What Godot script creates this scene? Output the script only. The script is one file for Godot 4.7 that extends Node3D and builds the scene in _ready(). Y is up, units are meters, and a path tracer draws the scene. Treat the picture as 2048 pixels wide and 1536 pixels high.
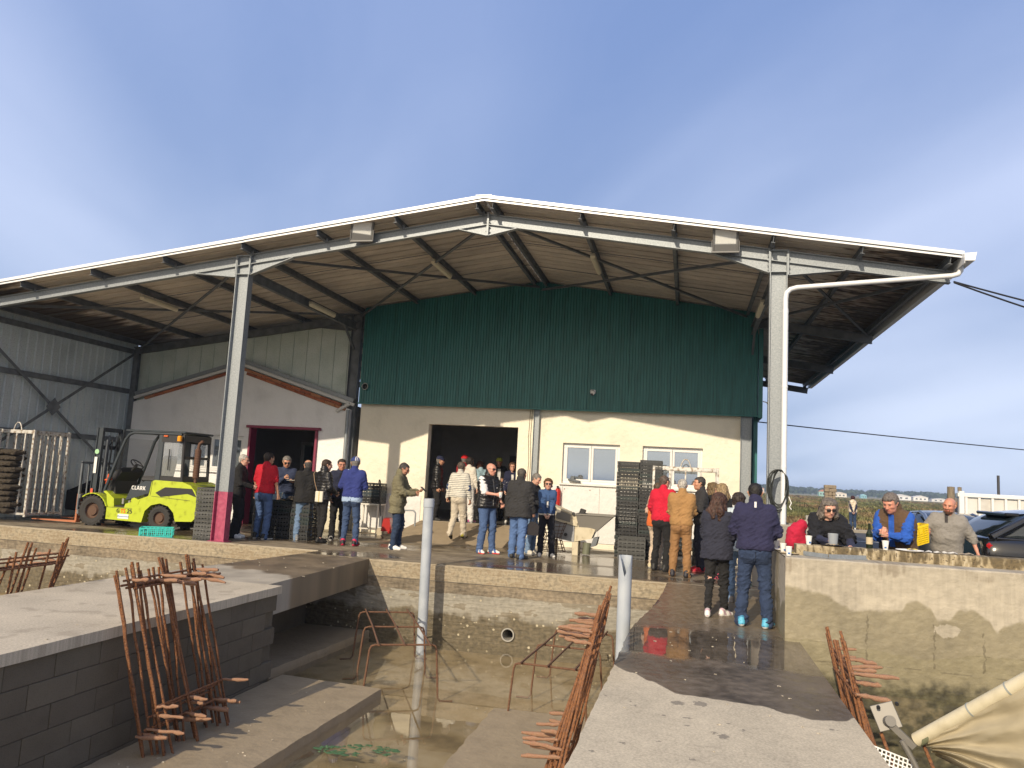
extends Node3D

# ------------------------------------------------------------------ mesh building
class MB:
	var v := PackedVector3Array()
	var n := PackedVector3Array()
	var uv := PackedVector2Array()
	var c := PackedColorArray()
	var col := Color(1, 1, 1)
	var xf := Transform3D()
	func tri(a: Vector3, b: Vector3, d: Vector3) -> void:   # counter-clockwise seen from outside
		var k := (b - a).cross(d - a)
		if k.length_squared() < 1e-16: return
		k = k.normalized()
		v.append(a); v.append(d); v.append(b)
		for i in 3:
			n.append(k); uv.append(Vector2.ZERO); c.append(col)
	func quad(a: Vector3, b: Vector3, d: Vector3, e: Vector3) -> void:
		tri(a, b, d); tri(a, d, e)
	func trin(a, b, d, na, nb, nd) -> void:
		v.append(a); v.append(d); v.append(b)
		n.append(na); n.append(nd); n.append(nb)
		for i in 3:
			uv.append(Vector2.ZERO); c.append(col)
	func quaduv(a, b, d, e, ua, ub, ud, ue) -> void:
		var k: Vector3 = (b - a).cross(d - a).normalized()
		for t in [[a, ua], [d, ud], [b, ub], [a, ua], [e, ue], [d, ud]]:
			v.append(t[0]); n.append(k); uv.append(t[1]); c.append(col)
	func box(ctr: Vector3, size: Vector3, bev := 0.0, b := Basis()) -> void:
		var h := size * 0.5
		var m: float = minf(bev, minf(h.x, minf(h.y, h.z)) * 0.95)
		if m <= 0.0:
			var p := []
			for i in 8:
				p.append(ctr + b * Vector3(h.x if i & 1 else -h.x, h.y if i & 2 else -h.y, h.z if i & 4 else -h.z))
			quad(p[4], p[5], p[7], p[6]); quad(p[1], p[0], p[2], p[3]); quad(p[5], p[1], p[3], p[7])
			quad(p[0], p[4], p[6], p[2]); quad(p[6], p[7], p[3], p[2]); quad(p[0], p[1], p[5], p[4])
			return
		# chamfered box: hull of three inset boxes
		var q := func(sx, sy, sz, ax) -> Vector3:
			var r := Vector3(sx * (h.x - (0.0 if ax == 0 else m)), sy * (h.y - (0.0 if ax == 1 else m)), sz * (h.z - (0.0 if ax == 2 else m)))
			return ctr + b * r
		for s in [-1, 1]:
			var f := [q.call(s, -1, -1, 0), q.call(s, 1, -1, 0), q.call(s, 1, 1, 0), q.call(s, -1, 1, 0)]
			if s < 0: f.reverse()
			quad(f[0], f[1], f[2], f[3])
			f = [q.call(-1, s, -1, 1), q.call(-1, s, 1, 1), q.call(1, s, 1, 1), q.call(1, s, -1, 1)]
			if s < 0: f.reverse()
			quad(f[0], f[1], f[2], f[3])
			f = [q.call(-1, -1, s, 2), q.call(1, -1, s, 2), q.call(1, 1, s, 2), q.call(-1, 1, s, 2)]
			if s < 0: f.reverse()
			quad(f[0], f[1], f[2], f[3])
		for s in [-1, 1]:
			for t in [-1, 1]:
				var f := [q.call(s, t, -1, 0), q.call(s, t, 1, 0), q.call(s, t, 1, 1), q.call(s, t, -1, 1)]
				_out(f, ctr)
				f = [q.call(s, -1, t, 0), q.call(s, 1, t, 0), q.call(s, 1, t, 2), q.call(s, -1, t, 2)]
				_out(f, ctr)
				f = [q.call(-1, s, t, 1), q.call(1, s, t, 1), q.call(1, s, t, 2), q.call(-1, s, t, 2)]
				_out(f, ctr)
				for w in [-1, 1]:
					var a: Vector3 = q.call(s, t, w, 0)
					var d: Vector3 = q.call(s, t, w, 1)
					var e: Vector3 = q.call(s, t, w, 2)
					if (d - a).cross(e - a).dot(a - ctr) > 0: tri(a, d, e)
					else: tri(a, e, d)
	func _out(f: Array, ctr: Vector3) -> void:
		if (f[1] - f[0]).cross(f[2] - f[0]).dot(f[0] - ctr) < 0: f.reverse()
		quad(f[0], f[1], f[2], f[3])
	func beam(a: Vector3, b: Vector3, w: float, h: float, up := Vector3.UP, bev := 0.0) -> void:
		box((a + b) * 0.5, Vector3(w, h, a.distance_to(b)), bev, fr(a, b, up))
	func fr(a: Vector3, b: Vector3, up := Vector3.UP) -> Basis:
		var z := (b - a).normalized()
		var x := up.cross(z)
		if x.length() < 1e-4: x = Vector3.RIGHT.cross(z)
		if x.length() < 1e-4: x = Vector3.FORWARD.cross(z)
		x = x.normalized()
		return Basis(x, z.cross(x), z)
	func ibeam(a: Vector3, b: Vector3, w: float, h: float, tw := 0.008, tf := 0.012, up := Vector3.UP) -> void:
		var B := fr(a, b, up)
		var l := a.distance_to(b)
		var m := (a + b) * 0.5
		box(m + B.y * (h - tf) * 0.5, Vector3(w, tf, l), 0.0, B)
		box(m - B.y * (h - tf) * 0.5, Vector3(w, tf, l), 0.0, B)
		box(m, Vector3(tw, h - 2 * tf, l - 0.002), 0.0, B)
	func tube(p: Array, r, seg := 8, cap := true) -> void:
		var rings := []
		var ns := []
		var t: Vector3 = (p[1] - p[0]).normalized()
		var x := t.cross(Vector3.UP)
		if x.length() < 0.05: x = t.cross(Vector3.RIGHT)
		x = x.normalized()
		for i in p.size():
			var tt: Vector3
			if i == 0: tt = (p[1] - p[0]).normalized()
			elif i == p.size() - 1: tt = (p[i] - p[i - 1]).normalized()
			else: tt = ((p[i + 1] - p[i]).normalized() + (p[i] - p[i - 1]).normalized()).normalized()
			x = (x - tt * x.dot(tt)).normalized()
			var y := tt.cross(x)
			var rr: float = r[i] if r is Array else r
			var ring := []
			var nn := []
			for j in seg:
				var an := TAU * j / seg
				var d := x * cos(an) + y * sin(an)
				nn.append(d); ring.append(p[i] + d * rr)
			rings.append(ring); ns.append(nn)
		for i in p.size() - 1:
			for j in seg:
				var k := (j + 1) % seg
				trin(rings[i][j], rings[i][k], rings[i + 1][k], ns[i][j], ns[i][k], ns[i + 1][k])
				trin(rings[i][j], rings[i + 1][k], rings[i + 1][j], ns[i][j], ns[i + 1][k], ns[i + 1][j])
		if cap:
			var e := p.size() - 1
			for j in seg:
				var k := (j + 1) % seg
				tri(p[0], rings[0][k], rings[0][j]); tri(p[e], rings[e][j], rings[e][k])
	func cyl(a: Vector3, b: Vector3, r, seg := 12, cap := true) -> void:
		tube([a, b], r, seg, cap)
	func lathe(prof: Array, seg := 20, T := Transform3D(), smooth := true) -> void:   # prof: Vector2(radius, y) from bottom to top on the outside
		for i in prof.size() - 1:
			var p0: Vector2 = prof[i]
			var p1: Vector2 = prof[i + 1]
			var d := p1 - p0
			var nr := Vector2(d.y, -d.x).normalized()
			for j in seg:
				var a0 := TAU * j / seg
				var a1 := TAU * (j + 1) / seg
				var e0 := Vector3(cos(a0), 0, sin(a0))
				var e1 := Vector3(cos(a1), 0, sin(a1))
				var A := T * (e0 * p0.x + Vector3(0, p0.y, 0))
				var B := T * (e1 * p0.x + Vector3(0, p0.y, 0))
				var C := T * (e1 * p1.x + Vector3(0, p1.y, 0))
				var D := T * (e0 * p1.x + Vector3(0, p1.y, 0))
				var n0 := (T.basis * (e0 * nr.x + Vector3(0, nr.y, 0))).normalized()
				var n1 := (T.basis * (e1 * nr.x + Vector3(0, nr.y, 0))).normalized()
				if p0.x > 1e-6: trin(A, D, B, n0, n0, n1)
				if p1.x > 1e-6: trin(B, D, C, n1, n0, n1)
	func extrude(poly: PackedVector2Array, depth: float, T := Transform3D()) -> void:   # polygon in xy, pushed from z = 0 to z = depth
		if Geometry2D.is_polygon_clockwise(poly):
			poly = poly.duplicate(); poly.reverse()
		var ix := Geometry2D.triangulate_polygon(poly)
		for i in range(0, ix.size(), 3):
			var a := poly[ix[i]]; var b := poly[ix[i + 1]]; var d := poly[ix[i + 2]]
			if (b - a).cross(d - a) < 0:
				var sw := b; b = d; d = sw
			tri(T * Vector3(a.x, a.y, depth), T * Vector3(b.x, b.y, depth), T * Vector3(d.x, d.y, depth))
			tri(T * Vector3(a.x, a.y, 0), T * Vector3(d.x, d.y, 0), T * Vector3(b.x, b.y, 0))
		for i in poly.size():
			var a := poly[i]; var b := poly[(i + 1) % poly.size()]
			quad(T * Vector3(a.x, a.y, 0), T * Vector3(b.x, b.y, 0), T * Vector3(b.x, b.y, depth), T * Vector3(a.x, a.y, depth))
	func append(o: MB, T := Transform3D()) -> void:
		var nb := T.basis.inverse().transposed()
		for i in o.v.size():
			v.append(T * o.v[i]); n.append((nb * o.n[i]).normalized()); uv.append(o.uv[i]); c.append(o.c[i])
	func mesh() -> ArrayMesh:
		var a := []
		a.resize(Mesh.ARRAY_MAX)
		a[Mesh.ARRAY_VERTEX] = v; a[Mesh.ARRAY_NORMAL] = n; a[Mesh.ARRAY_TEX_UV] = uv; a[Mesh.ARRAY_COLOR] = c
		var m := ArrayMesh.new()
		m.add_surface_from_arrays(Mesh.PRIMITIVE_TRIANGLES, a)
		return m

# ------------------------------------------------------------------ scene helpers
var used := {}
var rng := RandomNumberGenerator.new()
func numbered(called: String) -> String:
	var k: int = used.get(called, 0)
	used[called] = k + 1
	return called if k == 0 else "%s_%03d" % [called, k]
func thing(called: String, label: String, category: String, at := Vector3.ZERO, turn := 0.0, group := "") -> Node3D:
	var o := Node3D.new()
	o.name = numbered(called)
	add_child(o)
	o.position = at
	o.rotation.y = turn
	o.set_meta("label", label); o.set_meta("category", category)
	if group: o.set_meta("group", group)
	return o
func inst(m: Mesh, called: String, mt: Material, parent: Node) -> MeshInstance3D:
	var o := MeshInstance3D.new()
	o.mesh = m
	o.name = called if parent != self else numbered(called)
	if mt: o.material_override = mt
	parent.add_child(o, true)
	return o
func put(b: MB, called: String, mt: Material, parent: Node) -> MeshInstance3D:
	return inst(b.mesh(), called, mt, parent)
func struct(called: String, b: MB, mt: Material) -> MeshInstance3D:
	var o := put(b, called, mt, self)
	o.set_meta("kind", "structure"); o.set_meta("label", called.replace("_", " "))
	return o
func tag(o: Node, label: String, category: String, group := "", kind := "") -> void:
	o.set_meta("label", label); o.set_meta("category", category)
	if group: o.set_meta("group", group)
	if kind: o.set_meta("kind", kind)
func ordinal(k: int) -> String:
	return ["topmost", "second", "third", "fourth", "fifth", "sixth", "seventh", "eighth", "ninth", "tenth", "eleventh", "twelfth", "thirteenth", "fourteenth", "fifteenth", "sixteenth", "seventeenth", "eighteenth", "nineteenth", "twentieth", "twenty-first", "twenty-second", "twenty-third", "twenty-fourth", "twenty-fifth", "twenty-sixth", "twenty-seventh", "twenty-eighth", "twenty-ninth", "thirtieth"][k]

# ------------------------------------------------------------------ materials
var mats := {}
var texs := {}
func lin(r: float, g: float, b: float) -> Color:
	return Color(r, g, b).linear_to_srgb()
func noise(sd: int, freq: float, oct := 4, kind := FastNoiseLite.TYPE_SIMPLEX_SMOOTH) -> FastNoiseLite:
	var f := FastNoiseLite.new()
	f.seed = sd; f.frequency = freq; f.fractal_octaves = oct; f.noise_type = kind
	f.fractal_type = FastNoiseLite.FRACTAL_FBM if oct > 1 else FastNoiseLite.FRACTAL_NONE
	return f
# seamless picture of a ramp of linear colours over noise; stops are even unless given
func ntex(key: String, sd: int, freq: float, oct: int, ramp: Array, size := 512, stops := [], kind := FastNoiseLite.TYPE_SIMPLEX_SMOOTH) -> ImageTexture:
	if texs.has(key): return texs[key]
	var im := noise(sd, freq, oct, kind).get_seamless_image(size, size)
	im.convert(Image.FORMAT_L8)
	var d := im.get_data()
	var lut := PackedByteArray()
	var g := Gradient.new()
	var offs := PackedFloat32Array()
	var cs := PackedColorArray()
	for i in ramp.size():
		offs.append(stops[i] if stops.size() else float(i) / (ramp.size() - 1)); cs.append(ramp[i])
	g.offsets = offs; g.colors = cs
	for i in 256:
		var q := g.sample(i / 255.0).linear_to_srgb()
		lut.append(int(clampf(q.r, 0, 1) * 255)); lut.append(int(clampf(q.g, 0, 1) * 255)); lut.append(int(clampf(q.b, 0, 1) * 255))
	var o := PackedByteArray()
	o.resize(d.size() * 3)
	for i in d.size():
		var k := d[i] * 3
		o[i * 3] = lut[k]; o[i * 3 + 1] = lut[k + 1]; o[i * 3 + 2] = lut[k + 2]
	texs[key] = ImageTexture.create_from_image(Image.create_from_data(size, size, false, Image.FORMAT_RGB8, o))
	return texs[key]
func nnorm(key: String, sd: int, freq: float, oct: int, strength: float, size := 512) -> ImageTexture:
	if texs.has(key): return texs[key]
	var im := noise(sd, freq, oct).get_seamless_image(size, size)
	im.convert(Image.FORMAT_RGBA8)
	im.bump_map_to_normal_map(strength)
	texs[key] = ImageTexture.create_from_image(im)
	return texs[key]
func mat(key: String, c := Color(1, 1, 1), rough := 0.8, metal := 0.0) -> StandardMaterial3D:
	if mats.has(key): return mats[key]
	var m := StandardMaterial3D.new()
	m.resource_name = key
	m.albedo_color = lin(c.r, c.g, c.b); m.roughness = rough; m.metallic = metal
	mats[key] = m
	return m
func tri3(m: StandardMaterial3D, tex: Texture2D, per_m: float, world := true) -> StandardMaterial3D:
	m.albedo_texture = tex
	m.uv1_triplanar = true; m.uv1_world_triplanar = world
	m.uv1_scale = Vector3.ONE * per_m
	return m
func bump(m: StandardMaterial3D, tex: Texture2D, amount: float) -> StandardMaterial3D:
	m.normal_enabled = true; m.normal_texture = tex; m.normal_scale = amount
	return m
func grain(m: StandardMaterial3D, tex: Texture2D, per_m: float, world := true) -> StandardMaterial3D:   # a second, finer picture multiplied in
	m.detail_enabled = true; m.detail_blend_mode = BaseMaterial3D.BLEND_MODE_MUL
	m.detail_albedo = tex
	m.detail_uv_layer = BaseMaterial3D.DETAIL_UV_2
	m.uv2_triplanar = true; m.uv2_world_triplanar = world; m.uv2_scale = Vector3.ONE * per_m
	return m
func gy(z: float) -> float:
	return 0.016 * (z + 12.6) if z < -12.6 else 0.0
# picture from a function of plane coordinates, returning [colour(linear), roughness]
func painted(w: int, h: int, x0: float, x1: float, y0: float, y1: float, f: Callable) -> Array:
	var a := PackedByteArray()
	var r := PackedByteArray()
	a.resize(w * h * 3); r.resize(w * h)
	for j in h:
		var y := y0 + (y1 - y0) * (j + 0.5) / h
		for i in w:
			var q: Color = f.call(x0 + (x1 - x0) * (i + 0.5) / w, y)
			var k := (j * w + i) * 3
			a[k] = int(sqrt(clampf(q.r, 0, 1)) * 255); a[k + 1] = int(sqrt(clampf(q.g, 0, 1)) * 255); a[k + 2] = int(sqrt(clampf(q.b, 0, 1)) * 255)
			r[j * w + i] = int(clampf(q.a, 0, 1) * 255)
	return [ImageTexture.create_from_image(Image.create_from_data(w, h, false, Image.FORMAT_RGB8, a)), ImageTexture.create_from_image(Image.create_from_data(w, h, false, Image.FORMAT_L8, r))]
func uvmat(key: String, t: Array) -> StandardMaterial3D:
	var m := mat(key, Color(1, 1, 1), 1.0)
	m.albedo_texture = t[0]
	m.roughness_texture = t[1]; m.roughness_texture_channel = BaseMaterial3D.TEXTURE_CHANNEL_RED
	return m
func ss(a: float, b: float, x: float) -> float:
	return smoothstep(a, b, x)


# ------------------------------------------------------------------ camera, sky, sun
func setup_view() -> void:
	var cam := Camera3D.new()
	cam.name = "camera"
	add_child(cam)
	cam.position = Vector3(0, 1.5, 0)
	cam.rotation = Vector3(0.118706, 0.226256, 0.0530876)
	cam.fov = 52.5445
	cam.near = 0.05; cam.far = 6000.0
	cam.current = true
	var we := WorldEnvironment.new()
	we.name = "world_environment"
	var e := Environment.new()
	e.background_mode = Environment.BG_SKY
	e.tonemap_mode = Environment.TONE_MAPPER_LINEAR
	e.tonemap_exposure = EXPOSURE
	e.sdfgi_enabled = true; e.ssao_enabled = true; e.ssil_enabled = true
	e.fog_enabled = true; e.fog_density = 0.00045; e.fog_light_color = Color(0.72, 0.80, 0.92)
	var sm := ProceduralSkyMaterial.new()
	sm.sky_top_color = SKY_TOP
	sm.sky_horizon_color = SKY_HOR
	sm.sky_curve = 0.22
	sm.ground_bottom_color = Color(0.30, 0.28, 0.25); sm.ground_horizon_color = Color(0.50, 0.53, 0.57); sm.ground_curve = 0.05
	sm.sun_angle_max = 100.0
	sm.sun_curve = 0.5
	sm.sky_energy_multiplier = 1.0
	sm.sky_cover = cloud_cover()
	sm.sky_cover_modulate = Color(1, 1, 1, 1)
	var sky := Sky.new()
	sky.sky_material = sm
	e.sky = sky
	we.environment = e
	add_child(we)
	var sun := DirectionalLight3D.new()
	sun.name = "sun"
	add_child(sun)
	sun.look_at_from_position(Vector3.ZERO, Vector3(0.237, -0.536, -1.0))
	sun.light_energy = SUN_ENERGY
	sun.light_color = Color(1.0, 0.93, 0.82)
	sun.light_angular_distance = 0.53
	sun.shadow_enabled = true

# thin high cloud: long, wind-drawn veils, computed over the whole dome
func cloud_cover() -> ImageTexture:
	var w := 1024
	var h := 512
	var a := noise(11, 1.1, 5)
	var b := noise(12, 0.45, 3)
	var im := PackedByteArray()
	im.resize(w * h * 4)
	for j in h:
		var th := PI * (0.5 - (j + 0.5) / h)
		for i in w:
			if j > h / 2 + 4: break
			var ph := TAU * (i + 0.5) / w
			var d := Vector3(cos(ph) * cos(th), maxf(sin(th), 0.0) + 0.12, sin(ph) * cos(th))
			var p := Vector2(d.x, d.z) / d.y          # a flat layer overhead
			var q := p.rotated(0.5)
			q = Vector2(q.x * 0.22, q.y * 0.5)
			var wv := b.get_noise_2d(q.x * 1.3 + 3.0, q.y * 1.3)
			var s := a.get_noise_2d(q.x * 0.9 + wv * 0.5, q.y * 1.2 + wv * 0.3) * 0.45 + wv * 1.0
			var f := smoothstep(-0.55, 0.75, s)
			var k := (j * w + i) * 4
			im[k] = 255; im[k + 1] = 250; im[k + 2] = 246
			im[k + 3] = int(clampf(f * CLOUD, 0, 1) * 255)
	return ImageTexture.create_from_image(Image.create_from_data(w, h, false, Image.FORMAT_RGBA8, im))

# ------------------------------------------------------------------ setting
var T_fine: ImageTexture
var T_norm: ImageTexture
var T_normc: ImageTexture
func base_textures() -> void:
	T_fine = ntex("fine", 5, 0.06, 4, [Color(0.62, 0.62, 0.62), Color(0.95, 0.95, 0.95), Color(1, 1, 1)], 512, [0.0, 0.45, 1.0])
	T_norm = nnorm("normf", 6, 0.05, 4, 6.0)
	T_normc = nnorm("normc", 8, 0.02, 4, 8.0)

func concrete(key: String, c: Color, rough := 0.85) -> StandardMaterial3D:
	if mats.has(key): return mats[key]
	var m := mat(key, Color(1, 1, 1), rough)
	tri3(m, ntex("tex_" + key, key.hash() % 1000, 0.012, 6, [c * 0.84, c * 0.97, c * 1.05, c * 0.92], 512), 0.45)
	grain(m, T_fine, 2.3)
	bump(m, T_norm, 0.16)
	return m

func grid_plane(b: MB, x0: float, x1: float, z0: float, z1: float, y: Callable, nx: int, nz: int, uvx0: float, uvx1: float, uvz0: float, uvz1: float) -> void:
	for j in nz:
		for i in nx:
			var xa := x0 + (x1 - x0) * i / nx
			var xb := x0 + (x1 - x0) * (i + 1) / nx
			var za := z0 + (z1 - z0) * j / nz
			var zb := z0 + (z1 - z0) * (j + 1) / nz
			var U := func(x, z): return Vector2((x - uvx0) / (uvx1 - uvx0), (z - uvz0) / (uvz1 - uvz0))
			b.quaduv(Vector3(xa, y.call(xa, zb), zb), Vector3(xb, y.call(xb, zb), zb), Vector3(xb, y.call(xb, za), za), Vector3(xa, y.call(xa, za), za), U.call(xa, zb), U.call(xb, zb), U.call(xb, za), U.call(xa, za))

func wall_z(b: MB, x0: float, x1: float, y0: float, y1: float, z: float, ux0: float, ux1: float, uy0: float, uy1: float) -> void:   # faces +z
	var U := func(x, y): return Vector2((x - ux0) / (ux1 - ux0), (uy1 - y) / (uy1 - uy0))
	b.quaduv(Vector3(x0, y0, z), Vector3(x1, y0, z), Vector3(x1, y1, z), Vector3(x0, y1, z), U.call(x0, y0), U.call(x1, y0), U.call(x1, y1), U.call(x0, y1))

func build_ground() -> void:
	# marsh field as one sheet round the yard, out to the horizon
	var fm := mat("field", Color(1, 1, 1), 1.0)
	tri3(fm, ntex("tex_field", 21, 0.016, 6, [Color(0.15, 0.15, 0.065), Color(0.24, 0.23, 0.10), Color(0.29, 0.225, 0.12), Color(0.20, 0.20, 0.085)], 512), 0.021)
	grain(fm, ntex("tex_field2", 22, 0.05, 5, [Color(0.45, 0.42, 0.35), Color(0.9, 0.9, 0.85), Color(1, 1, 1)], 512), 0.17)
	var b := MB.new()
	var L := 3500.0
	var y := -0.42
	for r in [[-L, -40.0, -L, L], [40.0, L, -L, L], [-40.0, 40.0, -L, -38.0], [-40.0, 40.0, 16.0, L]]:
		b.quad(Vector3(r[0], y, r[3]), Vector3(r[1], y, r[3]), Vector3(r[1], y, r[2]), Vector3(r[0], y, r[2]))
	struct("field", b, fm)
	# asphalt yard and road behind the tank walls
	var am := mat("asphalt", Color(1, 1, 1), 0.9)
	tri3(am, ntex("tex_asph", 23, 0.03, 5, [Color(0.035, 0.037, 0.04), Color(0.06, 0.06, 0.062), Color(0.085, 0.083, 0.08)], 512), 0.3)
	grain(am, T_fine, 6.0)
	b = MB.new()
	b.quad(Vector3(1.36, -0.12, -10.0), Vector3(40, -0.12, -10.0), Vector3(40, -0.16, -38), Vector3(1.36, -0.16, -38))
	b.quad(Vector3(12, -0.12, 16.0), Vector3(40, -0.12, 16.0), Vector3(40, -0.12, -10.0), Vector3(12, -0.12, -10.0))
	b.quad(Vector3(1.9, -0.6, -38), Vector3(1.9, -0.16, -38), Vector3(40, -0.16, -38), Vector3(40, -0.6, -38))
	struct("road", b, am)
	b = MB.new()
	b.quad(Vector3(1.95, -0.1455, -30.6), Vector3(38, -0.1455, -30.6), Vector3(38, -0.1457, -30.75), Vector3(1.95, -0.1457, -30.75))
	struct("road_marking", b, mat("roadpaint", Color(0.6, 0.6, 0.58), 0.8))
	b = MB.new()
	for i in 24:
		b.box(Vector3(2.7 + i * 1.5, -0.15, -37.9), Vector3(1.49, 0.24, 0.35), 0.02)
	struct("kerb", b, concrete("kerbstone", Color(0.3, 0.27, 0.22)))
	# yard behind the camera
	b = MB.new()
	b.quad(Vector3(-40, -0.16, 16), Vector3(12, -0.16, 16), Vector3(12, -0.16, 3), Vector3(-40, -0.16, 3))
	struct("rear_yard", b, concrete("yardc", Color(0.33, 0.3, 0.26)))
	b = MB.new()
	b.quad(Vector3(-40, -0.02, 3), Vector3(-20, -0.02, 3), Vector3(-20, -0.02, -38), Vector3(-40, -0.02, -38))
	struct("side_yard", b, concrete("yardc", Color(0.33, 0.3, 0.26)))

func build_deck() -> void:
	var n1 := noise(31, 0.55, 5)
	var n2 := noise(32, 3.5, 4)
	var n3 := noise(33, 0.25, 4)
	var t := painted(900, 420, -16.0, 2.2, -19.2, -12.6, func(x, z):
		var a := n1.get_noise_2d(x, z * 1.6)
		var f := n2.get_noise_2d(x, z)
		var w := n3.get_noise_2d(x + 40, z * 2.0) + a * 0.35
		var c := Color(0.235, 0.19, 0.135) * (0.85 + 0.4 * f + 0.25 * a)
		var wet: float = smoothstep(-0.12, 0.22, w + 0.09)
		var dry: float = smoothstep(0.10, 0.35, -w)
		c = c.lerp(Color(0.135, 0.106, 0.074) * (0.9 + 0.3 * f), wet * 0.75)
		c = c.lerp(Color(0.36, 0.305, 0.225) * (0.9 + 0.35 * f), dry * 0.8)
		var stain := Vector2((x + 2.75) * 0.55, (z + 13.05) * 3.2).length() + n1.get_noise_2d(x * 2, z * 2) * 0.5
		c = c.lerp(Color(0.13, 0.045, 0.05), (1.0 - smoothstep(0.3, 0.75, stain)) * 0.75)
		var r: float = lerpf(0.45, 0.26, wet) + 0.1 * f
		var pud: float = smoothstep(0.16, 0.2, w + 0.05 * f)
		r = lerpf(r, 0.16, pud)
		r = lerpf(r, 0.8, dry)
		c.a = r
		return c)
	var m := uvmat("deck_wet", t)
	grain(m, T_fine, 3.0)
	m.normal_enabled = true
	m.normal_texture = nnorm("normdeck", 9, 0.012, 3, 3.0); m.normal_scale = 0.05
	var b := MB.new()
	var Y := func(_x, z): return gy(z)
	grid_plane(b, -6.47, 1.3, -19.1, -12.62, Y, 1, 1, -16, 2.2, -19.2, -12.6)
	grid_plane(b, -16, -6.47, -19.1, -13.22, Y, 1, 1, -16, 2.2, -19.2, -12.6)
	grid_plane(b, 1.3, 1.9, -19.1, -12.62, Y, 1, 1, -16, 2.2, -19.2, -12.6)
	b.quad(Vector3(1.3, -0.3, -12.62), Vector3(1.9, -0.3, -12.62), Vector3(1.9, 0, -12.62), Vector3(1.3, 0, -12.62))
	b.quad(Vector3(1.9, -0.4, -12.62), Vector3(1.9, -0.4, -19.1), Vector3(1.9, -0.105, -19.1), Vector3(1.9, 0, -12.62))
	var o := struct("concrete_deck", b, m)
	# crumbling edge strip along the deck lip
	var em := concrete("deck_lip", Color(0.37, 0.315, 0.225))
	b = MB.new()
	var lipn := noise(35, 2.4, 3)
	for seg in [[-6.47, 1.3, -12.6], [-16.0, -6.47, -13.2]]:
		var k := int((seg[1] - seg[0]) / 0.09)
		for i in k:
			var xa: float = seg[0] + (seg[1] - seg[0]) * i / k
			var xb: float = seg[0] + (seg[1] - seg[0]) * (i + 1) / k
			var da := 0.022 + 0.016 * lipn.get_noise_1d(xa * 3)
			var db := 0.022 + 0.016 * lipn.get_noise_1d(xb * 3)
			var z: float = seg[2]
			b.quad(Vector3(xa, -da * 1.3, z), Vector3(xb, -db * 1.3, z), Vector3(xb, 0.0, z - db * 1.5), Vector3(xa, 0.0, z - da * 1.5))
			b.quad(Vector3(xa, 0.0, z - da * 1.5), Vector3(xb, 0.0, z - db * 1.5), Vector3(xb, -0.003, z - 0.12), Vector3(xa, -0.003, z - 0.12))
	put(b, "deck_edge", em, o)
	# back wall of the tanks below the deck
	var n4 := noise(36, 1.3, 5)
	var n5 := noise(37, 11.0, 5)
	var dots := []
	rng.seed = 77
	for i in 110:
		dots.append(Vector3(rng.randf_range(-6.4, 1.2), rng.randf_range(-1.32, -0.5), rng.randf_range(0.008, 0.02)))
	var cells := {}
	for q in dots:
		var key := int(floor(q.x * 4))
		for k in [key - 1, key, key + 1]:
			if not cells.has(k): cells[k] = []
			cells[k].append(q)
	var pw := painted(1150, 200, -6.5, 1.35, 0.0, -1.36, func(x, yy):
		var a := n4.get_noise_2d(x, yy * 2.2)
		var f := n5.get_noise_2d(x, yy)
		var line1 := -0.27 + 0.03 * n4.get_noise_1d(x * 0.5)
		var line2 := -0.45 + 0.03 * n4.get_noise_1d(x * 0.7 + 50)
		var c := Color(0.42, 0.36, 0.26) * (0.95 + 0.45 * f + 0.35 * a)
		c = c.lerp(Color(0.25, 0.195, 0.125), smoothstep(0.02, 0.3, f * 0.8 + a * 0.9) * 0.7)
		if yy < line1: c = Color(0.24, 0.20, 0.145) * (1.0 + 0.5 * f + 0.4 * a)
		if yy < line2:
			c = Color(0.34, 0.32, 0.27) * (1.0 + 0.2 * f + 0.25 * a)
			var wl := -0.78 + 0.16 * a + 0.1 * n4.get_noise_1d(x * 2.5)
			var wt: float = smoothstep(0.07, -0.07, yy - wl)
			c = c.lerp(Color(0.15, 0.125, 0.08) * (1.0 + 0.5 * f), wt)
			if a > 0.22 and yy > -0.75: c = c.lerp(Color(0.2, 0.165, 0.11), 0.6)
			for q in cells.get(int(floor(x * 4)), []):
				if Vector2(x - q.x, yy - q.y).length() < q.z: c = Color(0.5, 0.45, 0.33)
		c.a = 0.75
		return c)
	var wm := uvmat("tank_back_wall", pw)
	grain(wm, T_fine, 4.0)
	bump(wm, T_norm, 0.5)
	b = MB.new()
	var W := func(x0, x1, y0, y1, z): wall_z(b, x0, x1, y0, y1, z, -6.5, 1.35, -1.36, 0.0)
	for s in [[-6.47, 1.35, -12.6], [-20.0, -6.47, -13.2]]:
		W.call(s[0], s[1], -0.27, -0.02, s[2])
		W.call(s[0], s[1], -0.45, -0.278, s[2] - 0.02)
		b.quad(Vector3(s[0], -0.27, s[2] - 0.03), Vector3(s[1], -0.27, s[2] - 0.03), Vector3(s[1], -0.27, s[2]), Vector3(s[0], -0.27, s[2]))
		b.quad(Vector3(s[0], -0.45, s[2] - 0.03), Vector3(s[1], -0.45, s[2] - 0.03), Vector3(s[1], -0.45, s[2] - 0.02), Vector3(s[0], -0.45, s[2] - 0.02))
	W.call(-20.0, -6.47, -1.36, -0.45, -13.215)
	# lower wall of the middle tank, with a round drain opening
	var hx := -2.75
	var hy := -1.02
	var hs := 0.16
	var z0 := -12.615
	W.call(-6.47, hx - hs, -1.36, -0.45, z0); W.call(hx + hs, 1.35, -1.36, -0.45, z0)
	W.call(hx - hs, hx + hs, -1.36, hy - hs, z0); W.call(hx - hs, hx + hs, hy + hs, -0.45, z0)
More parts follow.
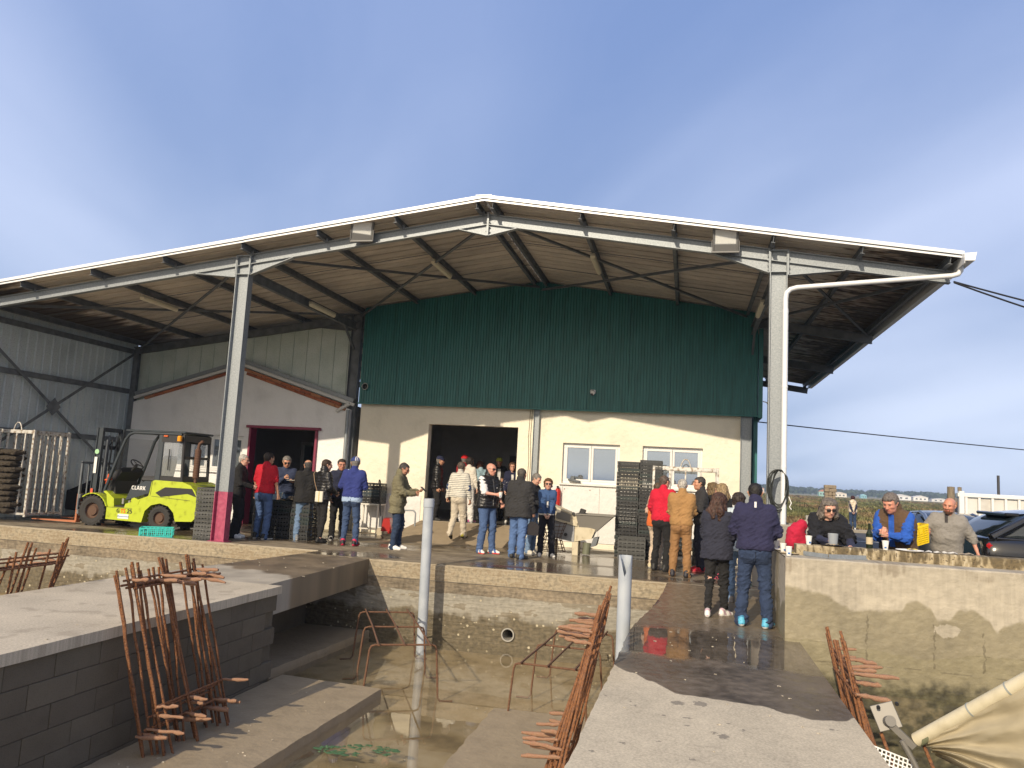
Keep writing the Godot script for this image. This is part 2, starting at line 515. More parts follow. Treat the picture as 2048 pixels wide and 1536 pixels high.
	for i in 24:
		var pts := []
		var us := []
		for q in [[i, 0], [i + 1, 0], [i + 1, 1], [i, 1]]:
			var an: float = TAU * q[0] / 24.0
			var d := Vector2(cos(an), sin(an))
			var p := d * 0.095 if q[1] == 0 else d * (hs / maxf(absf(d.x), absf(d.y)))
			pts.append(Vector3(hx + p.x, hy + p.y, z0)); us.append(Vector2((hx + p.x + 6.5) / 7.85, -(hy + p.y) / 1.36))
		b.quaduv(pts[0], pts[3], pts[2], pts[1], us[0], us[3], us[2], us[1])
	# side where the deck steps back to the second tank
	b.quad(Vector3(-6.47, -1.36, -13.2), Vector3(-6.47, -1.36, -12.6), Vector3(-6.47, -0.01, -12.6), Vector3(-6.47, -0.01, -13.2))
	struct("tank_back_wall", b, wm)
	b = MB.new()
	b.tube([Vector3(hx, hy, -13.4), Vector3(hx, hy, -12.6)], 0.103, 24, false)
	for i in 24:
		var a0 := TAU * i / 24
		var a1 := TAU * (i + 1) / 24
		var e0 := Vector3(cos(a0), sin(a0), 0)
		var e1 := Vector3(cos(a1), sin(a1), 0)
		var C := Vector3(hx, hy, 0)
		b.quad(C + e0 * 0.088 + Vector3(0, 0, -13.4), C + e0 * 0.088 + Vector3(0, 0, -12.58), C + e1 * 0.088 + Vector3(0, 0, -12.58), C + e1 * 0.088 + Vector3(0, 0, -13.4))
		b.quad(C + e0 * 0.088 + Vector3(0, 0, -12.58), C + e0 * 0.108 + Vector3(0, 0, -12.58), C + e1 * 0.108 + Vector3(0, 0, -12.58), C + e1 * 0.088 + Vector3(0, 0, -12.58))
	b.quad(Vector3(hx - .1, hy - .1, -13.39), Vector3(hx + .1, hy - .1, -13.39), Vector3(hx + .1, hy + .1, -13.39), Vector3(hx - .1, hy + .1, -13.39))
	var dp := put(b, "drain_pipe", mat("drainpipe", Color(0.3, 0.29, 0.26), 0.7), self)
	tag(dp, "round grey drain pipe mouth low in the tank back wall", "drain pipe")

func build_tanks() -> void:
	# floors
	var mud := mat("mud", Color(1, 1, 1), 0.75)
	tri3(mud, ntex("tex_mud", 41, 0.010, 6, [Color(0.13, 0.09, 0.036), Color(0.29, 0.215, 0.10), Color(0.36, 0.28, 0.155), Color(0.17, 0.125, 0.05)], 512), 0.22)
	grain(mud, T_fine, 2.0)
	var b := MB.new()
	b.quad(Vector3(-4.95, -1.36, 3), Vector3(-0.5, -1.36, 3), Vector3(-0.5, -1.36, -12.7), Vector3(-4.95, -1.36, -12.7))
	b.quad(Vector3(-6.5, -1.361, -9.0), Vector3(-4.9, -1.361, -9.0), Vector3(-4.9, -1.361, -12.7), Vector3(-6.5, -1.361, -12.7))
	struct("tank_floor", b, mud)
	b = MB.new()
	b.quad(Vector3(-20, -1.3, 3), Vector3(-6.4, -1.3, 3), Vector3(-6.4, -1.3, -13.3), Vector3(-20, -1.3, -13.3))
	struct("second_tank_floor", b, mud)
	var mud2 := mat("darkmud", Color(1, 1, 1), 0.7)
	tri3(mud2, ntex("tex_mud2", 43, 0.012, 6, [Color(0.05, 0.04, 0.02), Color(0.10, 0.085, 0.045), Color(0.14, 0.12, 0.07)], 512), 0.4)
	b = MB.new()
	b.quad(Vector3(1.2, -1.5, 3), Vector3(12, -1.5, 3), Vector3(12, -1.5, -9.6), Vector3(1.2, -1.5, -9.6))
	struct("third_tank_floor", b, mud2)
	# shallow water
	var wm := mat("water", Color(0.42, 0.36, 0.22), 0.02)
	wm.transparency = BaseMaterial3D.TRANSPARENCY_ALPHA
	wm.albedo_color.a = 0.07
	wm.metallic_specular = 0.5
	wm.normal_enabled = true; wm.normal_texture = nnorm("normwater", 10, 0.012, 3, 1.2); wm.normal_scale = 0.012
	wm.uv1_triplanar = true; wm.uv1_world_triplanar = true; wm.uv1_scale = Vector3.ONE * 0.5
	b = MB.new()
	b.quad(Vector3(-6.47, -1.22, 3), Vector3(-0.6, -1.22, 3), Vector3(-0.6, -1.22, -12.61), Vector3(-6.47, -1.22, -12.61))
	struct("water", b, wm)
	# low slabs standing in the water
	var sl := concrete("slab_mud", Color(0.34, 0.275, 0.185), 0.55)
	var edge := noise(44, 2.0, 3)
	var slab := func(called, pts, top, bot, mt):
		var q := MB.new()
		var pg := PackedVector2Array()
		for i in pts.size():
			var a: Vector2 = pts[i]
			var c: Vector2 = pts[(i + 1) % pts.size()]
			var k := maxi(1, int(a.distance_to(c) / 0.12))
			var nn := (c - a).orthogonal().normalized()
			for j in k:
				var p: Vector2 = a.lerp(c, float(j) / k)
				if j > 0: p += nn * edge.get_noise_2d(p.x * 2, p.y * 2) * 0.025
				pg.append(p)
		q.extrude(pg, top - bot, Transform3D(Basis(Vector3(1, 0, 0), Vector3(0, 0, 1), Vector3(0, -1, 0)), Vector3(0, top, 0)))
		struct(called, q, mt)
	slab.call("submerged_slab", [Vector2(-4.93, -9.35), Vector2(-3.55, -9.25), Vector2(-3.62, -6.5), Vector2(-3.7, 3), Vector2(-4.93, 3)], -1.13, -1.37, sl)
	slab.call("low_slab", [Vector2(-2.15, -9.3), Vector2(-0.6, -9.35), Vector2(-0.6, 3), Vector2(-2.15, 3)], -1.205, -1.37, sl)
	slab.call("passage_slab", [Vector2(-6.47, -12.58), Vector2(-5.1, -12.55), Vector2(-5.25, -9.6), Vector2(-6.47, -9.6)], -1.16, -1.37, sl)
	# green weed on the water
	b = MB.new()
	rng.seed = 5
	for i in 70:
		var a := rng.randf() * TAU
		var r := sqrt(rng.randf()) 
		var p := Vector3(-3.15 + cos(a) * r * 0.42 + r * 0.1, -1.217, -7.45 + sin(a) * r * 0.16 - cos(a) * 0.1)
		var s := rng.randf_range(0.012, 0.045)
		var k := rng.randf() * TAU
		var t := []
		for j in 6:
			t.append(p + Vector3(cos(k + j * TAU / 6) * s * rng.randf_range(0.6, 1.5), rng.randf_range(0, 0.006), sin(k + j * TAU / 6) * s * rng.randf_range(0.5, 1.0)))
		for j in 6: b.tri(p + Vector3(0, 0.012, 0), t[(j + 1) % 6], t[j])
	var al := put(b, "water_weed", mat("weed", Color(0.05, 0.11, 0.045), 0.6), self)
	tag(al, "small dark green patch of weed floating on the tank water", "weed", "", "stuff")

	# pier of blockwork between the tanks
	var pc := concrete("pier_top", Color(0.57, 0.505, 0.395), 0.9)
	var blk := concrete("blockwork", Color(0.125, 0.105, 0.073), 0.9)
	b = MB.new()
	var nlip := noise(45, 1.5, 3)
	# top slab, slightly uneven edges
	var pg := PackedVector2Array()
	for i in 60: 
		var z := -9.1 + 12.1 * i / 59.0
		pg.append(Vector2(-4.9 + 0.012 * nlip.get_noise_1d(z * 6), z))
	for i in 60:
		var z := 3.0 - 12.1 * i / 59.0
		pg.append(Vector2(-6.9 - 0.04 * (z + 9.1) * 0.3, z))
	b.extrude(pg, 0.095, Transform3D(Basis(Vector3(1, 0, 0), Vector3(0, 0, 1), Vector3(0, -1, 0)), Vector3(0, 0, 0)))
	var ps := noise(153, 36.0, 2)
	var pa := noise(154, 0.8, 5)
	var pt := painted(380, 900, -7.4, -4.8, -9.1, -3.0, func(x, z):
		var a := pa.get_noise_2d(x, z)
		var sp := ps.get_noise_2d(x, z)
		var c := Color(0.565, 0.50, 0.39) * (0.97 + 0.2 * sp + 0.2 * a)
		var stn := pa.get_noise_2d(x * 2.2 + 30, z * 2.2)
		c = c.lerp(Color(0.36, 0.31, 0.235), smoothstep(0.18, 0.42, stn) * 0.55)
		c = c.lerp(Color(0.24, 0.205, 0.155), crackle(x, z, 20.0) * 0.3)
		c.a = 0.88
		return c)
	for i in b.v.size():
		b.uv[i] = Vector2((b.v[i].x + 7.4) / 2.6, (b.v[i].z + 9.1) / 6.1)
	pc = uvmat("pier_top_painted", pt)
	grain(pc, T_fine, 3.0)
	var pier := struct("pier", b, pc)
	b = MB.new()
	b.box(Vector3(-5.94, -0.74, -3.05), Vector3(1.92, 1.27, 12.05))
	put(b, "pier_core", blk, pier)
	var bm := []
	for k in 3:
		var q := MB.new()
		q.box(Vector3.ZERO, Vector3(0.05, 0.196, 0.495), 0.004)
		bm.append(q.mesh())
	for k in 6:
		for i in 13:
			var z := -9.06 + 0.25 + i * 0.5 + (0.25 if k % 2 else 0.0)
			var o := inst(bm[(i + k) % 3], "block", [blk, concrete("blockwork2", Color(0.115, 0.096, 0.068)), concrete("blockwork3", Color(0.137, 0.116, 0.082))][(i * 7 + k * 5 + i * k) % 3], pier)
			o.position = Vector3(-4.955 + 0.006 * nlip.get_noise_2d(i * 7.0, k * 9.0), -0.196 - k * 0.2, z)
	# bridge between pier and deck
	b = MB.new()
	var br := PackedVector2Array([Vector2(-5.22, -12.6), Vector2(-5.1, -9.1), Vector2(-6.85, -9.1), Vector2(-6.47, -12.6)])
	b.extrude(br, 0.40, Transform3D(Basis(Vector3(1, 0, 0), Vector3(0, 0, 1), Vector3(0, -1, 0)), Vector3(0, -0.004, 0)))
	var bp := painted(160, 320, -7.0, -5.0, -12.6, -9.0, func(x, z):
		var a := nlip.get_noise_2d(x, z)
		var wl: float = -9.9 + 0.35 * nlip.get_noise_1d(x * 0.8) + (x + 5) * 0.35
		var c := Color(0.42, 0.38, 0.31) * (1 + 0.3 * a)
		var wet: float = smoothstep(0.06, -0.1, z - wl)
		c = c.lerp(Color(0.215, 0.17, 0.115) * (1 + 0.5 * a), wet)
		c.a = lerpf(0.85, 0.5, wet)
		return c)
	for i in b.v.size():
		b.uv[i] = Vector2((b.v[i].x + 7.0) / 2.0, (b.v[i].z + 12.6) / 3.6)
	struct("bridge_slab", b, grain(uvmat("bridge_wet", bp), T_fine, 3.0))
	b = MB.new()
	b.box(Vector3(-6.38, -0.89, -11.35), Vector3(0.16, 0.96, 2.5), 0.01)
	struct("passage_wall", b, blk)

var crk1 := noise(151, 0.55, 4)
var crk2 := noise(152, 0.9, 2)
func crackle(x: float, z: float, o: float) -> float:      # thin wandering cracks
	var v := absf(crk1.get_noise_2d(x + o, z * 0.8))
	if v > 0.012 or crk2.get_noise_2d(x + o, z) < 0.08: return 0.0
	return 1.0 - v / 0.012

func build_walkway() -> void:
	var n1 := noise(51, 1.1, 5)
	var n2 := noise(52, 7.0, 4)
	var n3 := noise(53, 2.2, 3)
	var n4 := noise(55, 38.0, 2)
	var zx := [[-0.7, -7.5], [-0.43, -7.17], [-0.26, -6.92], [-0.02, -6.62], [0.3, -6.58], [0.63, -6.52], [0.77, -6.39], [0.97, -6.32], [1.1, -6.34], [1.4, -6.62]]
	var line := func(x: float) -> float:
		for i in zx.size() - 1:
			if x <= zx[i + 1][0]:
				var t = (x - zx[i][0]) / (zx[i + 1][0] - zx[i][0])
				t = t * t * (3 - 2 * t)
				return lerpf(zx[i][1], zx[i + 1][1], t)
		return -6.6
	var marks := []
	rng.seed = 8
	for i in 34: marks.append([rng.randf_range(-0.6, 1.2), rng.randf_range(-6.4, -3.6), rng.randf_range(0.006, 0.022), rng.randf_range(0.4, 1.4)])
	for q in [[-0.03, -6.35, 0.05, 1.0], [0.14, -6.4, 0.07, 1.4], [0.28, -5.65, 0.045, 1.1], [0.22, -5.72, 0.03, 1.6]]: marks.append(q)
	var t := painted(420, 1200, -0.72, 1.4, -12.6, -3.0, func(x, z):
		var a := n1.get_noise_2d(x, z)
		var f := n2.get_noise_2d(x, z)
		var sp := n4.get_noise_2d(x, z)
		var c := Color(0.57, 0.505, 0.385) * (0.97 + 0.10 * f + 0.13 * a + 0.22 * sp)
		var r := 0.85
		c = c.lerp(Color(0.24, 0.205, 0.155), crackle(x, z, 0.0) * 0.22)
		for q in marks:
			if absf(x - q[0]) < 0.12 and absf(z - q[1]) < 0.15:
				var d := Vector2((x - q[0]) * q[3], z - q[1]).length() + 0.03 * n3.get_noise_2d(x * 9, z * 9)
				if d < q[2]:
					c = c.lerp(Color(0.19, 0.17, 0.14), 0.7)
		var w: float = z - line.call(x) - 0.035 * n3.get_noise_2d(x * 2, z * 2)
		var wet: float = smoothstep(0.012, -0.02, w)
		if wet > 0:
			var wc := Color(0.145, 0.12, 0.092) * (1.0 + 0.45 * f + 0.5 * a)
			if z < -9.0: wc = wc.lerp(Color(0.23, 0.185, 0.13) * (1 + 0.4 * f), smoothstep(-9.2, -10.2, z + 0.6 * a) * 0.75)
			c = c.lerp(wc, wet)
			r = lerpf(r, 0.42 + 0.2 * f, wet)
			var pd: float = smoothstep(-7.75, -8.1, z + 0.35 * a) * smoothstep(-9.75, -9.3, z + 0.25 * a)
			r = lerpf(r, 0.03, pd * wet)
		c.a = r
		return c)
	var m := uvmat("walkway", t)
	grain(m, T_fine, 3.5)
	var b := MB.new()
	var Y := func(_x, z): return -0.15 * smoothstep(-12.6, -10.2, z) 
	# ramp and top
	var N := 12
	var U := func(p: Vector3): return Vector2((p.x + 0.72) / 2.12, (p.z + 12.6) / 9.6)
	var lx := func(z: float): return -0.27 - 0.33 * smoothstep(-12.6, -8.8, z) - 0.05 * smoothstep(-8.8, -4.0, z)
	var le := noise(54, 2.2, 3)
	var K := 150
	for i in K:
		var za := -12.62 + 15.6 * i / K
		var zb := -12.62 + 15.6 * (i + 1) / K
		var xa: float = lx.call(za) + 0.018 * le.get_noise_1d(za * 4)
		var xb: float = lx.call(zb) + 0.018 * le.get_noise_1d(zb * 4)
		var p := [Vector3(xb, Y.call(0, zb), zb), Vector3(1.26, Y.call(0, zb), zb), Vector3(1.26, Y.call(0, za), za), Vector3(xa, Y.call(0, za), za)]
		b.quaduv(p[0], p[1], p[2], p[3], U.call(p[0]), U.call(p[1]), U.call(p[2]), U.call(p[3]))
	struct("walkway", b, m)
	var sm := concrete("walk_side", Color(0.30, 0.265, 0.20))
	b = MB.new()
	for i in K:
		var za := -12.62 + 15.6 * i / K
		var zb := -12.62 + 15.6 * (i + 1) / K
		var xa: float = lx.call(za) + 0.018 * le.get_noise_1d(za * 4)
		var xb: float = lx.call(zb) + 0.018 * le.get_noise_1d(zb * 4)
		b.quad(Vector3(xa, -1.4, za), Vector3(xb, -1.4, zb), Vector3(xb, Y.call(0, zb), zb), Vector3(xa, Y.call(0, za), za))
		b.quad(Vector3(1.26, -1.5, zb), Vector3(1.26, -1.5, za), Vector3(1.26, Y.call(0, za), za), Vector3(1.26, Y.call(0, zb), zb))
	struct("walkway_side", b, sm)

func build_tank_walls() -> void:
	var n1 := noise(61, 1.0, 5)
	var n2 := noise(62, 7.0, 4)
	var n3 := noise(63, 3.0, 3)
	var wl := [[1.0, 0.46], [1.31, 0.42], [1.52, 0.38], [1.73, 0.27], [1.8, 0.24], [2.05, 0.255], [2.29, 0.27], [2.36, 0.36], [2.46, 0.38], [2.58, 0.33], [2.66, 0.20], [2.76, 0.22], [2.88, 0.33], [3.0, 0.34], [3.14, 0.26], [3.23, 0.13], [3.31, 0.21], [3.45, 0.25], [3.8, 0.3], [4.4, 0.2], [6.0, 0.3], [12.0, 0.25]]
	var line := func(x: float) -> float:
		for i in wl.size() - 1:
			if x <= wl[i + 1][0]:
				var t: float = clampf((x - wl[i][0]) / (wl[i + 1][0] - wl[i][0]), 0, 1)
				return lerpf(wl[i][1], wl[i + 1][1], t * t * (3 - 2 * t))
		return 0.25
	var cracks := [1.95, 2.62, 3.1]
	var t := painted(760, 440, 1.05, 4.85, 0.8, -1.5, func(x, y):
		var a := n1.get_noise_2d(x, y * 1.3)
		var f := n2.get_noise_2d(x, y)
		var s := n2.get_noise_2d(x * 2.2, y * 0.12)
		var c := Color(0.49, 0.445, 0.36) * (0.98 + 0.13 * f + 0.22 * a + 0.12 * s)
		if y > 0.5: c = c.lerp(Color(0.30, 0.26, 0.20), smoothstep(0.0, 0.35, a + 0.25 * s + (y - 0.68) * 1.6) * 0.8)
		var edge: float = y - line.call(x) - 0.02 * n3.get_noise_2d(x * 2, y * 2)
		var wet: float = smoothstep(0.028, -0.018, edge)
		var hole := Vector2((x - 2.75) * 0.55, y - 0.11).length()
		if hole < 0.07 + 0.02 * n3.get_noise_2d(x * 4, y * 4): wet *= 0.1
		c = c.lerp(Color(0.305, 0.27, 0.185) * (1.0 + 0.16 * f + 0.2 * a), wet)
		if y < -0.15 + 0.1 * a: c = c.lerp(Color(0.275, 0.245, 0.15) * (1.0 + 0.2 * f), 0.6)
		for k in cracks.size():
			var dx: float = absf(x - cracks[k] - 0.03 * n3.get_noise_1d(y * 2.5 + k * 30))
			if dx < 0.012 * (0.6 + n3.get_noise_2d(k * 11.0, y * 3)) and y < 0.22 - 0.05 * k and y > -0.3: c = c.lerp(Color(0.12, 0.10, 0.06), 0.55)
		if y < -0.12:
			var hl := absf(fposmod(y + 0.02 * a, 0.22) - 0.11)
			if hl < 0.006 and n3.get_noise_2d(x, y * 3) > 0.0: c = c.lerp(Color(0.12, 0.10, 0.06), 0.5)
		var moss: float = smoothstep(0.08, -0.09, y + 0.5 + 0.09 * a + 0.05 * f)
		c = c.lerp(Color(0.075, 0.068, 0.032) * (1.0 + 0.9 * f + 0.6 * a), moss * 0.92)
		if y < -0.62: c = c.lerp(Color(0.17, 0.14, 0.085) * (1 + 0.7 * f), smoothstep(-0.05, 0.3, a + f * 0.4) * 0.6)
		c.a = lerpf(0.85, 0.6, wet)
		return c)
	var m := uvmat("tank_wall", t)
	grain(m, T_fine, 4.0)
	bump(m, T_norm, 0.2)
	var b := MB.new()
	var z := -9.4
	# front face with a softened top edge
	var le := noise(64, 2.0, 3)
	var W := func(p: Vector3): return Vector2((p.x - 1.05) / 3.8, (0.8 - p.y) / 2.3)
	for i in 90:
		var xa := 1.1 + 10.9 * i / 90
		var xb := 1.1 + 10.9 * (i + 1) / 90
		var ha := 0.015 + 0.008 * le.get_noise_1d(xa * 5)
		var hb := 0.015 + 0.008 * le.get_noise_1d(xb * 5)
		for q in [[Vector3(xa, -1.5, z), Vector3(xb, -1.5, z), Vector3(xb, 0.77 - hb, z), Vector3(xa, 0.77 - ha, z)], [Vector3(xa, 0.77 - ha, z), Vector3(xb, 0.77 - hb, z), Vector3(xb, 0.77, z - hb), Vector3(xa, 0.77, z - ha)], [Vector3(xa, 0.77, z - ha), Vector3(xb, 0.77, z - hb), Vector3(xb, 0.77, -9.82), Vector3(xa, 0.77, -9.82)]]:
			b.quaduv(q[0], q[1], q[2], q[3], W.call(q[0]), W.call(q[1]), W.call(q[2]), W.call(q[3]))
	# end face beside the walkway, back to the column ring
	for i in 14:
		var za := -9.4 - 2.4 * i / 14
		var zb := -9.4 - 2.4 * (i + 1) / 14
		var q := [Vector3(1.1, -0.3, zb), Vector3(1.1, -0.3, za), Vector3(1.1, 0.76, za), Vector3(1.1, 0.76, zb)]
		var us := []
		for p in q: us.append(Vector2((p.z + 12.0) / 3.8, (0.8 - p.y) / 2.3))
		b.quaduv(q[0], q[1], q[2], q[3], us[0], us[1], us[2], us[3])
	b.quad(Vector3(1.1, 0.77, -9.82), Vector3(1.36, 0.77, -9.82), Vector3(1.36, 0.77, -11.8), Vector3(1.1, 0.77, -11.8))
	b.quad(Vector3(1.36, -0.3, -9.8), Vector3(1.36, -0.3, -11.8), Vector3(1.36, 0.77, -11.8), Vector3(1.36, 0.77, -9.8))
	b.quad(Vector3(1.36, -0.3, -11.8), Vector3(1.1, -0.3, -11.8), Vector3(1.1, 0.77, -11.8), Vector3(1.36, 0.77, -11.8))
	b.quad(Vector3(12, -0.3, -9.83), Vector3(1.1, -0.3, -9.83), Vector3(1.1, 0.77, -9.83), Vector3(12, 0.77, -9.83))
	var o := put(b, "tank_wall", m, self)
	tag(o, "tall pale concrete tank wall with a dark damp stain along its lower half", "concrete wall")
	# second, stained wall behind it
	var t2 := painted(760, 90, 1.2, 5.0, 0.9, 0.6, func(x, y):
		var a := n1.get_noise_2d(x * 1.6 + 30, y * 2)
		var f := n2.get_noise_2d(x * 2, y * 2)
		var dr := n2.get_noise_2d(x * 1.1 + 9, y * 0.35) * 0.7 + n2.get_noise_2d(x * 2.6 + 50, y * 0.6) * 0.35
		var c := Color(0.43, 0.36, 0.235) * (1 + 0.3 * f)
		var k: float = smoothstep(-0.12, 0.3, dr + 0.5 * a + (y - 0.78) * 1.6)
		c = c.lerp(Color(0.115, 0.085, 0.04) * (1 + 0.7 * f), k * 0.85)
		if dr < -0.28: c = c.lerp(Color(0.55, 0.49, 0.37), 0.6)
		if f > 0.42: c = c.lerp(Color(0.05, 0.035, 0.02), 0.7)
		c.a = 0.85
		return c)
	var m2 := uvmat("stained_wall", t2)
	grain(m2, T_fine, 4.0)
	bump(m2, T_norm, 0.4)
	b = MB.new()
	for i in 80:
		var xa := 1.27 + 10.7 * i / 80
		var xb := 1.27 + 10.7 * (i + 1) / 80
		var ha := 0.014 + 0.02 * absf(le.get_noise_1d(xa * 4 + 60))
		var hb := 0.014 + 0.02 * absf(le.get_noise_1d(xb * 4 + 60))
		var V := func(p: Vector3): return Vector2((p.x - 1.2) / 3.8, clampf((0.9 - p.y - (p.z + 9.82) * 0.5) / 0.3, 0.0, 1.0))
		for q in [[Vector3(xa, 0.6, -9.82), Vector3(xb, 0.6, -9.82), Vector3(xb, 0.89 - hb, -9.82), Vector3(xa, 0.89 - ha, -9.82)], [Vector3(xa, 0.89 - ha, -9.82), Vector3(xb, 0.89 - hb, -9.82), Vector3(xb, 0.89, -9.82 - hb), Vector3(xa, 0.89, -9.82 - ha)], [Vector3(xa, 0.89, -9.82 - ha), Vector3(xb, 0.89, -9.82 - hb), Vector3(xb, 0.89, -10.05), Vector3(xa, 0.89, -10.05)]]:
			b.quaduv(q[0], q[1], q[2], q[3], V.call(q[0]), V.call(q[1]), V.call(q[2]), V.call(q[3]))
	b.quad(Vector3(12, -0.1, -10.05), Vector3(1.27, -0.1, -10.05), Vector3(1.27, 0.89, -10.05), Vector3(12, 0.89, -10.05))
	b.quad(Vector3(1.27, 0.5, -10.05), Vector3(1.27, 0.5, -9.82), Vector3(1.27, 0.89, -9.82), Vector3(1.27, 0.89, -10.05))
	o = put(b, "stained_wall", m2, self)
	tag(o, "low concrete wall streaked with brown stains, used as a counter", "concrete wall")
	# steel angle lying in the corner of the ledge
	b = MB.new()
	b.beam(Vector3(1.36, 0.778, -9.80), Vector3(1.58, 0.778, -9.55), 0.035, 0.012)
	b.beam(Vector3(1.345, 0.80, -9.81), Vector3(1.575, 0.80, -9.56), 0.004, 0.04)
	b.beam(Vector3(1.58, 0.778, -9.56), Vector3(2.02, 0.778, -9.74), 0.035, 0.012)
	b.beam(Vector3(1.585, 0.80, -9.57), Vector3(2.02, 0.80, -9.76), 0.004, 0.04)
	o = put(b, "steel_angle", galv(), self)
	tag(o, "bent grey steel angle lying on the tank wall ledge", "steel bar")


# ------------------------------------------------------------------ the shed
const RX := -3.7          # ridge
const SL := 0.147         # roof slope
func roof_y(x: float) -> float:      # top of the rafters
	return 6.29 - SL * absf(x - RX)
func galv() -> StandardMaterial3D:
	if mats.has("galvanised"): return mats["galvanised"]
	var m := mat("galvanised", Color(1, 1, 1), 0.5, 0.35)
	tri3(m, ntex("tex_galv", 71, 0.035, 4, [Color(0.26, 0.29, 0.315), Color(0.295, 0.325, 0.35), Color(0.335, 0.365, 0.39)], 512, [0.2, 0.5, 0.8], FastNoiseLite.TYPE_CELLULAR), 1.6)
	grain(m, T_fine, 1.1)
	return m
func dull_shaded_steel() -> StandardMaterial3D:  # dull grey steel; its dark tone also paints roof shade onto galvanised members
	if mats.has("dull_shaded_steel"): return mats["dull_shaded_steel"]
	var m := mat("dull_shaded_steel", Color(1, 1, 1), 0.65, 0.25)
	tri3(m, ntex("tex_dull_shaded", 72, 0.02, 5, [Color(0.10, 0.115, 0.13), Color(0.15, 0.165, 0.18), Color(0.20, 0.215, 0.23)], 256), 0.7)
	return m

func build_shed() -> void:
	var shed := thing("steel_shed", "large open fronted steel shed with low pitched roof and green cladding", "shed")
	var G := galv()
	var D := dull_shaded_steel()
	var pink := mat("pinkpaint", Color(1, 1, 1), 0.6)
	tri3(pink, ntex("tex_pink", 73, 0.03, 5, [Color(0.22, 0.04, 0.08), Color(0.36, 0.055, 0.12), Color(0.40, 0.10, 0.16)], 256), 1.2)
	var frames := [-13.45, -18.9, -23.8, -28.8]
	for fi in 4:
		var z: float = frames[fi]
		var M: Material = G if fi == 0 else D  # rear frames: same galvanised steel, colour darkened for the shade under the roof
		for side in [-1, 1]:
			var xe := 4.05 if side > 0 else -15.35
			var b := MB.new()
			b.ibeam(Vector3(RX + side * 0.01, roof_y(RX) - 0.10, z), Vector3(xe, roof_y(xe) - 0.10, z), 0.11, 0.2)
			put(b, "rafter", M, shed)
		# ridge joint: end plates and small haunch
		var b2 := MB.new()
		b2.box(Vector3(RX, 6.10, z), Vector3(0.035, 0.44, 0.13))
		for s in [-1, 1]:
			b2.extrude(PackedVector2Array([Vector2(0.018 * s, -0.19), Vector2(0.018 * s, -0.40), Vector2(0.55 * s, -0.19 - 0.081)]), 0.01, Transform3D(Basis(), Vector3(RX, 6.29, z - 0.005)))
			b2.beam(Vector3(RX + 0.018 * s, 5.885, z), Vector3(RX + 0.56 * s, 6.012, z), 0.11, 0.012)
			for k in 4: b2.cyl(Vector3(RX + 0.018 * s, 5.96 + k * 0.09, z + 0.04), Vector3(RX + 0.04 * s, 5.96 + k * 0.09, z + 0.04), 0.012, 6)
		put(b2, "ridge_plate", M, shed)
		for cx in [-8.64, 1.41]:
			if fi > 0 and cx > 0: continue
			var top := roof_y(cx) - 0.02
			var b := MB.new()
			var y0 := 0.93 if (fi == 0 and cx < 0) else gy(z) + 0.02
			b.ibeam(Vector3(cx, y0, z - 0.02), Vector3(cx, top, z - 0.02), 0.17, 0.28, 0.01, 0.014, Vector3.RIGHT)
			var col := put(b, "column", M, shed)
			b = MB.new()
			b.box(Vector3(cx, top + 0.01, z - 0.02), Vector3(0.30, 0.016, 0.19))
			put(b, "cap_plate", M, col)
			b = MB.new()
			b.box(Vector3(cx, top - 0.36, z - 0.02), Vector3(0.25, 0.012, 0.165))
			put(b, "stiffener", M, col)
			if fi == 0 and cx < 0:
				b = MB.new()
				b.ibeam(Vector3(cx, gy(z) + 0.012, z - 0.02), Vector3(cx, 0.9295, z - 0.02), 0.172, 0.282, 0.012, 0.015, Vector3.RIGHT)
				b.box(Vector3(cx, gy(z) + 0.008, z - 0.02), Vector3(0.36, 0.018, 0.26))
				put(b, "painted_base", pink, col)
			# haunches on both sides
			for s in [-1, 1]:
				b = MB.new()
				var ix: float = cx + s * 0.14
				var ex: float = cx + s * 1.05
				var ya := roof_y(ix) - 0.2
				var ye := roof_y(ex) - 0.2
				b.extrude(PackedVector2Array([Vector2(ix, ya), Vector2(ix, ya - 0.21), Vector2(ex, ye)]), 0.01, Transform3D(Basis(), Vector3(0, 0, z - 0.005)))
				b.beam(Vector3(ix, ya - 0.215, z), Vector3(ex, ye - 0.006, z), 0.11, 0.012)
				b.box(Vector3(ix + s * 0.012, (roof_y(ix) + ya - 0.21) * 0.5 + 0.01, z), Vector3(0.02, roof_y(ix) - ya + 0.24, 0.15))
				for k in 5:
					for zz in [-0.045, 0.045]:
						b.cyl(Vector3(ix + s * 0.02, ya - 0.17 + k * 0.085, z + zz), Vector3(ix + s * 0.042, ya - 0.17 + k * 0.085, z + zz), 0.013, 6)
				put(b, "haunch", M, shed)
	# corner columns of the left bay and the wall posts
	for p in [[-15.2, -18.9, 0.28], [-15.2, -13.45, 0.2]]:
		var b := MB.new()
		b.ibeam(Vector3(p[0], gy(p[1]), p[1]), Vector3(p[0], roof_y(p[0]) - 0.2, p[1]), 0.16, p[2], 0.012, 0.014, Vector3.FORWARD)
		put(b, "column", D, shed)
	# purlins
	for x in [-15.1, -13.5, -11.84, -10.2, -8.5, -6.93, -5.38, -3.83, -3.55, -1.95, -0.34, 1.28, 2.65, 3.93]:
		var b := MB.new()
		var up := Vector3(signf(x - RX) * SL, 1, 0).normalized()
		b.ibeam(Vector3(x, roof_y(x), -13.06) + up * 0.073, Vector3(x, roof_y(x), -29.2) + up * 0.073, 0.066, 0.14, 0.006, 0.009, up)
		for z in frames:
			b.box(Vector3(x + 0.04, roof_y(x) + 0.02, z + 0.062), Vector3(0.05, 0.09, 0.006))
		put(b, "purlin", D, shed)
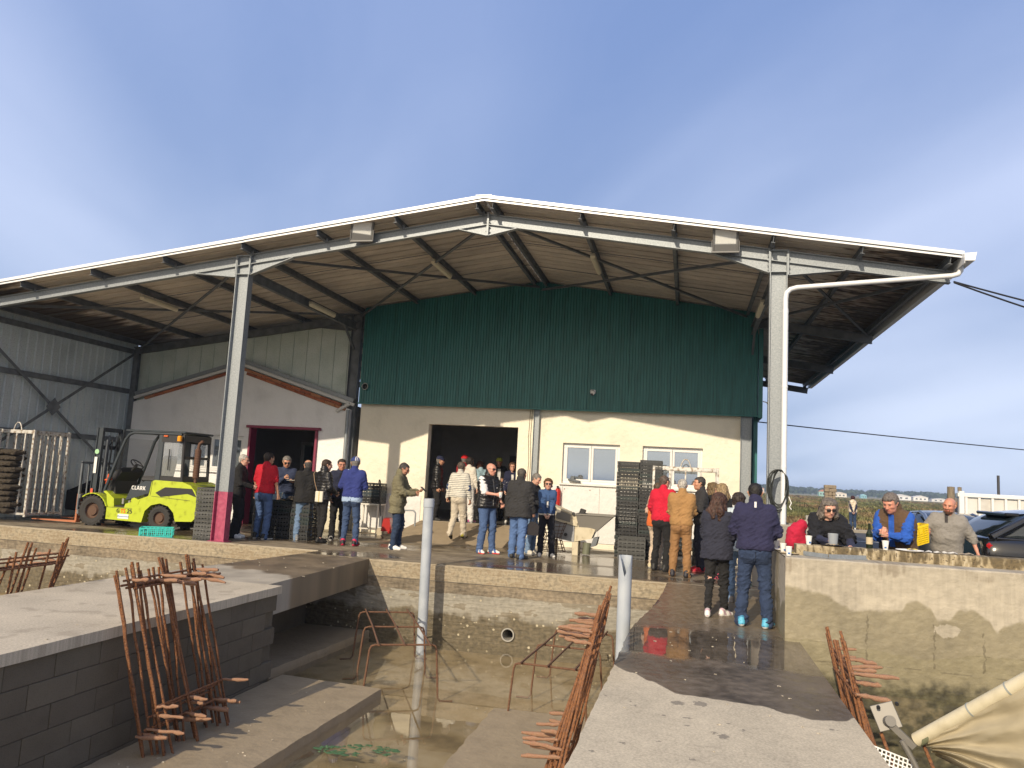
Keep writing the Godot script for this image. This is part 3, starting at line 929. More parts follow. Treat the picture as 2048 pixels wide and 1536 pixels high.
	# beams along the building
	for x in [-8.64, 1.41]:
		var b := MB.new()
		b.ibeam(Vector3(x, roof_y(x) - 0.34, -13.54), Vector3(x, roof_y(x) - 0.34, -18.8), 0.1, 0.2)
		put(b, "eaves_beam", D, shed)
		b = MB.new()
		b.beam(Vector3(x, roof_y(x) - 0.95, -18.8), Vector3(x, roof_y(x) - 0.42, -18.1), 0.05, 0.05)
		put(b, "knee_brace", D, shed)
	# diagonal bracing under the roof
	for r in [[-8.5, RX], [RX, 1.3], [-15.1, -8.7], [1.5, 3.9]]:
		for k in 2:
			var xa: float = r[k]
			var xb: float = r[1 - k]
			var b := MB.new()
			var a0 := Vector3(xa, roof_y(xa) - 0.05 - 0.07 * k, -13.55)
			var a1 := Vector3(xb, roof_y(xb) - 0.05 - 0.07 * k, -18.75)
			b.beam(a0, a1, 0.055, 0.006)
			b.beam(a0 + Vector3(0, 0.028, 0), a1 + Vector3(0, 0.028, 0), 0.006, 0.05)
			put(b, "diagonal_brace", D, shed)
	# slender tie rods between the purlins
	for z in [-15.2, -17.0]:
		for s in [-1, 1]:
			var b := MB.new()
			var xe := 3.9 if s > 0 else -15.1
			b.cyl(Vector3(RX, roof_y(RX) + 0.05, z), Vector3(xe, roof_y(xe) + 0.05, z), 0.008, 5)
			put(b, "tie_rod", D, shed)
	# roof sheets, ribbed; underside weathered with dark mould towards the eaves
	var n1 := noise(74, 0.9, 5)
	var n2 := noise(75, 0.25, 4)
	var n5 := noise(76, 4.0, 3)
	var rt := painted(800, 420, -15.7, 4.3, -29.4, -12.9, func(x, z):
		var a := n1.get_noise_2d(x * 0.5, z * 3.0)
		var q := n2.get_noise_2d(x, z)
		var f := n5.get_noise_2d(x * 0.6, z * 2.5)
		var c := Color(0.68, 0.62, 0.55) * (1 + 0.22 * a + 0.25 * q + 0.15 * f)
		var e: float = maxf(smoothstep(2.0, 4.6, x + 1.3 * a + 0.7 * f), smoothstep(-13.4, -15.0, x + 0.7 * a + 0.4 * f))
		c = c.lerp(Color(0.05, 0.034, 0.022), smoothstep(0.12, 0.6, e + 0.35 * f) * 0.93)
		var rustb: float = smoothstep(0.12, 0.3, e) * (1 - smoothstep(0.3, 0.62, e))
		c = c.lerp(Color(0.20, 0.105, 0.05), rustb * 0.5)
		c.a = 0.7
		return c)
	var rm := uvmat("roof_sheet", rt)
	grain(rm, T_fine, 1.4)
	for s in [-1, 1]:
		var xe := 4.12 if s > 0 else -15.55
		var xr = RX + s * 0.03
		for i in 16:
			var b := MB.new()
			var z0 := -13.04 - i * 1.0
			var prof := []
			for k in 3:
				var zz := z0 - k * 0.3333
				prof.append_array([Vector2(zz, 0.0), Vector2(zz - 0.272, 0.0), Vector2(zz - 0.276, 0.085), Vector2(zz - 0.328, 0.085)])
			prof.append(Vector2(z0 - 0.998, 0.0))
			for t in [0.0, 0.008]:
				for k in prof.size() - 1:
					var p: Vector2 = prof[k]
					var q: Vector2 = prof[k + 1]
					var ya = roof_y(xr) + 0.148 + t
					var yb = roof_y(xe) + 0.148 + t
					var A := Vector3(xr, ya + p.y, p.x)
					var B := Vector3(xe, yb + p.y, p.x)
					var C := Vector3(xe, yb + q.y, q.x)
					var E := Vector3(xr, ya + q.y, q.x)
					var us := []
					for w in [A, B, C, E]: us.append(Vector2((w.x + 15.7) / 20.0, (w.z + 29.4) / 16.5))
					if (s > 0) == (t > 0): b.quaduv(A, B, C, E, us[0], us[1], us[2], us[3])
					else: b.quaduv(A, E, C, B, us[0], us[3], us[2], us[1])
			put(b, "roof_sheet", rm, shed)
	# white verge flashing on the front edge, in lengths
	var wf := mat("whitemetal", Color(0.74, 0.76, 0.78), 0.4, 0.1)
	for s in [-1, 1]:
		var xe := 4.12 if s > 0 else -15.55
		var k := 5 if s < 0 else 3
		for i in k:
			var xa := RX + (xe - RX) * i / k
			var xb := RX + (xe - RX) * (i + 1) / k
			var lift := 0.004 * (i % 2)
			var b := MB.new()
			var A := Vector3(xa, roof_y(xa) + 0.195 + lift, -13.02)
			var B := Vector3(xb, roof_y(xb) + 0.195 + lift, -13.02)
			b.beam(A, B, 0.012, 0.055)
			b.beam(A + Vector3(0, 0.03, -0.08), B + Vector3(0, 0.03, -0.08), 0.17, 0.006)
			b.beam(A + Vector3(0, -0.062, -0.012), B + Vector3(0, -0.062, -0.012), 0.008, 0.03)
			put(b, "verge_flashing", wf, shed)
			b = MB.new()
			b.beam(A + Vector3(0, -0.036, -0.02), B + Vector3(0, -0.036, -0.02), 0.006, 0.03)
			put(b, "verge_gap_strip", D, shed)  # dark strip filling the gap between the two white flashings
	var rc := MB.new()
	rc.beam(Vector3(RX, 6.29 + 0.215, -13.0), Vector3(RX, 6.29 + 0.215, -29.2), 0.3, 0.01)
	put(rc, "ridge_cap", wf, shed)
	# gutter along the right eave: open white box section
	var gt := MB.new()
	var gx := 4.16
	var gyy := roof_y(4.12) + 0.10
	gt.box(Vector3(gx, gyy - 0.06, -21.0), Vector3(0.14, 0.006, 16.2))
	gt.box(Vector3(gx - 0.07, gyy - 0.02, -21.0), Vector3(0.006, 0.16, 16.2))
	gt.box(Vector3(gx + 0.085, gyy + 0.01, -21.0), Vector3(0.006, 0.14, 16.2), 0.0, Basis(Vector3(0, 0, 1), -0.2))
	gt.extrude(PackedVector2Array([Vector2(-0.07, -0.06), Vector2(0.07, -0.06), Vector2(0.1, 0.07), Vector2(-0.07, 0.06)]), 0.006, Transform3D(Basis(), Vector3(gx, gyy, -12.9)))
	put(gt, "gutter", wf, shed)
	# white downpipe: elbow, sloping run, elbow, drop along the column
	var dp := MB.new()
	var gz := -13.22
	var path := [Vector3(4.13, gyy - 0.05, gz), Vector3(4.13, gyy - 0.13, gz), Vector3(4.09, gyy - 0.19, gz), Vector3(4.0, gyy - 0.215, gz), Vector3(1.68, 4.84, gz), Vector3(1.58, 4.81, gz), Vector3(1.52, 4.75, gz), Vector3(1.505, 4.65, gz), Vector3(1.505, 4.45, gz)]
	dp.tube(path, 0.042, 12)
	dp.tube([Vector3(1.505, 4.47, gz), Vector3(1.505, 4.40, gz)], 0.048, 12)
	dp.tube([Vector3(1.505, 4.42, gz), Vector3(1.505, 0.9, gz)], 0.046, 12)
	for q in [3.2, 1.9]: dp.tube([Vector3(1.505, q, gz), Vector3(1.505, q - 0.03, gz)], 0.05, 12)
	put(dp, "downpipe", wf, shed)
	# left side wall of ribbed sheets
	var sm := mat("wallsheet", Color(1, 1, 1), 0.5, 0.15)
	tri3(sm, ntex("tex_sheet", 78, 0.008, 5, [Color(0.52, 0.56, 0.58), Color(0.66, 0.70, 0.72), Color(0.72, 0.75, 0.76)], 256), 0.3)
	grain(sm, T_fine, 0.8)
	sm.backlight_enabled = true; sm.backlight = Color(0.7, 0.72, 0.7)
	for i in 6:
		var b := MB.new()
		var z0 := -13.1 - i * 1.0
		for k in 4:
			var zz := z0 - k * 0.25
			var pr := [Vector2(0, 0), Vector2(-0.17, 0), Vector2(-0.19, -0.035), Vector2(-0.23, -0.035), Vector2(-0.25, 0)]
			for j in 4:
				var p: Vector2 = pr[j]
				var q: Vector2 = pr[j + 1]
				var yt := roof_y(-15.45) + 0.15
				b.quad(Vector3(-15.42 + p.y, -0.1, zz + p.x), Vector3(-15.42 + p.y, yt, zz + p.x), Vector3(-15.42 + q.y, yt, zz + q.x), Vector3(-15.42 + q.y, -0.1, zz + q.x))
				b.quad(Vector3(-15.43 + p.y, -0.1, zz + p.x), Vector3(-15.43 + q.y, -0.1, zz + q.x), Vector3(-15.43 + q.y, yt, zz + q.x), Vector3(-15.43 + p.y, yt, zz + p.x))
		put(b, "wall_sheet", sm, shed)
	for y in [3.32, 1.95, 4.45]:
		var b := MB.new()
		b.box(Vector3(-15.37, y, -16.15), Vector3(0.07, 0.13, 5.5))
		put(b, "wall_rail", D, shed)
	for k in 2:
		var b := MB.new()
		var za := -13.55 if k == 0 else -18.75
		var zb := -18.75 if k == 0 else -13.55
		b.beam(Vector3(-15.28 + 0.02 * k, 4.35, za), Vector3(-15.28 + 0.02 * k, 0.9, zb), 0.07, 0.012, Vector3.RIGHT)
		put(b, "wall_brace", D, shed)
	var gp := MB.new()
	gp.box(Vector3(-15.26, 2.62, -16.15), Vector3(0.02, 0.3, 0.32), 0.0, Basis(Vector3(1, 0, 0), 0.78))
	put(gp, "gusset_plate", D, shed)
	# floodlights
	flood(Vector3(-6.1, 5.96, -13.22), 0.5, -0.16, "grey floodlight with square lens tilted on the rafter left of the ridge")
	flood(Vector3(0.53, 5.66, -13.22), 0.05, 0.0, "grey floodlight with square lens mounted near the white downpipe")
	# fluorescent battens below the purlins
	var spots := [[-5.38, -15.9, 0.14, "beneath the roof between ridge and pink column"], [-1.95, -15.6, 0.14, "beneath the roof on the downpipe side of the ridge"], [-11.84, -15.2, 0.14, "beneath the roof above the forklift"], [-8.5, -16.6, 0.45, "hung beside the eaves beam above the red polo"], [1.36, -16.2, 0.45, "hung on the beam beside the grey column with downpipe"]]
	for q in spots:
		var o := thing("fluorescent_light", "dusty unlit fluorescent tube fitting " + q[3], "light fitting", Vector3(q[0], roof_y(q[0]) - q[2] + 0.08, q[1]), 0.0, "fluorescent fittings under the roof")
		var b := MB.new()
		b.box(Vector3(0, 0, 0), Vector3(0.1, 0.05, 1.25), 0.01)
		put(b, "housing", mat("battenbody", Color(0.45, 0.42, 0.34), 0.6), o)
		b = MB.new()
		b.tube([Vector3(0, -0.045, -0.6), Vector3(0, -0.045, 0.6)], 0.05, 12)
		put(b, "diffuser", mat("battendiff", Color(0.78, 0.72, 0.55), 0.35), o)

func flood(at: Vector3, yaw: float, roll: float, label: String) -> void:
	var o := thing("floodlight", label, "floodlight", at, 0.0, "floodlights on the front rafter")
	var B := Basis(Vector3(0, 0, 1), roll) * Basis(Vector3(1, 0, 0), 0.28) * Basis(Vector3(0, 1, 0), yaw * 0.5)
	var b := MB.new()
	b.box(Vector3(0, 0, -0.05), Vector3(0.42, 0.40, 0.10), 0.02, Basis())
	for s in [-1, 1]: b.box(Vector3(s * 0.2, 0, 0.01), Vector3(0.03, 0.42, 0.03), 0.006)
	for s in [-1, 1]: b.box(Vector3(0, s * 0.195, 0.01), Vector3(0.42, 0.03, 0.03), 0.006)
	b.box(Vector3(0, -0.12, 0.005), Vector3(0.38, 0.13, 0.012), 0.004)
	var p := put(b, "housing", mat("floodbody", Color(0.14, 0.14, 0.14), 0.5, 0.3), o)
	p.transform = Transform3D(B, Vector3.ZERO)
	b = MB.new()
	b.box(Vector3(0, 0.06, 0.004), Vector3(0.34, 0.24, 0.006))
	p = put(b, "reflector", mat("floodrefl", Color(0.78, 0.78, 0.75), 0.4, 0.1), o)
	p.transform = Transform3D(B, Vector3.ZERO)
	b = MB.new()
	b.box(Vector3(0, 0.06, 0.014), Vector3(0.37, 0.26, 0.004))
	p = put(b, "glass", glass_mat(), o)
	p.transform = Transform3D(B, Vector3.ZERO)
	b = MB.new()
	b.box(Vector3(0, -0.2, -0.02), Vector3(0.46, 0.03, 0.05), 0.004)
	for s in [-1, 1]: b.box(Vector3(s * 0.225, -0.1, -0.03), Vector3(0.008, 0.22, 0.04))
	b.box(Vector3(0, -0.1, -0.12), Vector3(0.12, 0.2, 0.04))
	put(b, "bracket", mat("floodbody", Color(0.14, 0.14, 0.14), 0.5, 0.3), o)

func glass_mat() -> StandardMaterial3D:
	if mats.has("glass"): return mats["glass"]
	var m := mat("glass", Color(0.75, 0.8, 0.82), 0.02)
	m.transparency = BaseMaterial3D.TRANSPARENCY_ALPHA
	m.albedo_color.a = 0.12
	m.metallic_specular = 0.9
	return m

# wall with rectangular openings as one mesh, plane z, thickness t behind it
func pierced(b: MB, x0: float, x1: float, y0: float, y1: float, z: float, t: float, holes: Array) -> void:
	var xs := [x0, x1]
	var ys := [y0, y1]
	for h in holes: xs.append_array([h[0], h[1]]); ys.append_array([h[2], h[3]])
	xs.sort(); ys.sort()
	for i in xs.size() - 1:
		for j in ys.size() - 1:
			if xs[i + 1] - xs[i] < 1e-4 or ys[j + 1] - ys[j] < 1e-4: continue
			var cx: float = (xs[i] + xs[i + 1]) * 0.5
			var cy: float = (ys[j] + ys[j + 1]) * 0.5
			if cx < x0 or cx > x1 or cy < y0 or cy > y1: continue
			var open := false
			for h in holes:
				if cx > h[0] and cx < h[1] and cy > h[2] and cy < h[3]: open = true
			if open: continue
			b.quad(Vector3(xs[i], ys[j], z), Vector3(xs[i + 1], ys[j], z), Vector3(xs[i + 1], ys[j + 1], z), Vector3(xs[i], ys[j + 1], z))
			b.quad(Vector3(xs[i + 1], ys[j], z - t), Vector3(xs[i], ys[j], z - t), Vector3(xs[i], ys[j + 1], z - t), Vector3(xs[i + 1], ys[j + 1], z - t))
	for h in holes:
		b.quad(Vector3(h[0], h[2], z - t), Vector3(h[0], h[2], z), Vector3(h[0], h[3], z), Vector3(h[0], h[3], z - t))
		b.quad(Vector3(h[1], h[2], z), Vector3(h[1], h[2], z - t), Vector3(h[1], h[3], z - t), Vector3(h[1], h[3], z))
		b.quad(Vector3(h[0], h[3], z), Vector3(h[1], h[3], z), Vector3(h[1], h[3], z - t), Vector3(h[0], h[3], z - t))
		b.quad(Vector3(h[0], h[2], z - t), Vector3(h[1], h[2], z - t), Vector3(h[1], h[2], z), Vector3(h[0], h[2], z))
	b.quad(Vector3(x0, y0, z - t), Vector3(x0, y0, z), Vector3(x0, y1, z), Vector3(x0, y1, z - t))
	b.quad(Vector3(x1, y0, z), Vector3(x1, y0, z - t), Vector3(x1, y1, z - t), Vector3(x1, y1, z))

func plaster(key: String, c: Color) -> StandardMaterial3D:
	if mats.has(key): return mats[key]
	var m := mat(key, Color(1, 1, 1), 0.85)
	tri3(m, ntex("tex_" + key, key.hash() % 997, 0.006, 6, [c * 0.86, c, c * 1.03, c * 0.93], 512), 0.23)
	grain(m, ntex("plastergrain", 79, 0.09, 4, [Color(0.86, 0.85, 0.83), Color(1, 1, 1), Color(1, 1, 1)], 256), 1.7)
	bump(m, T_norm, 0.25)
	return m

func window_unit(x0: float, x1: float, y0: float, y1: float, z: float, parent: Node, wm: Material) -> void:
	var b := MB.new()
	var f := 0.06
	b.box(Vector3((x0 + x1) * 0.5, y1 - f * 0.5, z), Vector3(x1 - x0, f, 0.07), 0.006)
	b.box(Vector3((x0 + x1) * 0.5, y0 + f * 0.5, z), Vector3(x1 - x0, f, 0.07), 0.006)
	for x in [x0 + f * 0.5, x1 - f * 0.5]: b.box(Vector3(x, (y0 + y1) * 0.5, z), Vector3(f, y1 - y0 - 2 * f, 0.07), 0.006)
	var w := put(b, "window", wm, parent)
	var mid := (x0 + x1) * 0.5
	for s in [[x0 + f, mid - 0.004], [mid + 0.004, x1 - f]]:
		b = MB.new()
		var g := 0.05
		b.box(Vector3((s[0] + s[1]) * 0.5, y1 - f - g * 0.5, z + 0.012), Vector3(s[1] - s[0], g, 0.06), 0.006)
		b.box(Vector3((s[0] + s[1]) * 0.5, y0 + f + g * 0.5, z + 0.012), Vector3(s[1] - s[0], g, 0.06), 0.006)
		for x in [s[0] + g * 0.5, s[1] - g * 0.5]: b.box(Vector3(x, (y0 + y1) * 0.5, z + 0.012), Vector3(g, y1 - y0 - 2 * f - 2 * g, 0.06), 0.006)
		put(b, "sash", wm, w)
		b = MB.new()
		b.box(Vector3((s[0] + s[1]) * 0.5, (y0 + y1) * 0.5, z), Vector3(s[1] - s[0] - 2 * g + 0.01, y1 - y0 - 2 * f - 2 * g + 0.01, 0.012))
		put(b, "pane", pane_mat(), w)
func pane_mat() -> StandardMaterial3D:
	if mats.has("pane"): return mats["pane"]
	var m := mat("pane", Color(0.40, 0.46, 0.52), 0.02, 0.75)      # mirror-coated glazing
	return m

func build_hall() -> void:
	var cream := plaster("cream_plaster", Color(0.83, 0.775, 0.64))
	var white := plaster("white_plaster", Color(0.74, 0.74, 0.73))
	var wm := mat("whitepvc", Color(0.78, 0.78, 0.77), 0.35)
	var hall := thing("oyster_hall", "cream rendered hall with green ribbed cladding above, wide doorway and two windows", "building")
	var b := MB.new()
	var door := [-6.47, -4.13, 0.3, 2.73]
	var w1 := [-2.99, -1.6, 1.42, 2.4]
	var w2 := [-1.06, 0.34, 1.42, 2.4]
	pierced(b, -8.36, 1.19, -0.3, 3.22, -18.9, 0.25, [door, w1, w2])
	put(b, "wall", cream, hall)
	# white lower boarding, in boards with joints
	var boards := [[-3.27, -2.95, 1.38], [-2.945, -2.05, 1.38], [-2.045, -1.15, 1.38], [-1.145, -0.25, 1.38], [-0.245, 0.6, 1.38], [0.605, 1.15, 1.38], [-8.3, -7.45, 0.95], [-7.445, -6.55, 0.95]]
	for q in boards:
		b = MB.new()
		b.box(Vector3((q[0] + q[1]) * 0.5, (q[2] + 0.06) * 0.5 - 0.03, -18.892), Vector3(q[1] - q[0], q[2] - 0.06, 0.024), 0.004)
		put(b, "wall_board", white, hall)
	for k in 7:
		b = MB.new()
		var x := -2.9 + 0.62 * k
		b.cyl(Vector3(x, 1.28, -18.88), Vector3(x, 1.28, -18.872), 0.013, 8)
		put(b, "bolt", mat("rustbolt", Color(0.25, 0.12, 0.06), 0.8), hall)
	# steel post on the front of the wall, half painted green
	b = MB.new()
	b.ibeam(Vector3(-3.66, -0.1, -18.83), Vector3(-3.66, 3.2, -18.83), 0.11, 0.14, 0.008, 0.01, Vector3.RIGHT)
	put(b, "wall_post", galv(), hall)
	b = MB.new()
	b.ibeam(Vector3(1.3, -0.1, -18.85), Vector3(1.3, 3.2, -18.85), 0.14, 0.24, 0.01, 0.012, Vector3.RIGHT)
	put(b, "wall_post", galv(), hall)
	# thin wires run down beside the post
	for k in 2:
		b = MB.new()
		var wx := -3.79 - 0.05 * k
		b.tube([Vector3(wx, 3.17, -18.885), Vector3(wx - 0.02, 2.5, -18.885), Vector3(wx + 0.015, 1.9, -18.885), Vector3(wx - 0.01, 1.0, -18.885)], 0.006, 5)
		put(b, "wire", mat("wirebrown", Color(0.3, 0.26, 0.18), 0.7), hall)
	# window sills and windows
	for w in [w1, w2]:
		window_unit(w[0], w[1], w[2], w[3], -19.03, hall, wm)
		b = MB.new()
		b.box(Vector3((w[0] + w[1]) * 0.5, w[2] - 0.022, -18.93), Vector3(w[1] - w[0] + 0.1, 0.04, 0.2), 0.006)
		put(b, "window_sill", white, hall)
	# green cladding panels
	var green := mat("green_cladding", Color(1, 1, 1), 0.42)
	tri3(green, ntex("tex_green", 80, 0.012, 6, [Color(0.015, 0.115, 0.11), Color(0.022, 0.16, 0.155), Color(0.036, 0.195, 0.19)], 512), 0.35)
	green.uv1_scale = Vector3(0.9, 0.10, 0.9)
	grain(green, ntex("greenstreak", 82, 0.05, 4, [Color(0.72, 0.74, 0.72), Color(1, 1, 1), Color(1, 1, 1)], 256), 1.0)
	green.uv2_scale = Vector3(2.2, 0.16, 2.2)
	var xs := -8.36
	var zc := -18.72
	for i in 10:
		var x0 := xs + i * 0.99
		b = MB.new()
		var k := 14
		for j in k:
			var xa := x0 + 0.985 * j / k
			var xb := x0 + 0.985 * (j + 1) / k
			var d := (xb - xa)
			var pr := [Vector2(xa, 0), Vector2(xa + d * 0.55, 0), Vector2(xa + d * 0.65, 0.016), Vector2(xa + d * 0.9, 0.016), Vector2(xb, 0)]
			for q in 4:
				var p: Vector2 = pr[q]
				var r: Vector2 = pr[q + 1]
				b.quad(Vector3(p.x, 3.2, zc + p.y), Vector3(r.x, 3.2, zc + r.y), Vector3(r.x, roof_y(r.x) + 0.1, zc + r.y), Vector3(p.x, roof_y(p.x) + 0.1, zc + p.y))
				b.quad(Vector3(r.x, 3.2, zc - 0.05 + r.y), Vector3(p.x, 3.2, zc - 0.05 + p.y), Vector3(p.x, roof_y(p.x) + 0.1, zc - 0.05 + p.y), Vector3(r.x, roof_y(r.x) + 0.1, zc - 0.05 + r.y))
		b.quad(Vector3(x0 + 0.985, 3.2, zc), Vector3(x0 + 0.985, 3.2, zc - 0.05), Vector3(x0 + 0.985, roof_y(x0 + 0.985) + 0.1, zc - 0.05), Vector3(x0 + 0.985, roof_y(x0 + 0.985) + 0.1, zc))
		b.quad(Vector3(x0, 3.2, zc - 0.05), Vector3(x0, 3.2, zc), Vector3(x0, roof_y(x0) + 0.1, zc), Vector3(x0, roof_y(x0) + 0.1, zc - 0.05))
		put(b, "cladding_panel", green, hall)
	b = MB.new()
	b.extrude(PackedVector2Array([Vector2(-8.36, 3.22), Vector2(1.5, 3.22), Vector2(1.5, roof_y(1.5) + 0.08), Vector2(RX, roof_y(RX) + 0.08), Vector2(-8.36, roof_y(-8.36) + 0.08)]), 0.04, Transform3D(Basis(), Vector3(0, 0, -18.85)))
	put(b, "added_light_stop", dull_shaded_steel(), hall)  # added unseen board that stops daylight showing through the panel joints
	b = MB.new()
	b.box(Vector3(-3.42, 3.19, -18.735), Vector3(9.95, 0.035, 0.10), 0.005)
	put(b, "cladding_trim", green, hall)
	b = MB.new()
	b.box(Vector3(1.6, 4.2, -18.74), Vector3(0.1, 2.1, 0.09), 0.004)
	b.box(Vector3(1.62, 4.2, -19.4), Vector3(0.06, 2.1, 1.2))
	put(b, "corner_trim", green, hall)
	for k in 23:
		b = MB.new()
		var x := -8.0 + k * 0.41
		b.cyl(Vector3(x, 4.62, zc + 0.0), Vector3(x, 4.62, zc + 0.035), 0.014, 6)
		put(b, "bolt", green, hall)
	# concrete ramp up to the doorway
	var rc := concrete("ramp_concrete", Color(0.36, 0.29, 0.20), 0.8)
	b = MB.new()
	var za := -18.9
	var zb := -16.95
	var P := [Vector3(-6.75, gy(zb) - 0.02, zb + 0.3), Vector3(-3.95, gy(zb) - 0.02, zb), Vector3(-3.95, 0.3, za), Vector3(-6.5, 0.3, za)]
	b.quad(P[0], P[1], P[2], P[3])
	b.quad(P[1], Vector3(-3.95, -0.3, zb), Vector3(-3.95, -0.3, za), P[2])
	b.quad(Vector3(-6.75, -0.3, za), Vector3(-6.75, -0.3, zb + 0.3), P[0], P[3])
	put(b, "entrance_ramp", rc, hall)
	b = MB.new()
	b.box(Vector3(-5.3, 0.3 - 0.1, -19.05), Vector3(2.34, 0.2, 0.35))
	put(b, "door_sill", rc, hall)
	# inside: floor, walls, ceiling
	var inw := plaster("inside_wall", Color(0.75, 0.75, 0.74))
	b = MB.new()
	b.box(Vector3(-3.6, 0.2, -22.3), Vector3(9.3, 0.2, 6.2))
	put(b, "inner_floor", mat("innerfloor", Color(0.10, 0.095, 0.09), 0.25), hall)
	b = MB.new()
	b.box(Vector3(-3.6, 3.3, -22.3), Vector3(9.8, 0.1, 6.3))
	put(b, "inner_ceiling", mat("innerceil", Color(0.3, 0.3, 0.3), 0.9), hall)
	b = MB.new()
	b.box(Vector3(-3.6, 1.7, -25.5), Vector3(9.6, 3.3, 0.2))
	b.box(Vector3(-8.3, 1.7, -22.3), Vector3(0.15, 3.3, 6.3))
	b.box(Vector3(1.1, 1.7, -22.3), Vector3(0.15, 3.3, 6.3))
	put(b, "inner_wall", inw, hall)
	window_unit(-5.9, -4.4, 1.1, 2.3, -25.36, hall, wm)
	b = MB.new()
	b.box(Vector3(-4.2, 1.3, -23.2), Vector3(0.9, 2.0, 0.6), 0.02)
	put(b, "cold_store_door", inw, hall)
	# partition that meets the next building, roof-high back of the shed
	b = MB.new()
	b.box(Vector3(1.55, 2.5, -24.1), Vector3(0.1, 5.4, 9.6))
	put(b, "side_wall", green, hall)

func build_annex() -> void:
	var white := plaster("annex_plaster", Color(0.82, 0.82, 0.82))
	var an := thing("white_annex", "white gabled annex with terracotta verge and magenta door frame under the shed roof", "building")
	var z := -18.78
	var b := MB.new()
	var door := [-11.43, -9.45, -0.12, 2.44]
	var win := [-13.75, -11.62, 1.25, 2.2]
	pierced(b, -15.15, -8.62, -0.3, 3.02, z, 0.25, [door, win])
	# gable
	b.extrude(PackedVector2Array([Vector2(-15.15, 3.02), Vector2(-8.62, 3.02), Vector2(-11.8, 4.0)]), 0.25, Transform3D(Basis(), Vector3(0, 0, z - 0.25)))
	put(b, "wall", white, an)
	# terracotta verge tiles, one by one
	var tc := []
	for k in 4:
		var m := mat("terracotta%d" % k, [Color(0.36, 0.12, 0.055), Color(0.42, 0.15, 0.07), Color(0.30, 0.10, 0.05), Color(0.40, 0.18, 0.09)][k], 0.85)
		tc.append(m)
	var tb := MB.new()
	tb.box(Vector3.ZERO, Vector3(0.30, 0.075, 0.07), 0.008)
	var tm := tb.mesh()
	rng.seed = 12
	var sl := 0.98 / 3.27
	for s in [-1, 1]:
		for course in (2 if s > 0 else 1):
			for k in 10:
				var d := 0.16 + k * 0.308 + course * 0.12
				var x: float = -11.8 + s * d * 0.957
				var y := 4.02 - d * 0.287 - course * 0.085
				if x < -15.1 or x > -8.75: continue
				var o := inst(tm, "verge_tile", tc[rng.randi() % 4], an)
				o.transform = Transform3D(Basis(Vector3(0, 0, 1), -s * atan(sl) + rng.randf_range(-0.012, 0.012)), Vector3(x, y, z + 0.03 + course * -0.014))
	for s in [-1, 1]:
		b = MB.new()
		b.beam(Vector3(-11.8, 4.13, z + 0.02), Vector3(-11.8 + s * 3.3, 4.13 - 3.3 * sl, z + 0.02), 0.05, 0.08)
		put(b, "barge_board", mat("bargeboard", Color(0.62, 0.62, 0.6), 0.7), an)
		for k in 7:
			b = MB.new()
			var a := 0.02 + k * 0.47
			var e: float = minf(a + 0.465, 3.28)
			b.beam(Vector3(-11.8 + s * a, 4.235 - a * sl, z - 0.0), Vector3(-11.8 + s * e, 4.235 - e * sl, z - 0.0), 0.1, 0.095)
			put(b, "zinc_flashing", galv(), an)
	# broken tile and downpipe at the low corner
	b = MB.new()
	b.box(Vector3(-8.78, 3.06, z + 0.06), Vector3(0.42, 0.07, 0.12), 0.01, Basis(Vector3(0, 0, 1), 0.55))
	put(b, "gutter_end", mat("bargeboard", Color(0.62, 0.62, 0.6), 0.7), an)
	b = MB.new()
	b.tube([Vector3(-8.62, 3.0, z + 0.1), Vector3(-8.62, 0.0, z + 0.1)], 0.045, 10)
	put(b, "downpipe", galv(), an)
	# magenta steel door frame
	var mg := mat("magenta", Color(0.22, 0.02, 0.06), 0.5)
	b = MB.new()
	b.box(Vector3((door[0] + door[1]) * 0.5, door[3] + 0.03, z + 0.02), Vector3(door[1] - door[0] + 0.16, 0.07, 0.16), 0.006)
	b.box(Vector3(door[0] + 0.03, (door[3] - 0.1) * 0.5 - 0.01, z - 0.08), Vector3(0.06, door[3] + 0.1, 0.3), 0.004)
	b.box(Vector3(door[1] - 0.03, (door[3] - 0.1) * 0.5 - 0.01, z - 0.08), Vector3(0.06, door[3] + 0.1, 0.3), 0.004)
	put(b, "door_frame", mg, an)
	window_unit(win[0], -12.68, win[2], win[3], z - 0.14, an, mat("whitepvc"))
	window_unit(-12.66, win[1], win[2], win[3], z - 0.14, an, mat("whitepvc"))
	b = MB.new()
	b.box(Vector3((win[0] + win[1]) * 0.5, win[2] - 0.025, z - 0.03), Vector3(2.3, 0.05, 0.22), 0.006)
	put(b, "window_sill", white, an)
	# inside the annex
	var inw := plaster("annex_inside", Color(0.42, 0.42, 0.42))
	b = MB.new()
	b.box(Vector3(-11.9, -0.19, -21.6), Vector3(6.5, 0.1, 5.2))
	put(b, "inner_floor", mat("innerfloor"), an)
	b = MB.new()
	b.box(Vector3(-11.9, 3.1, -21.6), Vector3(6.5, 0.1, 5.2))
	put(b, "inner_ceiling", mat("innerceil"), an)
	b = MB.new()
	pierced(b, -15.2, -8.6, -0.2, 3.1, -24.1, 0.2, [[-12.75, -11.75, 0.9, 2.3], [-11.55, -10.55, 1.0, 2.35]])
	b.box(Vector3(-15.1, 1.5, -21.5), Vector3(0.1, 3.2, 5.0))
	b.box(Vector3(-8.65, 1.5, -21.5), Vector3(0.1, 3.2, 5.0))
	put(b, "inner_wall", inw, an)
	for q in [[-12.75, -11.75, 0.9, 2.3], [-11.55, -10.55, 1.0, 2.35]]:
		window_unit(q[0], q[1], q[2], q[3], -24.2, an, mat("whitepvc"))
	var shelf := thing("storage_rack", "dim metal shelving rack inside the magenta framed doorway", "shelf", Vector3(-9.9, -0.12, -22.6))
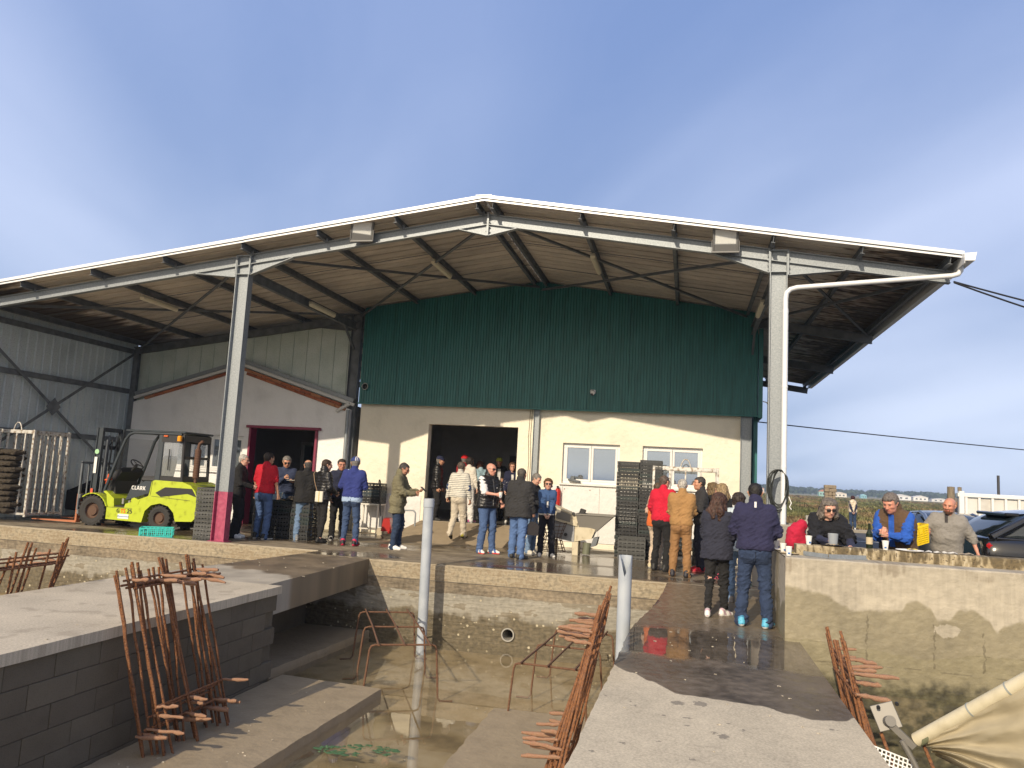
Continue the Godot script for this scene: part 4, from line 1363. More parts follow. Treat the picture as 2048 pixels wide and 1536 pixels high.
	for y in [0.3, 0.8, 1.3, 1.8, 2.2]:
		b = MB.new()
		b.box(Vector3(0, y, 0), Vector3(1.5, 0.03, 0.5), 0.004)
		put(b, "shelf_board", galv(), shelf)
	for x in [-0.74, 0.74]:
		for zz in [-0.24, 0.24]:
			b = MB.new()
			b.box(Vector3(x, 1.12, zz), Vector3(0.04, 2.25, 0.04))
			put(b, "post", galv(), shelf)
	# pale sheet wall above the annex
	var sm := mat("palesheet", Color(1, 1, 1), 0.55, 0.05)
	tri3(sm, ntex("tex_pale", 81, 0.01, 5, [Color(0.46, 0.55, 0.50), Color(0.58, 0.66, 0.61), Color(0.66, 0.72, 0.68)], 256), 0.4)
	grain(sm, T_fine, 0.9)
	for i in 17:
		b = MB.new()
		var x0 := -15.3 + i * 0.4
		var x1: float = x0 + 0.395
		if x1 > -8.48: x1 = -8.48
		var y0 := 2.9
		b.quad(Vector3(x0 + 0.03, y0, -18.97), Vector3(x1, y0, -18.97), Vector3(x1, roof_y(x1) - 0.02, -18.97), Vector3(x0 + 0.03, roof_y(x0) - 0.02, -18.97))
		b.box(Vector3(x0 + 0.012, (y0 + roof_y(x0)) * 0.5, -18.965), Vector3(0.034, roof_y(x0) - y0 - 0.05, 0.04))
		b.quad(Vector3(x1, y0, -18.99), Vector3(x0, y0, -18.99), Vector3(x0, roof_y(x0) - 0.02, -18.99), Vector3(x1, roof_y(x1) - 0.02, -18.99))
		put(b, "wall_sheet", sm, an)
	# cameras and horn on the green cladding
	cam_dome(Vector3(-2.28, 3.62, -18.68), "small white security camera on the green cladding above a window")
	var h := thing("alarm_horn", "small round black alarm horn low on the green cladding edge", "alarm", Vector3(-8.18, 3.62, -18.68))
	b = MB.new()
	b.lathe([Vector2(0.0, -0.02), Vector2(0.05, -0.02), Vector2(0.085, 0.05), Vector2(0.07, 0.055), Vector2(0.03, 0.0), Vector2(0, 0.0)], 18, Transform3D(Basis(Vector3(1, 0, 0), PI / 2), Vector3.ZERO))
	put(b, "horn", mat("blackplastic", Color(0.02, 0.02, 0.022), 0.5), h)
	b = MB.new()
	b.lathe([Vector2(0.085, 0.045), Vector2(0.092, 0.05), Vector2(0.085, 0.062), Vector2(0.07, 0.055)], 18, Transform3D(Basis(Vector3(1, 0, 0), PI / 2), Vector3.ZERO))
	put(b, "rim", mat("hornrim", Color(0.35, 0.38, 0.36), 0.5), h)
	var c := thing("security_camera", "white bullet camera sticking out past the green corner", "camera", Vector3(1.66, 3.52, -18.75))
	b = MB.new()
	b.cyl(Vector3(0, 0.02, 0), Vector3(0.14, -0.02, 0.02), 0.012, 8)
	put(b, "arm", mat("whitepvc"), c)
	b = MB.new()
	b.cyl(Vector3(0.1, 0.0, 0.02), Vector3(0.3, -0.10, 0.1), 0.042, 12)
	put(b, "housing", mat("whitepvc"), c)
	b = MB.new()
	b.cyl(Vector3(0.295, -0.097, 0.098), Vector3(0.315, -0.107, 0.106), 0.038, 12)
	put(b, "lens", mat("blackplastic"), c)

func cam_dome(at: Vector3, label: String) -> void:
	var o := thing("security_camera", label, "camera", at)
	var b := MB.new()
	b.box(Vector3(0, 0.03, 0), Vector3(0.13, 0.09, 0.08), 0.015)
	b.cyl(Vector3(0, 0.02, 0.03), Vector3(0.01, -0.02, 0.14), 0.05, 14)
	put(b, "housing", mat("whitepvc"), o)
	b = MB.new()
	b.cyl(Vector3(0.0, -0.035, 0.08), Vector3(0.01, -0.05, 0.13), 0.04, 12)
	put(b, "lens", mat("blackplastic", Color(0.02, 0.02, 0.022), 0.5), o)


# ------------------------------------------------------------------ small materials
func rust() -> StandardMaterial3D:
	if mats.has("rust"): return mats["rust"]
	var m := mat("rust", Color(1, 1, 1), 0.95)
	tri3(m, ntex("tex_rust", 91, 0.05, 5, [Color(0.04, 0.018, 0.012), Color(0.13, 0.05, 0.024), Color(0.29, 0.125, 0.048), Color(0.20, 0.105, 0.065), Color(0.08, 0.034, 0.02)], 256), 1.7)
	grain(m, ntex("rustgrain", 90, 0.11, 3, [Color(0.35, 0.3, 0.28), Color(1, 1, 1), Color(1, 1, 1)], 256), 3.1)
	bump(m, T_norm, 1.6)
	return m
func rust_dark() -> StandardMaterial3D:
	if mats.has("rustdark"): return mats["rustdark"]
	var m := mat("rustdark", Color(1, 1, 1), 0.95)
	tri3(m, ntex("tex_rustd", 92, 0.05, 5, [Color(0.06, 0.03, 0.02), Color(0.14, 0.07, 0.04), Color(0.20, 0.11, 0.06)], 256), 3.0)
	return m
func crusted() -> StandardMaterial3D:
	if mats.has("crusted"): return mats["crusted"]
	var m := mat("crusted", Color(1, 1, 1), 1.0)
	tri3(m, ntex("tex_crust", 93, 0.06, 5, [Color(0.18, 0.09, 0.06), Color(0.33, 0.22, 0.14), Color(0.28, 0.12, 0.075), Color(0.45, 0.36, 0.24)], 256), 4.0)
	bump(m, T_norm, 1.5)
	return m
func plastic(key: String, c := Color(0.5, 0.5, 0.5), r := 0.5) -> StandardMaterial3D:
	if mats.has(key): return mats[key]
	var m := mat(key, c, r)
	return m

# ------------------------------------------------------------------ rusty oyster trestles
# a trestle stood on end: three long bars, cross bars, prongs that were its feet
func standing_trestle(at: Vector3, lean: Vector3, side: Vector3, out: Vector3, height: float, sd: int, label: String, group: String, prongs: Array) -> void:
	rng.seed = sd
	var o := thing("oyster_trestle", label, "trestle", at, 0.0, group)
	var up := (Vector3.UP * height + lean)
	for k in 3:
		var b := MB.new()
		var base := side * (k - 1) * 0.46 + side * rng.randf_range(-0.08, 0.08)
		var sway := side * rng.randf_range(-0.13, 0.13)
		var pts := []
		var rs := []
		var ext := rng.randf_range(0.95, 1.06)
		for j in 12:
			var t := j / 11.0
			pts.append(base + up * t * ext + sway * (t - 0.2) + side * rng.randf_range(-0.006, 0.006) + out * rng.randf_range(-0.006, 0.006))
			rs.append(0.0118 + rng.randf_range(-0.001, 0.0028))
		b.tube(pts, rs, 7)
		put(b, "long_bar", rust(), o)
	for q in prongs:
		var c := up * (float(q) + rng.randf_range(-0.045, 0.04))
		var b := MB.new()
		b.tube([c - side * 0.5, c + side * 0.5], 0.011, 6)
		put(b, "cross_bar", rust(), o)
		for k in 3:
			if rng.randf() < 0.28: continue
			b = MB.new()
			var p0 := c + side * (k - 1) * 0.46
			var L := rng.randf_range(0.2, 0.38)
			var pts := []
			var rs := []
			p0 += side * rng.randf_range(-0.06, 0.06)
			var dip := rng.randf_range(-0.1, 0.12)
			for j in 8:
				pts.append(p0 + (out + Vector3(0, dip, 0)) * L * j / 7.0 + Vector3(rng.randf_range(-.005, .005), rng.randf_range(-.005, .005), rng.randf_range(-.005, .005)))
				rs.append((rng.randf_range(0.012, 0.024) if j > 1 else 0.012) * (0.6 if j == 7 else 1.0))
			b.tube(pts, rs, 7)
			put(b, "prong", crusted(), o)

func build_trestles() -> void:
	var Z := Vector3(0, 0, 1)
	var X := Vector3(1, 0, 0)
	var wh := ["nearest to the blocks", "second from the blocks", "third from the blocks", "fourth, loosest"]
	for k in 7:
		standing_trestle(Vector3(-4.66 + 0.035 * k, -1.13, -6.84 - 0.02 * k), Vector3(-0.22 - 0.03 * k, 0, 0.22), Z, X, 1.62 + 0.03 * (k % 2), 100 + k, "rusty rebar trestle stood on end against the shaded pier, %s of its bundle" % ["innermost", "second", "third", "fourth", "fifth", "sixth", "outermost"][k], "trestles leaning on the pier", [0.14 + 0.015 * k, 0.90])
	for k in 5:
		standing_trestle(Vector3(-0.98 - 0.05 * k, -1.2, -6.9 - 0.05 * k), Vector3(0.26 + 0.045 * k, 0, -0.55), Z, -X, 1.55 + 0.04 * (k % 2), 120 + k, "rusty rebar trestle leaning on the walkway edge beside the middle tank, %s of its bundle" % ["innermost", "second", "third", "fourth", "outermost"][k], "trestles leaning on the walkway by the middle tank", [0.30, 0.87])
	for k in 5:
		standing_trestle(Vector3(1.62 + 0.05 * k, -1.5, -7.2 - 0.05 * k), Vector3(-0.26 - 0.045 * k, 0, -0.6), Z, X, 1.66 + 0.04 * (k % 2), 140 + k, "rusty rebar trestle leaning on the walkway below the pale tank wall, %s of its bundle" % ["innermost", "second", "third", "fourth", "outermost"][k], "trestles leaning on the walkway by the pale wall", [0.30, 0.86])
	for k in 5:
		standing_trestle(Vector3(-7.4 - 0.06 * k, -1.3, -7.3 - 0.07 * k), Vector3(0.32 + 0.05 * k, 0, 0.0), Z, -X, 1.72 + 0.04 * (k % 2), 160 + k, "rusty rebar trestle behind the pier in the far tank, %s of its bundle" % ["innermost", "second", "third", "fourth", "outermost"][k], "trestles behind the pier", [0.2, 0.9])
	# two trestles standing in the water on their bent legs
	water_trestle(Vector3(-3.92, -1.22, -10.55), 0.47, 2.5, "rusty bent rebar trestle standing in the water beside the tall grey pipe")
	water_trestle(Vector3(-1.45, -1.22, -10.35), -0.05, 2.5, "rusty bent rebar trestle standing in the water near the broken grey pipe")
	# plastic pipes
	var pm := mat("greypvc", Color(1, 1, 1), 0.42)
	tri3(pm, ntex("tex_pvc", 95, 0.012, 4, [Color(0.33, 0.37, 0.42), Color(0.40, 0.44, 0.49), Color(0.44, 0.48, 0.52)], 256), 0.9)
	var b := MB.new()
	b.lathe([Vector2(0.078, -1.36), Vector2(0.082, 0.93), Vector2(0.09, 0.95), Vector2(0.09, 1.08), Vector2(0.083, 1.08), Vector2(0.083, 0.9)], 24, Transform3D(Basis(Vector3(0, 0, 1), 0.012), Vector3(-4.06, 0, -12.15)))
	var o := put(b, "plastic_pipe", pm, self)
	tag(o, "tall grey plastic pipe standing upright against the tank back wall", "pipe", "upright grey pipes")
	b = MB.new()
	var at := Vector3(-0.72, 0, -9.9)
	var ring := []
	for j in 24:
		var a := TAU * j / 24
		var cut := 0.0
		if a > 0.6 and a < 2.4: cut = 0.22 * sin((a - 0.6) / 1.8 * PI) + 0.03 * sin(a * 17)
		ring.append([a, 0.61 - cut])
	for j in 24:
		var p: Array = ring[j]
		var q: Array = ring[(j + 1) % 24]
		var e0 := Vector3(cos(p[0]), 0, sin(p[0]))
		var e1 := Vector3(cos(q[0]), 0, sin(q[0]))
		for r in [[0.084, 1], [0.077, -1]]:
			var A = at + e0 * r[0] + Vector3(0, -1.36, 0)
			var B = at + e1 * r[0] + Vector3(0, -1.36, 0)
			var C = at + e1 * r[0] + Vector3(0, q[1], 0)
			var D = at + e0 * r[0] + Vector3(0, p[1], 0)
			if r[1] > 0:
				b.trin(A, D, B, e0, e0, e1); b.trin(B, D, C, e1, e0, e1)
			else:
				b.trin(A, B, D, -e0, -e1, -e0); b.trin(B, C, D, -e1, -e1, -e0)
		b.quad(at + e0 * 0.084 + Vector3(0, p[1], 0), at + e0 * 0.077 + Vector3(0, p[1], 0), at + e1 * 0.077 + Vector3(0, q[1], 0), at + e1 * 0.084 + Vector3(0, q[1], 0))
	o = put(b, "plastic_pipe", pm, self)
	tag(o, "short grey plastic pipe with a jagged broken top beside the walkway", "pipe", "upright grey pipes")

func water_trestle(at: Vector3, turn: float, L: float, label: String) -> void:
	var o := thing("rebar_trestle", label, "trestle", at, turn, "trestles standing in the water")
	var b: MB
	for x in [-0.32, 0.0, 0.32]:
		b = MB.new()
		b.tube([Vector3(x, 0.585, -L / 2), Vector3(x + 0.01, 0.59, 0), Vector3(x, 0.585, L / 2)], 0.013, 8)
		put(b, "long_bar", rust_dark(), o)
	for z in [-L / 2 + 0.12, 0.0, L / 2 - 0.12]:
		b = MB.new()
		var p := [Vector3(-0.66, -0.125, z), Vector3(-0.5, -0.12, z), Vector3(-0.47, -0.08, z), Vector3(-0.42, 0.5, z), Vector3(-0.40, 0.55, z), Vector3(-0.35, 0.565, z), Vector3(0.35, 0.565, z), Vector3(0.40, 0.55, z), Vector3(0.42, 0.5, z), Vector3(0.47, -0.08, z), Vector3(0.5, -0.12, z), Vector3(0.66, -0.125, z)]
		b.tube(p, 0.013, 8)
		put(b, "bent_leg", rust_dark(), o)

# ------------------------------------------------------------------ crates
var crate_meshes := {}
func crate_mesh(l: float, w: float, h: float, key: String, ribs := 6) -> Mesh:
	if crate_meshes.has(key): return crate_meshes[key]
	var b := MB.new()
	var t := 0.012
	for y in [h - 0.012, h * 0.52, 0.008]:
		var hh := 0.022 if y > h * 0.8 else 0.014
		for s in [-1, 1]:
			b.box(Vector3(0, y, s * (w / 2 - t / 2)), Vector3(l, hh, t))
			b.box(Vector3(s * (l / 2 - t / 2), y, 0), Vector3(t, hh, w - 2 * t - 0.002))
	for s in [-1, 1]:
		for k in ribs + 1:
			var x := -l / 2 + 0.012 + (l - 0.024) * k / ribs
			b.box(Vector3(x, h * 0.5, s * (w / 2 - t / 2 - 0.001)), Vector3(0.016 if k % 2 else 0.024, h - 0.03, t * 0.8))
		for k in range(1, ribs - 1):
			var z := -w / 2 + 0.012 + (w - 0.024) * k / (ribs - 1)
			b.box(Vector3(s * (l / 2 - t / 2 - 0.001), h * 0.5, z), Vector3(t * 0.8, h - 0.03, 0.018))
	for k in 7:
		b.box(Vector3(0, 0.010, -w / 2 + 0.03 + (w - 0.06) * k / 6), Vector3(l - 0.03, 0.008, 0.022))
	for k in 5:
		b.box(Vector3(-l / 2 + 0.05 + (l - 0.1) * k / 4, 0.012, 0), Vector3(0.02, 0.006, w - 0.03))
	crate_meshes[key] = b.mesh()
	return crate_meshes[key]

func crate_stack(at: Vector3, n: int, pitch: float, dims: Vector3, key: String, cols: Array, where: String, group: String, turn := 0.0, sd := 1) -> void:
	var m := crate_mesh(dims.x, dims.z, dims.y, key)
	rng.seed = sd
	for k in n:
		var o := inst(m, "plastic_crate", cols[rng.randi() % cols.size()], self)
		o.position = at + Vector3(rng.randf_range(-.008, .008), k * pitch, rng.randf_range(-.008, .008))
		o.rotation.y = turn + rng.randf_range(-0.018, 0.018)
		var od := ordinal(n - 1 - k)
		tag(o, ("%s crate of %s" % [od, where]) if k == n - 1 else ("%s crate from the top of %s" % [od, where]), "crate", group)

func build_crates() -> void:
	var blk := [plastic("crateblack", Color(0.018, 0.019, 0.02), 0.45), plastic("crateblack2", Color(0.03, 0.032, 0.034), 0.55), plastic("crategreen", Color(0.022, 0.034, 0.034), 0.5)]
	var gry := [plastic("crategrey", Color(0.09, 0.092, 0.09), 0.55), plastic("crategrey2", Color(0.06, 0.062, 0.06), 0.5)]
	var D := Vector3(0.47, 0.072, 0.6)
	var gz := gy(-17.2)
	crate_stack(Vector3(-1.25, gz, -17.3), 27, 0.0755, D, "tray", blk, "the tall black stack left of its twin", "trays in the tall stacks", 0.0, 201)
	crate_stack(Vector3(-0.76, gz, -17.28), 28, 0.0745, D, "tray", blk, "the tall black stack touching the cage", "trays in the tall stacks", 0.0, 202)
	crate_stack(Vector3(-1.1, gy(-16.7), -16.72), 6, 0.0755, Vector3(0.57, 0.072, 0.4), "tray2", gry, "the low grey stack before the tall stacks", "trays in the low stack", 0.05, 203)
	crate_stack(Vector3(-9.02, gy(-13.75), -13.78), 13, 0.0775, Vector3(0.42, 0.074, 0.58), "tray3", gry, "the grey stack beside the pink column base", "trays beside the pink column", 0.0, 204)
	var zz := -15.42
	for k in 3:
		crate_stack(Vector3(-8.76 + k * 0.44, gy(zz), zz), 10, 0.08, Vector3(0.42, 0.078, 0.6), "tray4", blk, "the food stack %s" % ["behind the red polo", "in the middle", "beside the man with the phone"][k], "crates under the food", 0.0, 210 + k)
	crate_stack(Vector3(-7.68, 0.66, -18.5), 6, 0.085, Vector3(0.56, 0.082, 0.38), "tray5", [plastic("cratenavy", Color(0.03, 0.05, 0.065), 0.5), blk[0]], "the dark blue stack on the white stand", "crates on the white stand", 0.0, 220)
	crate_stack(Vector3(-0.32, gy(-17.2) + 0.1, -17.3), 7, 0.085, Vector3(0.55, 0.08, 0.4), "tray6", blk, "the black stack inside the galvanised cage", "crates inside the cage", 0.0, 221)
	crate_stack(Vector3(0.42, gy(-16.6), -16.4), 6, 0.085, Vector3(0.55, 0.08, 0.4), "tray6", blk, "the black stack behind the blonde woman", "crates behind the chatting group", 0.1, 222)
	# turquoise crate on its own
	var tq := plastic("turquoise", Color(0.05, 0.55, 0.50), 0.4)
	var o := inst(crate_mesh(0.6, 0.4, 0.17, "teal", 8), "plastic_crate", tq, self)
	o.position = Vector3(-10.12, gy(-13.7), -13.62)
	o.rotation.y = 0.55
	tag(o, "open turquoise crate alone on the deck behind the forklift", "crate")
	# board and oyster platter on the counter
	var t := thing("food_platter", "dark round platter of oysters on the black crates", "platter", Vector3(-8.1, gy(zz) + 0.80, zz + 0.1))
	var b := MB.new()
	b.lathe([Vector2(0, 0.0), Vector2(0.24, 0.0), Vector2(0.30, 0.03), Vector2(0.285, 0.035), Vector2(0.23, 0.012), Vector2(0, 0.012)], 24)
	put(b, "tray", blk[0], t)
	rng.seed = 31
	for k in 16:
		b = MB.new()
		var a := rng.randf() * TAU
		var r := sqrt(rng.randf()) * 0.2
		shell(b, Vector3(cos(a) * r, 0.03 + rng.randf() * 0.05, sin(a) * r), rng.randf_range(0.035, 0.05), rng.randf() * TAU)
		put(b, "oyster", shell_mat(), t)
	t = thing("clear_bowl", "clear plastic box of food on the counter behind the red polo", "box", Vector3(-8.55, gy(zz) + 0.80, zz + 0.12))
	b = MB.new()
	b.lathe([Vector2(0, 0.0), Vector2(0.10, 0.0), Vector2(0.13, 0.16), Vector2(0.125, 0.16), Vector2(0.095, 0.01), Vector2(0, 0.01)], 20)
	put(b, "bowl", plastic("clearblue", Color(0.35, 0.5, 0.58), 0.15), t)
	t = thing("dish", "small pale dish on the counter edge by the jeans", "plate", Vector3(-8.27, gy(zz) + 0.80, zz + 0.22))
	b = MB.new()
	b.lathe([Vector2(0, 0.0), Vector2(0.08, 0.0), Vector2(0.11, 0.02), Vector2(0.1, 0.022), Vector2(0.07, 0.008), Vector2(0, 0.008)], 20)
	put(b, "plate", mat("cardboard", Color(0.5, 0.42, 0.28), 0.8), t)

func shell_mat() -> StandardMaterial3D:
	if mats.has("shell"): return mats["shell"]
	var m := mat("shell", Color(1, 1, 1), 0.7)
	tri3(m, ntex("tex_shell", 96, 0.08, 4, [Color(0.12, 0.08, 0.05), Color(0.3, 0.25, 0.18), Color(0.48, 0.44, 0.36)], 128), 9.0)
	return m
func shell(b: MB, at: Vector3, s: float, turn: float) -> void:
	var N := 8
	var B := Basis(Vector3.UP, turn)
	var ring := []
	for j in N:
		var a := TAU * j / N
		ring.append(at + B * Vector3(cos(a) * s * 1.5, 0.006 * sin(j * 2.3), sin(a) * s * (0.8 + 0.15 * sin(j * 1.7))))
	for j in N:
		b.tri(at + Vector3(0, s * 0.45, 0), ring[(j + 1) % N], ring[j])
		b.tri(at - Vector3(0, s * 0.12, 0), ring[j], ring[(j + 1) % N])

# ------------------------------------------------------------------ cages, bags, machinery
func cage(at: Vector3, size: Vector3, mt: Material, label: String, nx: int, nz: int) -> void:
	var o := thing("lifting_cage", label, "cage", at, 0.0, "galvanised lifting cages")
	var b: MB
	var w := 0.045
	for x in [0.0, 1.0]:
		for z in [0.0, 1.0]:
			b = MB.new()
			b.box(Vector3(x * size.x, size.y / 2, -z * size.z), Vector3(w * 1.2, size.y, w * 1.2), 0.004)
			put(b, "corner_post", mt, o)
	for y in [0.06, size.y - 0.05]:
		for z in [0.0, 1.0]:
			b = MB.new()
			b.box(Vector3(size.x / 2, y, -z * size.z), Vector3(size.x - w * 1.2, 0.08 if y > 1 else 0.05, w), 0.004)
			put(b, "rail", mt, o)
		for x in [0.0, 1.0]:
			b = MB.new()
			b.box(Vector3(x * size.x, y, -size.z / 2), Vector3(w, 0.08 if y > 1 else 0.05, size.z - w * 1.2), 0.004)
			put(b, "rail", mt, o)
	for k in range(1, nx):
		for z in [0.0, 1.0]:
			b = MB.new()
			b.box(Vector3(size.x * k / nx, size.y / 2, -z * size.z), Vector3(0.028, size.y - 0.14, 0.028))
			put(b, "bar", mt, o)
	for k in range(1, nz):
		for x in [0.0, 1.0]:
			b = MB.new()
			b.box(Vector3(x * size.x, size.y / 2, -size.z * k / nz), Vector3(0.028, size.y - 0.14, 0.028))
			put(b, "bar", mt, o)
	b = MB.new()
	b.tube([Vector3(size.x * 0.5 - 0.11, size.y - 0.02, -size.z * 0.5 * 0), Vector3(size.x * 0.5 - 0.07, size.y + 0.1, 0), Vector3(size.x * 0.5 - 0.03, size.y + 0.15, 0), Vector3(size.x * 0.5 + 0.03, size.y + 0.15, 0), Vector3(size.x * 0.5 + 0.07, size.y + 0.1, 0), Vector3(size.x * 0.5 + 0.11, size.y - 0.02, 0)], 0.014, 8)
	put(b, "lifting_eye", mt, o)

func build_machinery() -> void:
	var gm := mat("cagemetal", Color(1, 1, 1), 0.5, 0.3)
	tri3(gm, ntex("tex_cage", 97, 0.04, 5, [Color(0.22, 0.15, 0.09), Color(0.5, 0.48, 0.44), Color(0.62, 0.61, 0.58), Color(0.66, 0.65, 0.62)], 256, [0.15, 0.4, 0.6, 1.0]), 0.9)
	cage(Vector3(-15.12, 0.06, -14.6), Vector3(0.92, 1.92, 1.0), gm, "pale lifting cage of vertical bars held on the forklift forks", 4, 5)
	cage(Vector3(-0.70, gy(-17.0), -17.0), Vector3(1.32, 1.98, 0.75), gm, "galvanised lifting cage standing below the window by the corner", 4, 5)
	# oyster bags piled in the first cage
	var bagm := mat("oysterbag", Color(1, 1, 1), 0.95)
	tri3(bagm, ntex("tex_bag", 98, 0.07, 4, [Color(0.008, 0.008, 0.008), Color(0.03, 0.026, 0.02), Color(0.09, 0.07, 0.05), Color(0.02, 0.018, 0.015)], 256), 2.0)
	bump(bagm, T_norm, 2.0)
	var nz := noise(99, 6.0, 3)
	for k in 11:
		var b := MB.new()
		var L := 0.95
		var W := 0.42
		var H := 0.13
		var N := 22
		var M := 10
		var P := []
		for i in N + 1:
			var row := []
			for j in 2 * M:
				var a := TAU * j / (2 * M)
				var u := float(i) / N * 2 - 1
				var e: float = pow(maxf(0.0, 1 - pow(absf(u), 6)), 0.35)
				var p := Vector3(cos(a) * W * 0.5 * e, 0, u * L * 0.5)
				p.y = signf(sin(a)) * pow(absf(sin(a)), 0.6) * H * 0.5 * e
				p += Vector3(1, 0.6, 0.6) * nz.get_noise_3d(p.x * 3 + k * 9, p.y * 8, p.z * 3) * 0.05
				row.append(p)
			P.append(row)
		for i in N:
			for j in 2 * M:
				var q := (j + 1) % (2 * M)
				b.quad(P[i][j], P[i][q], P[i + 1][q], P[i + 1][j])
		var o := put(b, "oyster_bag", bagm, self)
		o.position = Vector3(-14.9 + 0.04 * sin(k * 2.1), 0.18 + k * 0.128, -14.55 + 0.03 * cos(k * 1.7))
		o.rotation.y = PI / 2 + 0.06 * sin(k * 3.0)
		tag(o, ("%s dark mesh oyster bag of the pile by the forklift cage" if k == 10 else "%s dark mesh oyster bag from the top of the pile by the forklift cage") % ordinal(10 - k), "oyster bag", "oyster bags piled by the cage")
	# dark machine parked behind the cage
	var md := thing("conveyor", "dark conveyor machine against the metal side wall behind the forklift cage", "machine", Vector3(-14.6, gy(-17.2), -17.3))
	var dk := plastic("blackplastic", Color(0.02, 0.02, 0.022), 0.5)
	var b := MB.new()
	b.box(Vector3(0, 0.42, 0), Vector3(1.3, 0.5, 0.9), 0.03)
	put(b, "base", dk, md)
	b = MB.new()
	b.beam(Vector3(-0.6, 0.6, 0.1), Vector3(0.9, 1.25, 0.1), 0.6, 0.12)
	put(b, "belt", dk, md)
	b = MB.new()
	b.extrude(PackedVector2Array([Vector2(0.5, 0.95), Vector2(1.5, 0.95), Vector2(1.25, 0.45), Vector2(0.8, 0.45)]), 0.7, Transform3D(Basis(), Vector3(0, 0, -0.3)))
	put(b, "hopper", dull_shaded_steel(), md)
	# pallet truck
	var red := plastic("redpaint", Color(0.42, 0.02, 0.015), 0.4)
	var pj := thing("pallet_truck", "red hand pallet truck parked by the cream wall with its handle up", "pallet truck", Vector3(-7.28, gy(-18.2), -18.25), 0.25)
	for s in [-1, 1]:
		b = MB.new()
		b.box(Vector3(0.75, 0.1, s * 0.19), Vector3(1.15, 0.06, 0.16), 0.01)
		put(b, "fork", red, pj)
		b = MB.new()
		b.cyl(Vector3(-0.05, 0.09, s * 0.06 - 0.03), Vector3(-0.05, 0.09, s * 0.06 + 0.03), 0.09, 16)
		put(b, "wheel", mat("creamwheel", Color(0.5, 0.44, 0.32), 0.6), pj)
	b = MB.new()
	b.extrude(PackedVector2Array([Vector2(0.0, 0.12), Vector2(0.26, 0.12), Vector2(0.2, 0.42), Vector2(0.05, 0.42)]), 0.5, Transform3D(Basis(), Vector3(0, 0, -0.25)))
	put(b, "frame", red, pj)
	b = MB.new()
	b.cyl(Vector3(-0.04, 0.2, 0), Vector3(-0.04, 0.46, 0), 0.05, 12)
	put(b, "pump", dull_shaded_steel(), pj)
	b = MB.new()
	b.tube([Vector3(-0.05, 0.3, 0), Vector3(-0.12, 1.12, 0)], 0.02, 8)
	b.tube([Vector3(-0.12, 1.1, 0), Vector3(-0.13, 1.18, 0.1), Vector3(-0.14, 1.3, 0.12), Vector3(-0.145, 1.34, 0.06), Vector3(-0.145, 1.34, -0.06), Vector3(-0.14, 1.3, -0.12), Vector3(-0.13, 1.18, -0.1), Vector3(-0.12, 1.1, 0)], 0.014, 8)
	put(b, "handle", dk, pj)
	# white stand below the crates
	var ws := thing("white_stand", "white steel stand under the dark blue crates", "stand", Vector3(-7.72, gy(-18.5), -18.5))
	var wm := mat("whitepaint", Color(0.66, 0.64, 0.58), 0.5)
	b = MB.new()
	b.box(Vector3(0, 0.735, 0), Vector3(0.62, 0.04, 0.5), 0.005)
	put(b, "top", wm, ws)
	for x in [-0.28, 0.28]:
		for z in [-0.22, 0.22]:
			b = MB.new()
			b.box(Vector3(x, 0.36, z), Vector3(0.035, 0.71, 0.035))
			put(b, "leg", wm, ws)
	b = MB.new()
	b.box(Vector3(0, 0.14, 0.22), Vector3(0.52, 0.03, 0.03))
	put(b, "rail", wm, ws)
	# bent tube rail by the ramp
	b = MB.new()
	b.tube([Vector3(-6.85, -0.1, -18.2), Vector3(-6.85, 0.45, -18.2), Vector3(-6.8, 0.55, -18.2), Vector3(-6.5, 0.56, -18.25), Vector3(-6.44, 0.5, -18.25), Vector3(-6.44, 0.1, -18.25)], 0.02, 8)
	var o := put(b, "tube_rail", galv(), self)
	tag(o, "low bent tube rail beside the entrance ramp", "rail")
	# white jerry cans behind the group
	for k in 3:
		var c := thing("jerry_can", "%s of the white canisters standing by the annex wall" % ["first from the magenta door", "middle one", "farthest from the magenta door"][k], "canister", Vector3(-9.15 + k * 0.36, gy(-18.3), -18.35), 0.2 * k, "white canisters by the annex")
		b = MB.new()
		b.box(Vector3(0, 0.28, 0), Vector3(0.27, 0.56, 0.26), 0.05)
		put(b, "body", mat("canwhite", Color(0.62, 0.58, 0.44), 0.5), c)
		b = MB.new()
		b.tube([Vector3(-0.08, 0.55, 0), Vector3(-0.07, 0.63, 0), Vector3(0.05, 0.63, 0), Vector3(0.07, 0.55, 0)], 0.02, 8)
		b.cyl(Vector3(0.1, 0.55, 0.05), Vector3(0.1, 0.60, 0.05), 0.03, 10)
		put(b, "handle", mat("canwhite"), c)
	# oyster grading machine with hopper
	var be := mat("machinecream", Color(1, 1, 1), 0.55)
	tri3(be, ntex("tex_mach", 94, 0.02, 5, [Color(0.32, 0.26, 0.16), Color(0.56, 0.50, 0.36), Color(0.62, 0.56, 0.42)], 256, [0.1, 0.35, 1.0]), 0.8)
	var gr := plastic("machinegrey", Color(0.2, 0.19, 0.17), 0.6)
	var g := thing("oyster_grader", "cream grading machine with a grey hopper below the first window", "machine", Vector3(-2.2, gy(-16.8), -16.85))
	b = MB.new()      # slanted upper conveyor housing
	b.extrude(PackedVector2Array([Vector2(-0.62, 0.72), Vector2(-0.05, 0.60), Vector2(-0.02, 0.80), Vector2(-0.62, 1.03)]), 0.5, Transform3D(Basis(), Vector3(0, 0, -0.25)))
	put(b, "conveyor_housing", be, g)
	b = MB.new()
	b.extrude(PackedVector2Array([Vector2(-0.5, 0.745), Vector2(-0.2, 0.68), Vector2(-0.19, 0.84), Vector2(-0.5, 0.94)]), 0.012, Transform3D(Basis(), Vector3(0, 0, 0.25)))
	put(b, "side_panel", gr, g)
